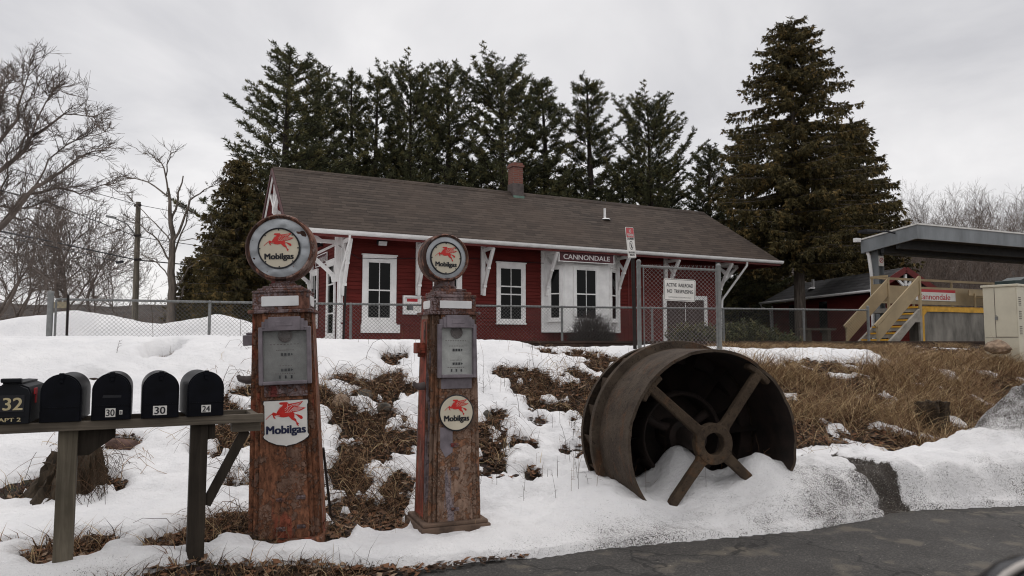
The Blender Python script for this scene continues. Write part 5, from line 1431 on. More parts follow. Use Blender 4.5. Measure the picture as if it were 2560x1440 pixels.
g0, g1 = loc_t(1439, 720, OV-PJ)[0], loc_t(1490, 720, OV-PJ)[0]
dh_window(Matrix.Translation((g0, OV-PJ, gz0)), g1-g0, gz1-gz0, .10, (.50,), bay)
for A, B_ in (((sb0, OV), (f0, OV-PJ)), ((f1, OV-PJ), (sb1, OV))):
    a, b_ = Vector((*A, 0)), Vector((*B_, 0)); d = (b_-a); L = d.length; d.normalize(); n_ = d.cross(Vector((0,0,1)))
    ww = L*.44; o_ = a + d*(L*.36 if A[0] == sb0 else L*.2); Mx = frame((o_.x, o_.y, gz0), d, (0,0,1))
    dh_window(Mx, ww, gz1-gz0, .085, (.50,), bay, cols=1)
# painted panel lines below the bay windows
# name board hung under the eave before the bay
ns0, nz0 = loc_t(1398, 640, .12); ns1, nz1 = loc_t(1533, 640, .12)
_, zt_ = loc_t(1465, 633.5, .12); _, zb_ = loc_t(1465, 655.5, .12)
sg = MB(); sg.M = Matrix.Translation((ns0, .12, (zt_+zb_)/2)); Lw = ns1-ns0; Hh = (zt_-zb_)
sg.box((0,-.02,-Hh/2),(Lw,.02,Hh/2)); so = sg.build('name_board', M['sign_maroon'], None)
so.location = st.location; so.rotation_euler = st.rotation_euler
tag(so, 'wide maroon CANNONDALE name board hanging above the bay window', 'sign')
fr = MB(); fr.M = sg.M; e = .025
fr.box((-e,-.03,-Hh/2-e),(Lw+e,.03,-Hh/2)); fr.box((-e,-.03,Hh/2),(Lw+e,.03,Hh/2+e)); fr.box((-e,-.03,-Hh/2),(0,.03,Hh/2)); fr.box((Lw,-.03,-Hh/2),(Lw+e,.03,Hh/2)); fr.build('board_frame', M['white_paint'], so)
lt = MB(); lt.M = sg.M; put_text(lt, "CANNONDALE", frame((Lw*.5,-.0205,-.0),(1,0,0),(0,-1,0)), Lw*.86, Hh*.56, .012); lt.build('lettering', M['letter_grey'], so)
hg = MB(); hg.M = sg.M; hg.tube([(.15,0,Hh/2+e),(.15,0,Hh/2+.25)], .012, 6); hg.tube([(Lw-.15,0,Hh/2+e),(Lw-.15,0,Hh/2+.25)], .012, 6); hg.build('hanger', M['steel_dark'], so)
# doors at the right
d0, dz0 = loc_t(1658, 850, OV); d1, dz1 = loc_t(1766, 741, OV)
def doorframe(b):
    t = .17; b.box((d0, OV-.05, -.2), (d0+t, OV, dz1-t)); b.box((d1-t, OV-.05, -.2), (d1, OV, dz1-t)); b.box((d0, OV-.05, dz1-t), (d1, OV, dz1))
part('door_frame', M['white_paint'], doorframe, bevel=.004)
dm = mat('dark_brown_door', (0.05, 0.028, 0.024), .55, var=.15)
def doorleaf(b):
    t = .17; b.box((d0+t, OV-.02, -.2), ((d0+d1)/2-.006, OV, dz1-t-.004)); b.box(((d0+d1)/2+.006, OV-.02, -.2), (d1-t, OV, dz1-t-.004))
dl = part('freight_door', dm, doorleaf)
part('door_strip', M['white_paint'], lambda b: b.box(((d0+d1)/2-.012, OV-.032, .2), ((d0+d1)/2+.012, OV-.021, dz1-.3)), dl)
# vertical board joints near the doors
part('wall_batten', M['red_trim'], lambda b: [b.box((x, OV-.012, ZWS+.04), (x+.05, OV+.02, ZWT-.6)) for x in (loc_t(1570,720,OV)[0], loc_t(1600,720,OV)[0])])
# poster case and lamp on the front
s0, z0 = loc_t(1006, 786, OV); s1, z1 = loc_t(1052, 740, OV)
pc = MB(); pc.M = Matrix.Translation((s0, OV, z0)); w, h = s1-s0, z1-z0; e = .07
pc.box((0,-.10,0),(e,0,h)); pc.box((w-e,-.10,0),(w,0,h)); pc.box((e,-.10,0),(w-e,0,e)); pc.box((e,-.10,h-e),(w-e,0,h)); pc.box((e,-.04,e),(w-e,0,h-e))
pco = pc.build('poster_case', M['white_paint'], None, bevel=.005); pco.location = st.location; pco.rotation_euler = st.rotation_euler
tag(pco, 'white framed poster case on the red wall left of the rear pump', 'poster case')
def pst(name, m, x0, x1, y0_, y1_, dz=0.0):
    b = MB(); b.M = pc.M; b.box((w*x0,-.046-dz,h*y0_),(w*x1,-.0405,h*y1_)); b.build(name, m, pco)
pst('poster', M['sign_white'], .18, .86, .2, .62); pst('poster', M['sign_red'], .22, .80, .68, .84); pst('poster_picture', mat('grey_print', (.10,.10,.105), .6, var=.4, scale=4), .26, .56, .24, .54, .003); pst('poster_picture', mat('green_print', (.05,.09,.05), .6, var=.4, scale=8), .22, .3, .24, .5, .002)
def flood(px, py, t, s_=None, label=''):
    if s_ is None: s, z = loc_t(px, py, t); p = Vector((s, t-.05, z)); rz = 0
    else: tt, z = loc_s(px, py, s_); p = Vector((s_-.05, tt, z)); rz = -90
    b = MB(); b.M = Matrix.Translation(p) @ Matrix.Rotation(R(rz), 4, 'Z')
    b.box((-.08,-.02,-.05),(.08,.10,.08)); b.bar((0,-.03,.02),(0,-.17,-.06),.30,.15,(0,0,1)); o = b.build('flood_light', M['letter_black'], None, bevel=.01)
    g_ = MB(); g_.M = b.M; g_.add([(-.14,-.245,.0),(.14,-.245,.0),(.14,-.19,-.135),(-.14,-.19,-.135)], [(0,3,2,1)]); g_.build('lens', M['blank'], o)
    o.location = st.location; o.rotation_euler = st.rotation_euler; tag(o, label, 'flood light'); return o
flood(951, 606, OV, None, 'black flood light above the station\'s first front window')
# brackets under the eave
def bracket(name, P, out, reach, drop, ztop):
    """P on the wall, out = outward direction in the local plan"""
    o_ = Vector((out[0], out[1], 0)).normalized(); sd = Vector((-o_.y, o_.x, 0)); P = Vector((P[0], P[1], 0))
    b = MB()
    def pt(a, z, k=0): return P + o_*a + sd*k + Vector((0,0,z))
    wth = .10
    b.bar(pt(.045, ztop-drop), pt(.045, ztop), .15, .09, o_)                      # board on the wall
    za = ZE-.20
    b.bar(pt(.09, za-.02), pt(reach+.04, za), .085, .12, (0,0,1))          # arm
    tip = pt(reach+.02, za-.01); mid = pt(reach*.56, za-(drop-.5)*.42); low = pt(.17, za-(drop-.5)*.80)
    b.bar(tip, mid, .095, .12, o_); b.bar(mid, low, .095, .12, o_)
    b.bar(mid+Vector((0,0,.03)), mid+Vector((0,0,-.05)), .12, .15, o_)
    b.bar(low+Vector((0,0,.06)), pt(.11, ztop-drop-.02), .095, .12, o_)
    b.bar(low+Vector((0,0,.02)), low+Vector((0,0,-.06)), .125, .15, o_)
    b.bar(pt(.09, za-.10), pt(reach*.58, za-(drop-.5)*.36), .07, .08, (0,0,1)) # inner strut
    return b.build(name, M['white_paint'], st, bevel=.006)
for px in (858, 1044, 1206, 1362, 1540, 1662, 1792):
    s, _ = loc_t(px, 660, OV); _, zb_ = loc_t(px, 738, OV)
    zt_ = ZE + .10 + .12
    bracket('bracket', (s, OV-.01), (0,-1), .86, ZE+.30-zb_, ZE+.30)
bracket('bracket', (SWL-.03, OV+.10), (-1,0), 1.35, 1.85, ZE+.34)
bracket('bracket', (SWL-.03, TB-.10), (-1,0), 1.35, 1.85, ZE+.34)
bracket('bracket', (SWR+.02, OV+.10), (1,0), 1.1, 1.5, ZE+.30)
# truss in the gable
def truss(b):
    x = .10; zt = ZR-.30
    b.bar((x, W2, ZE+.75), (x, W2, zt), .10, .10, (0,1,0)); b.bar((x, W2, ZE+1.0), (x, W2-.78, ZE+1.65), .10, .11, (1,0,0)); b.bar((x, W2, ZE+1.0), (x, W2+.78, ZE+1.65), .10, .11, (1,0,0))
    b.bar((x, W2, ZE+.95), (x+1.6, W2, ZE+.0), .12, .13, (0,0,1)); b.bar((x, W2, ZE+1.2), (x, W2, ZE+.85), .16, .16, (0,1,0))
part('gable_truss', M['white_paint'], truss, bevel=.006)
# side wall: window, door, name board, lamp
def side_open(pl, pr, pt, pb, door):
    t0, _ = loc_s(pl, pt, SWL); t1, z1 = loc_s(pr, pt, SWL); z0 = loc_s((pl+pr)/2, pb, SWL)[1]
    a, b_ = max(t0, t1), min(t0, t1); Mx = frame((SWL-.032, a-.10, z0), (0,-1,0), (0,0,1))
    dh_window(Mx, (a-b_)-.20, z1-z0-.12, .12, (.5,) if not door else (.72, .3), st, cols=2 if not door else 1)
side_open(781, 799, 676, 812, False); side_open(823, 843, 650, 836, True)
ta, z0 = loc_s(793, 668, SWL); tb, z1 = loc_s(821, 640, SWL)
zc = (loc_s(807, 636+14, SWL)[1]); hh = .34; L = abs(ta-tb)
sM = frame((SWL-.03, (ta+tb)/2, zc), (0,-1,0), (-1,0,0))
b = MB(); b.box((-L/2,-hh/2,0),(L/2,hh/2,.025), sM); so2 = b.build('name_board', M['sign_maroon'], None); so2.location = st.location; so2.rotation_euler = st.rotation_euler
tag(so2, 'small maroon CANNONDALE board on the station\'s gable wall', 'sign')
b = MB(); e = .03; b.box((-L/2-e,-hh/2-e,0),(L/2+e,-hh/2,.035), sM); b.box((-L/2-e,hh/2,0),(L/2+e,hh/2+e,.035), sM); b.box((-L/2-e,-hh/2,0),(-L/2,hh/2,.035), sM); b.box((L/2,-hh/2,0),(L/2+e,hh/2,.035), sM); b.build('board_frame', M['white_paint'], so2)
b = MB(); put_text(b, "CANNONDALE", sM @ Matrix.Translation((0,0,.026)), L*.86, hh*.56, .012); b.build('lettering', M['letter_grey'], so2)
flood(806, 612, None, SWL, 'black flood light high on the station\'s gable wall')
# chimney, vent, downspouts, bush
sc, _ = loc_t(1289, 470, W2)
ch = empty('chimney', (0,0,0)); ch.parent = st
bm_ = nmat('chimney_brick'); mm, nt, bb = bm_
tcn = nt.nodes.new('ShaderNodeTexCoord'); sp2 = N(nt, 'ShaderNodeSeparateXYZ', {0: tcn.outputs['Object']}); sm2 = N(nt, 'ShaderNodeMath', {0: sp2.outputs['X'], 1: sp2.outputs['Y']}, operation='ADD'); cb2 = N(nt, 'ShaderNodeCombineXYZ', {0: sm2.outputs[0], 1: sp2.outputs['Z']})
brk = N(nt, 'ShaderNodeTexBrick', {'Vector': cb2.outputs[0], 'Scale': 1.0, 'Brick Width': .22, 'Row Height': .075, 'Mortar Size': .009, 'Color1': (.22,.075,.05,1), 'Color2': (.16,.055,.042,1), 'Mortar': (.16,.13,.115,1)})
nt.links.new(brk.outputs['Color'], bb.inputs['Base Color']); bb.inputs['Roughness'].default_value = .9; bump(nt, bb, brk.outputs['Fac'], -.4, .01)
zc0 = loc_t(1289, 465, W2)[1]; zc1 = loc_t(1289, 409, W2)[1]; hw = .215
b = MB(); b.box((sc-hw, W2-hw, ZR-.3), (sc+hw, W2+hw, zc1-.18)); b.box((sc-hw-.04, W2-hw-.04, zc1-.18), (sc+hw+.04, W2+hw+.04, zc1-.08)); b.box((sc-hw-.0, W2-hw-.0, zc1-.08), (sc+hw+.0, W2+hw+.0, zc1)); b.build('stack', mm, ch, bevel=.008)
b = MB(); b.box((sc-hw-.02, W2-hw-.02, ZR-.25), (sc+hw+.02, W2+hw+.02, zc0+.05)); b.build('lead_skirt', M['lead'], ch)
b = MB(); b.box((sc-hw-.02, W2-hw-.08, ZR-.40), (sc+hw+.02, W2-hw-.021, ZR-.16)); b.build('copper_flashing', M['copper_green'], ch)
tv = W2*.36
sv, zv = loc_t(1512, 562, W2*.62)
zr_ = ZE+(ZR-ZE)*.62
vent = empty('vent_pipe', (0,0,0)); vent.parent = st
sv = loc_t(1512, 558, W2*.62)[0]
b = MB(); b.tube([(sv,W2*.62,zr_-.05),(sv,W2*.62,zr_+.42)], .05, 12); b.build('pipe', M['white_paint'], vent, smooth=40)
b = MB(); b.lathe([(.16,-.0),(.10,.05),(0,.07)], 14, Matrix.Translation((sv+.02,W2*.62-.06,zr_-.04)) @ Matrix.Scale(1.3, 4, (1,0,0))); b.build('snow_cap', M['snow'], vent, smooth=40)
def spout(b):
    s = loc_t(1868, 660, .0)[0]
    b.tube([(s,.0,ZE-.1),(s,.02,ZE-.28),(s-.10,.12,ZE-.48),(SWR+.15,OV-.02,ZE-1.65),(SWR+.10,OV-.03,ZE-1.9),(SWR+.10,OV-.03,0)], .045, 10)
part('downspout', M['white_paint'], spout, smooth=40)
part('downspout', M['white_paint'], lambda b: b.tube([(loc_t(875,590,0)[0],.0,ZE-.1),(loc_t(875,590,0)[0],.04,ZE-.3),(SWL+.05,OV-.05,ZE-1.2),(SWL+.02,OV-.06,ZE-1.4),(SWL+.02,OV-.06,0)], .042, 10), smooth=40)
part('wall_cable', M['letter_black'], lambda b: b.tube([(SWL-.05,OV-.06,ZE-.35),(SWL+.6,OV-.05,ZE-.72),(SWL+1.6,OV-.07,ZE-.70),(SWL+2.6,OV-.07,ZE-.62),(SWL+2.65,OV-.05,ZE-.5),(SWL+4.2,OV-.04,ZE-.52),(SWL+7.2,OV-.04,ZE-.55),(SWL+10.2,OV-.04,ZE-.5)], .010, 5))

# ------------------------------------------------------------------ small red shed
HA = math.atan2(.20, .98)
hN = Vector((-.126, .992, 0)).normalized(); hX = Vector((hN.y, -hN.x, 0))
apex = at(2264, 668, 32.0)
sh = empty('red_shed', (apex.x, apex.y, 1.1), math.atan2(hX.y, hX.x), 'small red shed with grey shingle roof beyond the spruce trunk', 'shed')
hz = apex.z-1.1; hwid = 1.35; hL = 10.4; heave = hz-1.12
slopeL = (hz-heave)/hwid
def sroof(b):
    slab(b, [(-1.65,0,hz-1.02),(-1.65,hL,hz-1.02),(0,hL-.9,hz),(0,0,hz)], .06)
    slab(b, [(hwid+.1,hL,hz-.95),(hwid+.1,0,hz-.95),(0.001,0,hz),(0.001,hL-.9,hz)], .06)
mb = MB(); sroof(mb); mb.build('roof', M['shingle_grey'], sh)
zl_ = hz-1.02
mb = MB(); mb.box((-1.2,.75,-.3),(1.1,hL-.5,heave)); mb.prism([(-1.2,heave-.3),(1.1,heave-.3),(1.1,heave),(0,hz-.16),(-1.2,heave)], .75, .9, Matrix(((1,0,0,0),(0,0,1,0),(0,1,0,0),(0,0,0,1)))); mb.build('wall', M['red_board'], sh)
mb = MB(); clap(mb, frame((-1.22, hL-.5, 0), (0,-1,0), (0,0,1)), hL-1.25, .1, heave-.05, .14, .02); clap(mb, frame((-1.2, .74, 0), (1,0,0), (0,0,1)), 2.3, .1, heave-.05, .14, .02); mb.build('clapboard', M['red_board'], sh)
mb = MB(); mb.bar((-1.65,-.03,zl_-.08),(0,-.03,hz-.1),.06,.24,(0,0,1)); mb.bar((hwid+.1,-.03,hz-1.03),(0,-.03,hz-.1),.06,.24,(0,0,1)); mb.build('barge_board', M['red_trim'], sh)
mb = MB()
for a in (-.40, 0, .40): mb.bar((a*.25,.05,hz-.80),(0,.05,hz-.30) if a == 0 else (a,.05,hz-.50),.10,.10,(0,1,0))
mb.box((-1.2,.03,hz-.98),(1.1,.10,hz-.88)); mb.build('gable_truss', M['white_paint'], sh)
mb = MB(); mb.tube([(-1.70,-.05,zl_-.03),(-1.70,hL,zl_-.03)], .06, 8); mb.tube([(-1.70,hL-.1,zl_-.05),(-1.66,hL-.15,zl_-.25),(-1.32,hL-.5,zl_-.45),(-1.28,hL-.55,0)], .05, 8); mb.build('gutter', M['white_paint'], sh, smooth=40)
mb = MB(); mb.box((-1.25,hL-.66,-.2),(-1.19,hL-.5,heave-.1)); mb.build('corner_board', M['white_paint'], sh)
mb = MB(); mb.tube([(-.75,6.3,zl_+.45),(-.75,6.3,hz+.0)], .07, 10); mb.lathe([(.26,0),(.1,.10),(0,.12)],12,Matrix.Translation((-.80,6.25,hz-.52))); mb.build('vent_pipe', M['white_paint'], sh, smooth=40)
for y in (4.2, 7.2):
    mb = MB(); mb.box((-1.26,y,.95),(-1.21,y+.7,heave-.15)); mb.build('window', M['dark_glass'], sh)

# ------------------------------------------------------------------ station platform with steps
PA = R(24.0)
PU = Vector((math.cos(PA), math.sin(PA), 0)); PB = Vector((-math.sin(PA), math.cos(PA), 0))
PO = at(2303, 850, 23.4); PO.z = 1.15
pl = empty('station_platform', PO, PA, 'raised concrete station platform with yellow edge and tan stairs', 'platform')
def pp_t(px, py, t):
    r = ray(px, py); o = EYE - PO; k = (t - o.dot(PB))/r.dot(PB); p = o + r*k
    return p.dot(PU), p.z
DZ = pp_t(2330, 766, 0)[1]
PL = 16.0
mb = MB(); mb.box((.0,.0,DZ-.17),(PL,1.95,DZ-.02)); mb.box((.25,.35,.42),(PL,.6,DZ-.17)); mb.build('deck', M['concrete_grey'], pl)
mb = MB(); mb.box((.0,-.02,DZ-.17),(PL,.0-.001,DZ+.004)); mb.box((-.02,-.02,DZ-.021),(PL,.62,DZ)); mb.box((-.02,-.02,.45),(.16,.0-.0,DZ-.172)); mb.prism([(.16,DZ-.172),(.30,DZ-.172),(.16,DZ-.30)], -.0, .02, Matrix(((1,0,0,0),(0,0,1,-.02),(0,1,0,0),(0,0,0,1)))); mb.build('edge_stripe', M['yellow'], pl)
mb = MB(); mb.box((.16,.02,.34),(PL,.34,DZ-.172)); mb.build('face_panel', M['concrete_grey'], pl)
mb = MB(); mb.box((-.3,.1,-.2),(.9,1.0,.30)); mb.box((5,.2,-.2),(6,1.0,.33)); mb.build('footing', M['concrete'], pl, bevel=.02)
# steps going down to the left
SWd = 1.02; run = 1.85; nst = 7
z_top = DZ-.02
stp = MB(); nos = MB()
for k in range(nst):
    x1 = -.10 - run*k/nst; x0 = x1 - run/nst; zt = z_top*(1-(k+1)/(nst+0.0)) + .0
    zt = z_top - (k+1)*z_top/(nst+.6)
    stp.prism([(x0,zt-.16),(x1+.01,zt-.16-.0),(x1+.01,zt),(x0,zt)], .0, SWd, Matrix(((1,0,0,0),(0,0,1,0),(0,1,0,0),(0,0,0,1))))
    nos.box((x0-.025,-.012,zt-.045),(x0+.05,SWd+.012,zt+.006))
stp.box((-.10,0,z_top-.16),(.0-.003,SWd,z_top)); nos.box((-.13,-.012,z_top-.045),(-.06,SWd+.012,z_top+.006))
stp.build('stair', M['concrete'], pl); nos.build('step_nosing', M['yellow'], pl)
for y in (-.09, SWd+.002):
    mb = MB(); mb.prism([(-run-.25,-.1),(-run+.10,-.1),(-.35,z_top-.50),(-.12,z_top-.50),(-.12,-.1),(-.02,-.1),(-.02,z_top-.04),(-.16,z_top-.10),(-run-.25,.05)], y, y+.085, Matrix(((1,0,0,0),(0,0,1,0),(0,1,0,0),(0,0,0,1)))); mb.build('stringer', M['concrete'], pl, bevel=.008)
HR = .98
for y in (-.06, SWd+.06):
    mb = MB()
    a, b_ = Vector((-run-.12, y, .10)), Vector((-.06, y, z_top))
    mb.box((a.x-.035,y-.035,-.05),(a.x+.035,y+.035,HR-.02)); mb.box((b_.x-.035,y-.035,z_top-.3),(b_.x+.035,y+.035,z_top+HR-.02))
    d = (b_-a); mb.bar(a+Vector((0,0,HR-.06))-d*.06, b_+Vector((0,0,HR-.06))+d*.01, .05, .10, (0,0,1))
    mb.build('stair_rail', M['tan_steel'], pl)
    mb = MB(); mb.prism([(a.x+.05,a.z+.40),(b_.x-.04,b_.z+.40),(b_.x-.04,b_.z+.86),(a.x+.05,a.z+.86)], y-.012, y+.012, Matrix(((1,0,0,0),(0,0,1,0),(0,1,0,0),(0,0,0,1)))); mb.build('stair_panel', M['tan_steel'], pl)
# back rail of the platform with its station sign and panels
def back(px): return pp_t(px, 700, 2.9)[0]
zr0 = DZ+1.05
YB = 1.75
mb = MB(); mb.box((-.05,YB-.03,zr0-.05),(PL,YB+.03,zr0+.03))
for k in range(9): mb.box((.0+k*2.0-.03,YB-.03,DZ-.02),(.0+k*2.0+.03,YB+.03,zr0-.05))
mb.box((-.05,SWd+.1,zr0-.05),(.01,YB-.03,zr0+.03)); mb.build('back_rail', M['tan_steel'], pl)
mb = MB(); mb.box((.0,YB-.05,DZ+.18),(PL,YB-.031,DZ+.80)); mb.build('rail_panel', M['tan_steel'], pl)
mb = MB(); mb.box((-.06,SWd+.12,DZ+.2),(-.04,YB-.06,DZ+.80)); mb.build('rail_panel', M['tan_steel'], pl)
xs0, xs1 = pp_t(2289, 740, YB-.07)[0], pp_t(2388, 740, YB-.07)[0]; zs_0, zs_1 = pp_t(2340, 752, YB-.07)[1], pp_t(2340, 724, YB-.07)[1]
mb = MB(); mb.box((xs0,YB-.08,zs_0),(xs1,YB-.0505,zs_1)); so3 = mb.build('name_board', M['sign_white'], None); so3.location = PO; so3.rotation_euler = (0,0,PA)
tag(so3, 'white platform name board with red lettering and red top stripe', 'sign')
mb = MB(); mb.box((xs0,YB-.083,zs_1-.10),(xs1,YB-.0805,zs_1)); mb.build('red_stripe', M['sign_red'], so3)
mb = MB(); put_text(mb, "Cannondale", frame(((xs0+xs1)/2-.10, YB-.081, (zs_0+zs_1)/2-.06), (1,0,0), (0,-1,0)), (xs1-xs0)*.82, (zs_1-zs_0)*.52, .008); mb.build('lettering', M['sign_red'], so3)
# bench
be = empty('bench', PO, PA, 'tan steel bench on the platform before the cabinet', 'bench')
xb = pp_t(2423, 740, 1.3)[0]
mb = MB(); mb.box((xb,1.3,DZ+.52),(xb+2.2,1.34,DZ+.72)); mb.build('backrest', M['tan_steel'], be)
mb = MB(); mb.box((xb+.3,.8,DZ+.42),(xb+2.2,1.25,DZ+.46)); mb.build('seat', M['tan_steel'], be)
for x in (xb+.25, xb+1.0, xb+1.9): mb = MB(); mb.box((x,1.26,DZ),(x+.06,1.30,DZ+.6)); mb.box((x+.3,.85,DZ),(x+.36,.91,DZ+.42)); mb.build('leg', M['tan_steel'], be)
# canopy on its column
cx0, cz0 = pp_t(2293, 557, .35); 
cn = empty('platform_canopy', PO, PA, 'blue grey steel platform canopy on a column', 'canopy')
cL = cx0; zt_ = cz0; cW = 3.6
zl = None
# far left corner of the roof
def pp_s(px, py, s):
    r = ray(px, py); o = EYE - PO; k = (s - o.dot(PU))/r.dot(PU); p = o + r*k
    return p.dot(PB), p.z
tl, zl = pp_s(2148, 598, cL); print('canopy', cL, zt_, tl, zl)
th_ = .46
mb = MB(); slab(mb, [(cL,.35,zt_),(PL,.35,zt_+.0),(PL,tl,zl),(cL,tl,zl)], .05); mb.build('roof', M['sign_white'], cn)
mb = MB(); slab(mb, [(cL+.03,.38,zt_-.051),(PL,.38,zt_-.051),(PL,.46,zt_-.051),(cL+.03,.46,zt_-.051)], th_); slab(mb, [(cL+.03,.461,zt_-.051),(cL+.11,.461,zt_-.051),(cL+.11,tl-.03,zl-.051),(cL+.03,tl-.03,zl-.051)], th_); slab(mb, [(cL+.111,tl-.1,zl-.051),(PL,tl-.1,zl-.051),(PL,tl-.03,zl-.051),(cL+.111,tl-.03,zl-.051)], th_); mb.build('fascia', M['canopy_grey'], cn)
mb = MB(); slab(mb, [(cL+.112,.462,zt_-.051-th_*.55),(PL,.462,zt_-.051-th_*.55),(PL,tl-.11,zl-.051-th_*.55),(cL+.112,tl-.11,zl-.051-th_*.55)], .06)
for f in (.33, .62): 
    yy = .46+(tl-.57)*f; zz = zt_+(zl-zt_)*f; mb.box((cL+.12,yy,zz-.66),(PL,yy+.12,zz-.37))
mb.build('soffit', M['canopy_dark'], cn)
sC, _ = pp_t(2190, 700, 2.2); tc0 = None
tC, zC = pp_s(2188, 690, cL+.35)
mb = MB(); xC = cL+.35
mb.box((xC,tC-.14,.0),(xC+.02,tC+.14,zl-.2)); mb.box((xC+.26,tC-.14,.0),(xC+.28,tC+.14,zl-.2)); mb.box((xC+.0201,tC-.012,.0),(xC+.2599,tC+.012,zl-.2))
mb.box((xC,tC-.12,zl-.2),(xC+.28,tC+.3,zl+.02)); mb.build('column', M['canopy_grey'], cn)
mb = MB(); mb.tube([(cL+.15,tl-.15,zl-.4),(cL+.15,tl-.25,zl-.6),(xC-.06,tC+.1,zl-1.25),(xC-.06,tC+.1,0)], .06, 10); mb.build('downspout', M['white_paint'], cn, smooth=40)
mb = MB(); mb.box((xC+.02,tC-.16,zl-.98),(xC+.26,tC-.141,zl-.62)); o = mb.build('no_smoking_sign', M['sign_white'], cn)
mb = MB(); mb.lathe([(.07,0),(.09,0),(.09,.004),(.07,.004)], 20, frame((xC+.14,tC-.161,zl-.78),(1,0,0),(0,-1,0))); mb.bar((xC+.09,tC-.163,zl-.83),(xC+.19,tC-.163,zl-.73),.004,.02,(0,0,1)); mb.build('ring', M['sign_red'], o)
mb = MB(); q = pp_s(2236, 577, cL-.05); mb.tube([(cL-.02,q[0],q[1]-.08),(cL-.25,q[0]+.1,q[1]-.02),(cL-.6,q[0]+.5,q[1])], .03, 8); mb.box((cL-.9,q[0]+.35,q[1]-.03),(cL-.35,q[0]+.75,q[1]+.06)); mb.build('lamp_arm', M['letter_black'], cn)
mb = MB(); mb.box((cL-.25,tl-.1,zl-.12),(cL-.02,tl+.05,zl+.02)); mb.build('camera_box', M['white_paint'], cn, bevel=.01)

# ------------------------------------------------------------------ cabinet with green box, boulder
cb = at(2462, 852, 14.6); CA = R(-18)
cab = empty('utility_cabinet', (cb.x, cb.y, 1.42), 0, 'cream steel utility cabinet at the right edge beside a boulder', 'cabinet')
c1 = at(2541, 708, 14.1)-Vector((cb.x, cb.y, 1.42)); zT = at(2462, 716, 14.6).z-1.42
fdirC = Vector((c1.x, c1.y, 0)); fL = fdirC.length; fdirC.normalize(); cn_ = Vector((-fdirC.y, fdirC.x, 0))
cM = frame((0,0,0), fdirC, (0,0,1))
cab.rotation_euler = (0,0,math.atan2(fdirC.y, fdirC.x))
mb = MB(); mb.box((0,0,-.2),(fL,.75,zT-.03)); mb.build('body', M['cream_steel'], cab, bevel=.006)
mb = MB(); mb.box((-.03,-.03,zT-.03),(fL+.03,.80,zT+.015)); mb.build('lid', M['cream_steel'], cab, bevel=.008)
mb = MB(); mb.box((fL*.36,-.010,.28),(fL-.02,-.001,zT-.06)); dd = mb.build('door', M['cream_steel'], cab, bevel=.004)
mb = MB(); mb.box((fL*.36-.012,-.0045,.27),(fL*.36-.004,-.0005,zT-.05)); mb.box((.01,-.0045,.262),(fL-.01,-.0005,.268)); mb.build('door_seam', M['lead'], cab)
mb = MB(); mb.tube([(fL*.39+.02*math.cos(a),-.02,zT*.5+.03+.022*math.sin(a)) for a in [R(x) for x in range(0,181,20)]],.005,6); mb.box((fL*.39-.022,-.035,zT*.5-.03),(fL*.39+.022,-.011,zT*.5+.03)); mb.build('padlock', M['galv'], dd)
mb = MB()
for z0_ in (.33, .62, .88):
    for k in range(5):
        for y in (.10, .38, .6): mb.box((fL+.0005,y-.05,z0_+k*.035),(fL+.006,y+.05,z0_+k*.035+.012))
mb.build('louvre', M['lead'], cab)
gb = MB(); gb.prism([(-.40,0),(.40,0),(.40,.09),(.34,.12),(.2,.17),(-.05,.17),(-.22,.10),(-.40,.09)], 0, .42, Matrix(((1,0,0,.0),(0,0,1,0),(0,1,0,0),(0,0,0,1))))
gbo = gb.build('storage_box', M['dark_green'], None, bevel=.012); q = at(2560, 702, 14.5); gbo.location = (q.x+.10, q.y, 1.42+zT+.017); gbo.rotation_euler = (0,0,.35); tag(gbo, 'dark green plastic storage box on top of the cream cabinet', 'storage box')
gm = MB(); gm.box((-.02,-.004,.05),(.10,-.001,.07)); gm.box((-.05,-.004,.045),(-.03,-.001,.085)); gm.build('white_mark', M['sign_white'], gbo)
q = at(2492, 846, 14.0); rock('boulder', (q.x, q.y, 1.50), .22, .2, .14, M['stone_tan'], 'round tan boulder beside the cream cabinet', 11.0, None, 'boulder')

# ------------------------------------------------------------------ utility pole, wires
up = at(338, 800, 34); ut = at(346, 505, 34)
pole = empty('utility_pole', (up.x, up.y, 1.0), 0, 'weathered wooden utility pole with street lamp behind the snow mound', 'utility pole')
lp = lambda p: p - Vector((up.x, up.y, 1.0))
mb = MB(); mb.tube([(0,0,-.3), lp(ut)], [.15,.105], 12); mb.build('pole', M['pole_wood'], pole, smooth=40)
mb = MB(); a = lp(at(340, 590, 34)); b_ = lp(at(283, 544, 33)); m_ = lp(at(318, 560, 33.5)); mb.tube([a, m_, b_], [.035,.03,.03], 8); mb.build('lamp_arm', M['galv'], pole, smooth=40)
mb = MB(); mb.bar(b_+Vector((-.28,-.05,.06)), b_+Vector((.12,0,-.02)), .18, .10); mb.build('lamp_head', M['galv'], pole, bevel=.02)
mb = MB()
for y in (590, 650, 515): 
    p = lp(at(342, y, 33.9)); mb.tube([p+Vector((-.05,-.12,0)), p+Vector((.25,-.12,.02))], .06, 8)
mb.build('insulator', M['steel_dark'], pole, smooth=40)
def wire(pts, Y, r, label):
    P = [at(px, py, y) for (px, py), y in zip(pts, Y)]
    out = []
    for i in range(len(P)-1):
        for k in range(8):
            out.append(P[i].lerp(P[i+1], k/8))
    out.append(P[-1]); mb = MB(); mb.tube(out, r, 5, False); tag(mb.build('overhead_wire', M['letter_black'], None), label, 'wire')
wire([(-60,395),(165,462),(345,512)], (22,28,34), .014, 'thin topmost wire running from the left to the pole top')
wire([(345,512),(430,528),(560,545),(700,566)], (34,36,40,46), .014, 'thin topmost wire from the pole towards the station gable')
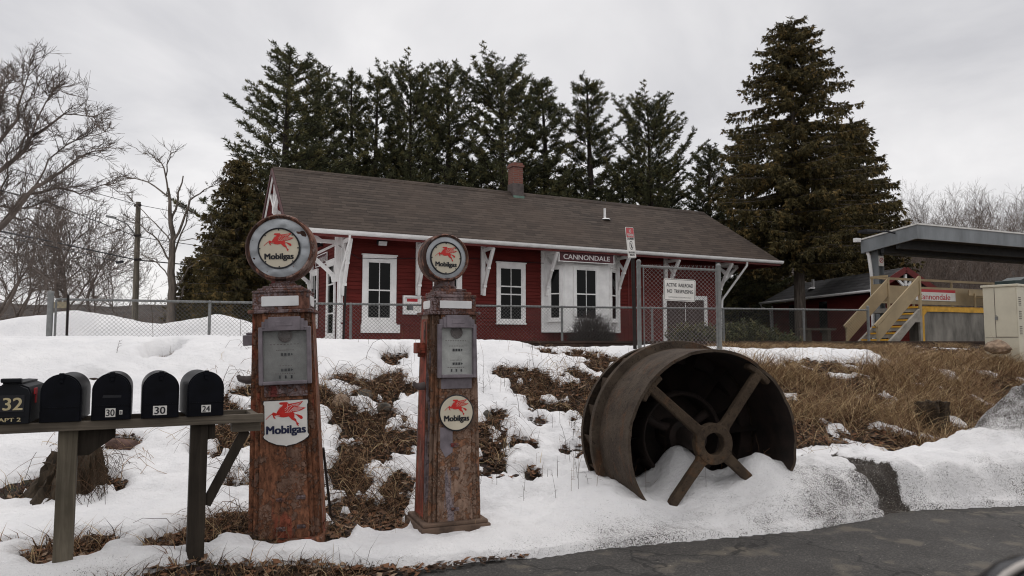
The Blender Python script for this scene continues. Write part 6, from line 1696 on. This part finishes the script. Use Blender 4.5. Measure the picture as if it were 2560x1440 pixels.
wire([(-60,460),(130,510),(342,592)], (20,27,34), .018, 'middle wire descending from upper left to the pole')
wire([(342,592),(480,612),(700,640)], (34,38,46), .018, 'middle wire from the pole into the spruce')
wire([(-60,566),(100,598),(342,650)], (20,26,34), .030, 'thick lower cable running from the left to the pole')
wire([(342,650),(470,662),(640,672)], (34,38,44), .030, 'thick lower cable from the pole behind the first pump')
wire([(-60,580),(100,610),(300,655)], (20,26,33), .016, 'thin wire just under the thick left cable')
b_ = at(300, 655, 33); mb = MB(); mb.lathe([(0,-.2),(.06,-.16),(.07,.12),(0,.18)], 10, Matrix.Translation(b_) @ Matrix.Rotation(R(80), 4, 'Y')); tag(mb.build('splice_case', M['letter_black'], None, smooth=40), 'black cable splice hanging left of the pole', 'splice case')

# ------------------------------------------------------------------ trees
def limb(mb, pts, rs, n, mi=0): mb.tube(pts, rs, n, False, None, mi)
def tuft(mb, p, d, L, w, n, mi_, spread, rg, droop=0.0):
    d = Vector(d).normalized()
    for _ in range(n):
        v = Vector((d.x+rg.gauss(0, spread), d.y+rg.gauss(0, spread), d.z+rg.gauss(0, spread)-droop))
        if v.length < .01: continue
        v.normalize(); s = v.cross(Vector((rg.gauss(0,1), rg.gauss(0,1), rg.gauss(0,1))))
        if s.length < .01: continue
        s = s.normalized()*(w*.5); l = L*rg.uniform(.6, 1.2)
        k = len(mb.v); a = p + v*(l*.45)
        mb.v += [tuple(p), tuple(a-s), tuple(p+v*l), tuple(a+s)]; mb.f.append((k, k+1, k+2, k+3)); mb.m.append(mi_)

def pine_mesh(H, seed, width=.21, base=.12, open_=.5, up=.45, taper=.75, dens=1.0):
    rg = random.Random(seed); tr, fo = MB(), MB()
    bend = [(rg.uniform(-.012,.012)*H, rg.uniform(-.012,.012)*H) for _ in range(4)]
    def axis(z):
        u = z/H; i = min(2, int(u*3)); f = u*3-i
        return Vector((bend[i][0]*(1-f)+bend[i+1][0]*f, bend[i][1]*(1-f)+bend[i+1][1]*f, z))
    limb(tr, [axis(H*k/10)-(Vector((0,0,.5)) if k == 0 else Vector()) for k in range(11)], [.019*H*(1-k/10.6)+.01 for k in range(11)], 8)
    z = H*base
    while z < H*.985:
        u = z/H; n = rg.choice((5,6,7)); ph = rg.uniform(0, 6.3)
        for k in range(n):
            if rg.random() < open_*.35: continue
            prof = (1-u)**taper*(min(1, .5+u*1.6))
            L = H*width*prof*rg.uniform(.45, 1.15) + .25
            a = ph + 6.283*k/n + rg.uniform(-.35,.35); el = rg.uniform(-.05,.30) + up*u*.9
            d = Vector((math.cos(a), math.sin(a), 0)); pts = []; p = axis(z + rg.uniform(-.15,.15)); ns = 6
            for i in range(ns+1):
                t = i/ns; pts.append(p + d*(L*t) + Vector((0,0, L*(math.tan(el)*t + .28*t*t*up*1.6 - .10*t))))
            r0 = .006*L+.008
            limb(tr, pts, [r0*(1-.85*i/ns)+.004 for i in range(ns+1)], 4)
            m = max(6, int(L*12.5*dens))
            for j in range(m):
                t = .22+.78*((j+rg.random())/m); i = min(ns-1, int(t*ns)); q = pts[i].lerp(pts[i+1], t*ns-i)
                sd = rg.choice((-1,1)); b = a + sd*rg.uniform(.45, 1.1); tl_ = (.22+.42*L*.28)*(1.15-t)*rg.uniform(.5,1.3)+.12
                tw = Vector((math.cos(b)*.8, math.sin(b)*.8, rg.uniform(-.25,.85)+.25*u)); e = q + tw*tl_
                limb(tr, [q, e], [.008,.004], 3)
                mi_ = rg.choices((0,1,2), (5,4,2.4))[0]
                nt_ = max(2, int(tl_/.095)+1)
                for s in range(nt_):
                    f = (s+.7)/nt_; tuft(fo, q.lerp(e, f), tw*.4+Vector((0,0,.5)), .19, .033, 8, mi_, .75, rg)
            tuft(fo, pts[-1], d*.5+Vector((0,0,.8)), .17, .028, 12, 0, .6, rg)
        z += H*rg.uniform(.026,.042)*(1.1-.35*u)
    for k in range(8): tuft(fo, axis(H*(.955+.006*k)), Vector((rg.gauss(0,.3),rg.gauss(0,.3),1)), .3, .045, 9, 0, .4, rg)
    return tr, fo

def spruce_mesh(H, seed, width=.26, base=.17, dens=1.0, lean=0.0, gap=.25):
    rg = random.Random(seed); tr, fo = MB(), MB()
    limb(tr, [(0,0,-.6),(0,0,H*.05),(0,0,H*.3),(0,0,H*.99)], [.023*H,.0175*H,.014*H,.01], 12)
    z = H*base
    while z < H*.985:
        u = z/H; n = rg.choice((5,6,7)); ph = rg.uniform(0, 6.3)
        low = min(1.0, .62+ (u-base)*2.2)
        for k in range(n):
            if rg.random() < gap*.4: continue
            L = H*width*(1-u)**.66*low*rg.uniform(.74,1.14)+.30
            a = ph+6.283*k/n+rg.uniform(-.3,.3); d = Vector((math.cos(a), math.sin(a), 0)); p = Vector((0,0,z+rg.uniform(-.2,.2))); ns = 6; pts = []
            sag = rg.uniform(.22,.42)*(1-u*.75)
            for i in range(ns+1):
                t = i/ns; pts.append(p + d*(L*t) + Vector((0,0,L*(.12*u - sag*t + .30*t*t*sag*1.9))))
            limb(tr, pts, [.007*L*(1-.9*i/ns)+.006 for i in range(ns+1)], 4)
            m = max(6, int(L*8.0*dens))
            for j in range(m):
                t = .06+.94*(j+rg.random())/m; i = min(ns-1, int(t*ns)); q = pts[i].lerp(pts[i+1], t*ns-i)
                b = a+rg.choice((-1,1))*rg.uniform(.3,1.4); ln = (.12+.30*L*.3*(1.2-t))*rg.uniform(.4,1.2)
                e = q+Vector((math.cos(b)*ln, math.sin(b)*ln, -.25*ln)); mi_ = rg.choices((0,1,2), (5,4.4,1.7))[0]
                limb(tr, [q, e], [.008,.004], 3)
                hang = (.22+.62*(1-u)*rg.random()*min(1, L/2.2))
                ncl = max(2, int((ln+hang)/.20))
                for s in range(ncl):
                    f = s/ncl
                    if f < .35: c = q.lerp(e, f/.35)
                    else: c = e+Vector((rg.gauss(0,.035), rg.gauss(0,.035), -hang*(f-.35)/.65))
                    tuft(fo, c, Vector((math.cos(b)*.45, math.sin(b)*.45, -.5)), .22, .055, 8, mi_, .5, rg, .15)
            tuft(fo, pts[-1], d, .22, .05, 9, 0, .4, rg, .1)
        z += H*.0145*rg.uniform(.8,1.25)
    for k in range(7): tuft(fo, Vector((0,0,H*(.95+.008*k))), Vector((rg.gauss(0,.5),rg.gauss(0,.5),.5)), .26, .05, 10, 0, .5, rg)
    return tr, fo

def bare_mesh(H, seed, spread=.55, trunk_h=.22, r0=None, depth=6, forks=(2,3), thin=.66, up=.25, nseg=3, minr=.006, sym=.8):
    rg = random.Random(seed); mb = MB()
    r0 = r0 or H*.016
    def grow(p, d, L, r, lev):
        pts = [p]; q = p.copy(); dd = d.copy(); rs = [r]
        k_ = nseg
        for i in range(k_):
            dd = (dd + Vector((rg.gauss(0,.13), rg.gauss(0,.13), rg.gauss(0,.10)+up*.10))).normalized()
            q = q + dd*(L/k_); pts.append(q.copy()); rs.append(max(minr, r*(1-.30*(i+1)/k_)))
        mb.tube(pts, rs, 7 if lev <= 1 else (4 if lev <= 3 else 3), False)
        if lev >= depth: return
        n = rg.choice(forks)
        re = rs[-1]
        for k in range(n):
            ang = rg.uniform(.25, 1.0)*spread*(1.25 if k else sym); ax = dd.orthogonal().normalized()
            ax = Matrix.Rotation(rg.uniform(0, 6.283), 3, dd) @ ax
            nd = (Matrix.Rotation(ang, 3, ax) @ dd); nd.z += up*.25; nd.normalize()
            grow(q, nd, L*rg.uniform(.62,.95), max(minr, re*(.86 if k == 0 else rg.uniform(.5,.75))), lev+1)
        # side shoots
        for i in range(1, len(pts)-1):
            if rg.random() < thin and lev >= 1:
                ax = Matrix.Rotation(rg.uniform(0, 6.283), 3, dd) @ dd.orthogonal().normalized()
                nd = (Matrix.Rotation(rg.uniform(.5,1.1), 3, ax) @ dd); nd.z += up*.3; nd.normalize()
                grow(pts[i], nd, L*rg.uniform(.4,.7), max(minr, rs[i]*.5), lev+2)
    d0 = Vector((rg.gauss(0,.04), rg.gauss(0,.04), 1)).normalized()
    grow(Vector((0,0,-.3)), d0, H*trunk_h, r0, 0)
    return mb

def norm_h(mb, H):
    z = max(p[2] for p in mb.v); k = H/z
    mb.v = [(x*k, y*k, z_*k) for x, y, z_ in mb.v]; return mb
def add_tree(name, tr, fo, mats_f, bark, loc, rz, sc, label, group=None, cat='tree'):
    t = empty(name, loc, rz, label, cat, group); t.scale = sc
    a = tr.build('trunk', bark, t, smooth=60)
    if fo is not None: fo.build('crown', mats_f, t)
    return t
ORD = ['first', 'second', 'third', 'fourth', 'fifth', 'sixth', 'seventh', 'eighth', 'ninth', 'tenth', 'eleventh', 'twelfth']
GP = 'white pines in a row behind the station'
protoP = [None]*0 + [pine_mesh(15, 11, .30, .12, .7, .6, .74, .8), pine_mesh(15, 23, .23, .12, .8, .75, .66, .85), pine_mesh(15, 37, .26, .12, .6, .6, .78, .85), pine_mesh(15, 71, .31, .12, 1.0, .75, .52, .8), pine_mesh(15, 83, .27, .12, .9, .5, .85, .9)]
pines = []
# (photo column, top row, distance, prototype, width factor)
PROW = [(716,132,33,0,1.40,'tallest pine, behind the station roof\'s left end'),(812,188,38,1,1.10,'slim pine just right of the tallest one'),(884,186,39,4,.95,'narrow pine with twin tips left of the roof\'s middle'),(942,196,39,2,1.05,'dense pine, fifth from the left among the row\'s left half'),(1014,186,40,3,1.0,'pine with full rounded top left of the chimney gap'),(1130,180,40,1,1.2,'pine with a ragged left flank left of the chimney'),(1255,172,41,3,1.2,'broad pine directly behind the brick chimney'),(1368,202,42,4,1.2,'dense pine right of the brick chimney'),(1482,206,43,2,1.25,'pine above the white vent pipe'),(1612,262,42,3,1.15,'shorter pine at the row\'s right end, upswept branches')]
first = {}
for px, py, Y, k, wf, lab in PROW:
    top = at(px, py, Y); H = top.z - 1.1
    if k not in first:
        first[k] = t = add_tree('pine_tree', *protoP[k], NEEDLE_P, M['bark_pine'], (0,0,0), 0, (1,1,1), lab, GP)
    else: t = copy_tree(first[k]); t['label'] = lab
    t.location = (top.x, top.y, 1.1); t.rotation_euler = (rng.uniform(-.02,.02),rng.uniform(-.02,.02),rng.uniform(0,6.3)); t.scale = (H/15*wf, H/15*wf, H/15); tag(t, lab, 'tree', GP)
# lower pines filling the gaps of the row, loose pine before the big spruce
for px, py, Y, k, wf, lab in ((655,430,31,0,1.1,'low pine spreading left of the station gable'),(1075,400,45,2,1.5,'low bushy pine in the gap left of the chimney'),(1200,420,45,0,1.5,'low bushy pine just left of the chimney, behind the roof'),(920,400,44,0,1.5,'low bushy pine behind the roof under the slim pines'),(1420,420,46,2,1.5,'low bushy pine behind the roof right of the chimney'),(1560,400,46,2,1.2,'low bushy pine behind the vent pipe'),(780,370,43,1,1.6,'low bushy pine filling the gap right of the tallest pine'),(860,400,44,2,1.5,'low bushy pine under the narrow twin-tipped pine'),(1000,380,45,2,1.6,'low bushy pine under the full rounded pine'),(1310,400,47,0,1.5,'low bushy pine right behind the chimney bricks'),(1650,420,46,1,1.4,'low pine at the right end of the row, under the shorter pine'),(1770,375,40,1,1.25,'pale loose pine between the row and the big spruce'),(1850,330,44,2,1.25,'pale pine touching the big spruce\'s left side')):
    top = at(px, py, Y); H = top.z - 1.1; t = copy_tree(first[k]); tag(t, lab, 'tree', 'smaller pines behind the station')
    t.location = (top.x, top.y, 1.1); t.rotation_euler = (0,0,rng.uniform(0,6.3)); t.scale = (H/15*wf*1.1, H/15*wf*1.1, H/15)
# spruces
top = at(1962, 66, 36.5); H = top.z-1.1
tr, fo = spruce_mesh(H, 5, .345, .27, 1.25, gap=.08)
bs = at(2003, 838, 36.0)
big = add_tree('spruce_tree', tr, fo, NEEDLE_S, M['bark_grey'], (bs.x, bs.y, 1.1), 1.0, (1,1,1), 'huge dark spruce with a bare grey lower trunk right of the station', None); big.rotation_euler = (0, -.035, 1.0)
tr, fo = spruce_mesh(10, 15, .27, .08, 1.1)
top = at(2140, 300, 44); H = top.z-1.1
s2_ = add_tree('spruce_tree', tr, fo, NEEDLE_S, M['bark_grey'], (top.x-.3, top.y, 1.1), .3, (H/10*1.0,H/10*1.0,H/10), 'lower spruce overlapping the big spruce\'s right flank', 'lesser spruces')
for px, py, Y, wf, lab in ((600,395,30,.95,'dark spruce left of the station gable, behind the round pump sign'),(480,640,36,1.1,'small dark spruce behind the dead tree'),(1900,560,48,1.3,'low dark spruce behind the station\'s right end'),(2090,560,49,1.4,'low dark spruce behind the red shed roof'),(545,600,34,1.0,'small dark spruce left of the pump, before the tall one')):
    top = at(px, py, Y); H = top.z-1.1; t = copy_tree(s2_); tag(t, lab, 'tree', 'lesser spruces'); t.location = (top.x, top.y, 1.1); t.scale = (H/10*wf,H/10*wf,H/10); t.rotation_euler = (0,0,rng.uniform(0,6.3))
# bare trees at the left
tr = norm_h(bare_mesh(10.5, 29, .55, .20, .16, 6, (2,3), .62, .22, 4, .009), 10)
GB = 'bare trees at the left behind the snow'
pb = None
for px, py, Y, sc, lab in ((60,560,44,1.0,'bare tree in the thicket at the far left edge'),(140,520,42,1.0,'bare tree in the left thicket, left of its tallest'),(205,495,42,1.1,'tallest rounded bare tree left of the utility pole'),(265,590,46,1.0,'bare tree between the rounded one and the pole'),(20,500,38,1.0,'bare tree under the large one at the left edge'),(110,640,50,1.0,'low bare tree deep in the left thicket'),(300,640,60,1.0,'far low bare tree just left of the pole'),(170,540,47,1.0,'bare tree close behind the tallest rounded one')):
    top = at(px, py, Y); H = top.z-1.1
    if pb is None: pb = t = add_tree('bare_tree', tr, None, None, M['bark_left'], (0,0,0), 0, (1,1,1), lab, GB)
    else: t = copy_tree(pb); tag(t, lab, 'tree', GB)
    t.location = (top.x, top.y, 1.0); s = H/8.3; t.scale = (s*sc*.95, s*sc*.95, s); t.rotation_euler = (0,0,rng.uniform(0,6.3))
# the dead tree with broken limbs
dt = MB(); rgd = random.Random(4)
Yd = 30.0
def DP(px, py, dy=0.0): return at(px, py, Yd+dy)
def wig(a, b_, n, amp):
    out = []
    for i in range(n+1):
        p = a.lerp(b_, i/n)
        if 0 < i < n: p += Vector((rgd.gauss(0,amp), rgd.gauss(0,amp), rgd.gauss(0,amp)))
        out.append(p)
    return out
def dlimb(pts, r0, r1, twigs=6, lev=0, sub=0):
    P = []
    for a, b_ in zip(pts, pts[1:]): P += wig(a, b_, 3, .035)[:-1]
    P.append(pts[-1]); n = len(P)
    if r0 < .2: r0, r1 = r0*.62, max(.006, r1*.62)
    else: r0, r1 = r0*.78, r1*.7
    dt.tube(P, [r0+(r1-r0)*i/(n-1) for i in range(n)], 7 if r0 > .05 else 4, r1 > .04)
    for _ in range(twigs):
        i = rgd.randint(max(1, n//3), n-1); p = P[i]; d = (P[min(i+1,n-1)]-P[i-1]).normalized(); d = (d + Vector((rgd.gauss(0,.7), rgd.gauss(0,.7), rgd.gauss(.3,.5)))).normalized()
        L = rgd.uniform(.25,.9)*(1-.3*lev); e = p+d*L
        dt.tube(wig(p, e, 3, .03), [.016,.012,.009,.006], 3, False)
        for _ in range(6):
            f = rgd.uniform(.3, 1); q = p.lerp(e, f); d2 = (d+Vector((rgd.gauss(0,.6), rgd.gauss(0,.6), rgd.gauss(.2,.5)))).normalized(); e2 = q+d2*L*.5; dt.tube(wig(q, e2, 2, .02), [.008,.006,.004], 3, False)
            for _ in range(sub):
                q2 = q.lerp(e2, rgd.uniform(.2, 1)); d3 = (d2+Vector((rgd.gauss(0,.6), rgd.gauss(0,.6), rgd.gauss(.15,.4)))).normalized(); dt.tube([q2, q2+d3*L*.3], [.0055,.0035], 3, False)
base = DP(424, 830); 
dlimb([base-Vector((0,0,.6)), DP(428,760), DP(430,640), DP(427,560), DP(420,470)], .27, .075, 3)
dlimb([DP(427,560), DP(445,500,.3), DP(458,440,.5)], .09, .04, 3)
dlimb([DP(420,480), DP(410,420,-.3), DP(385,390,-.5), DP(345,375,-.8)], .07, .015, 12)
dlimb([DP(415,440), DP(425,395), DP(437,380)], .045, .02, 5)
dlimb([DP(418,490), DP(370,455,.4), DP(325,445,.8), DP(290,438,1)], .06, .012, 12)
dlimb([DP(432,620), DP(455,560,-.4), DP(475,500,-.7), DP(510,475,-.9), DP(535,462,-1)], .10, .015, 14)
dlimb([DP(434,640), DP(465,560,.6), DP(468,520,.8)], .08, .035, 5)
dlimb([DP(428,610), DP(390,560,.5), DP(345,515,.8), DP(330,500,.9)], .06, .012, 8)
dlimb([DP(430,660), DP(395,600,-.5), DP(355,565,-.8), DP(315,545,-1)], .07, .012, 10)
dlimb([DP(432,700), DP(400,665,.5), DP(360,640,1), DP(350,636,1.2)], .06, .012, 8)
dlimb([DP(438,720), DP(470,670,-.3), DP(520,640,-.6), DP(555,560,-.8)], .055, .03, 4)
dlimb([DP(436,760), DP(455,740), DP(462,715)], .07, .05, 0)
dlimb([DP(420,790), DP(395,775), DP(385,750)], .07, .03, 2)
dlimb([DP(445,600), DP(500,600,.3), DP(545,590,.5)], .035, .01, 8)
tag(dt.build('dead_tree', M['bark_grey'], None, smooth=60), 'dead grey tree with broken limbs right of the utility pole', 'tree')
# the large bare tree whose trunk stands left of the view
dt = MB(); Yd = 22.0
def LP(*p): return [at(x, y, Yd + rgd.uniform(-1.2, 1.2)*(i > 1)) for i, (x, y) in enumerate(p)]
dlimb([at(-150, 860, Yd)-Vector((0,0,.8)), at(-140, 700, Yd), at(-110, 560, Yd), at(-90, 430, Yd), at(-60, 300, Yd)], .40, .12, 4)
for pts, r0, tw in ((((-130,680),(-40,600),(30,540),(85,470),(150,432),(215,385),(272,368)), .17, 34), (((-110,560),(-30,450),(40,395),(100,330),(160,285),(232,292)), .15, 36),
  (((-100,480),(-20,380),(25,320),(52,245),(75,165)), .13, 34), (((-30,600),(60,486),(140,470),(200,485),(262,462)), .10, 26), (((-80,400),(-20,300),(10,230),(-5,180)), .11, 24),
  (((0,430),(60,380),(115,255),(132,225)), .08, 24), (((30,540),(90,560),(130,585),(160,640)), .05, 14), (((-20,520),(60,520),(120,500),(190,560)), .06, 18), (((85,470),(120,400),(190,350),(262,330)), .055, 22), (((40,395),(70,330),(60,280),(95,215)), .06, 20), (((-60,640),(0,620),(60,640),(110,690)), .06, 16), (((-120,620),(-20,520),(20,440),(20,380)), .09, 22), (((-90,430),(-30,330),(-10,260),(30,190)), .08, 24)):
    dlimb(LP(*pts), r0, .012, tw, 0, 3)
tag(dt.build('bare_tree', M['bark_left'], None, smooth=60), 'large bare tree with long limbs reaching in from the left edge', 'tree')
# bare wood on the hillside at the right
tr = norm_h(bare_mesh(12, 41, .60, .30, .13, 6, (2,3), .55, .22, 3, .010), 12); tr2 = norm_h(bare_mesh(12, 57, .55, .34, .12, 6, (2,2,3), .6, .28, 3, .010), 12)
GW = 'bare trees of the wood on the right hillside'; pw = []
def hillz(x, y): return 0.9 + 15*sstep(52, 125, y)*sstep(10, 55, x)
for k in range(120):
    Y = 46 + 62*rng.random()**.8; px = rng.uniform(2020, 2760); x = (px-1280)/FPX*Y
    if len(pw) < 2:
        t = add_tree('bare_tree', (tr, tr2)[k % 2], None, None, M['bark_far'], (0,0,0), 0, (1,1,1), 'bare grey tree in the wood behind the platform canopy', GW); pw.append(t)
    else: t = copy_tree(pw[k % 2])
    hgt = rng.uniform(9.5, 13)*(1 if Y > 60 else .72); s = hgt/12
    t.location = (x, Y, max(1.0, hillz(x, Y))-.2); t.scale = (s*rng.uniform(.8,1.1), s*rng.uniform(.8,1.1), s); t.rotation_euler = (0,0,rng.uniform(0,6.3))
for px, py, Y, lab in ((2395,490,62,'round bare tree standing out above the canopy roof'),(2545,480,58,'tall bare tree at the right edge above the canopy'),(2300,505,66,'bare tree right of the spruce, above the canopy\'s left end')):
    top = at(px, py, Y); t = copy_tree(pw[0]); tag(t, lab, 'tree', 'taller bare trees above the canopy'); z0 = hillz(top.x, Y); s = (top.z-z0)/12; t.location = (top.x, Y, z0); t.scale = (s,s,s); t.rotation_euler = (0,0,rng.uniform(0,6.3))
# thicket on the far left hills: one mass
tk = MB(); 
for _ in range(1500):
    x = rng.uniform(-75, -8); y = rng.uniform(60, 100); h = rng.uniform(1.2, 3.6); z = .9
    if y > 95: z += 1
    for q in range(3): tk.tube([(x+rng.gauss(0,.3),y,z-.3),(x+rng.gauss(0,.5),y,z+h*.6),(x+rng.gauss(0,.9),y,z+h*rng.uniform(.8,1.1))], [.05,.03,.012], 3, False)
tag(tk.build('far_thicket', M['bark_far']), 'brown far-off thicket along the foot of the left hills', 'thicket', kind='stuff')

# shrubs before the station
def twig_shrub(name, c, rx, ry, rz_, n, m, label, seed, leafm=None, stem_r=.007):
    rg = random.Random(seed); t = empty(name, c, 0, label, 'shrub'); mb = MB(); fo = MB()
    for _ in range(n):
        a = rg.uniform(0, 6.283); el = math.acos(rg.uniform(-.1, 1)); f = rg.uniform(.75, 1.05)
        tip = Vector((math.cos(a)*math.sin(el)*rx*f, math.sin(a)*math.sin(el)*ry*f, rz_*.45+math.cos(el)*rz_*.55*f))
        bse = Vector((rg.gauss(0,.12), rg.gauss(0,.08), 0)); mid = bse.lerp(tip, .5)+Vector((rg.gauss(0,.05), rg.gauss(0,.05), .05))
        mb.tube([bse, mid, tip], [stem_r*1.4, stem_r, stem_r*.5], 3, False)
        for _ in range(5):
            q = mid.lerp(tip, rg.uniform(.2,1)); e = q+Vector((rg.gauss(0,.10), rg.gauss(0,.10), rg.gauss(.03,.08))); mb.tube([q, e], [stem_r*.6, stem_r*.35], 3, False)
            if leafm: tuft(fo, e, Vector((rg.gauss(0,1),rg.gauss(0,1),.4)), .12, .035, 6, rg.choices((0,1,2),(4,4,2))[0], .6, rg)
    mb.build('branches', m, t)
    if leafm: fo.build('foliage', leafm, t)
    return t
M['twig_dark'] = mat('dark_twigs', (0.040, 0.030, 0.026), .9, var=.2)
c = at(1480, 812, 20.4); c.z = 1.05; twig_shrub('shrub', c, .72, .6, 1.42, 520, M['twig_dark'], 'round clipped bare shrub in front of the bay window', 3)
c = at(1850, 830, 23.0); c.z = 1.05; twig_shrub('shrub', c, 1.25, .8, 1.15, 420, M['twig_dark'], 'dark low evergreen shrub right of the tall fence panel', 4, NEEDLE_P)
c = at(1735, 830, 24.0); c.z = 1.05; twig_shrub('shrub', c, .85, .7, 1.15, 300, M['twig_dark'], 'olive evergreen shrub before the station\'s brown doors', 5, NEEDLE_P)
c = at(1925, 840, 25.0); c.z = 1.0; twig_shrub('shrub', c, .9, .8, .95, 300, M['twig_dark'], 'dark evergreen shrub at the foot of the spruce trunk, left of it', 6, NEEDLE_P)
# logs beside the shed
for px, py, L, lab, m in ((2010,836,1.2,'grey weathered wooden bench by the spruce trunk','wood_rail'),):
    p = at(px, py, 27); mb = MB(); mb.box((-.5,-.2,.35),(.9,.2,.43)); mb.box((-.3,-.15,-.6),(-.15,.15,.349)); mb.box((.55,-.15,-.6),(.7,.15,.349)); o = mb.build('garden_bench', M[m], None); o.location = (p.x+.3, p.y, p.z-.2); o.rotation_euler = (0,0,.3); tag(o, lab, 'bench')
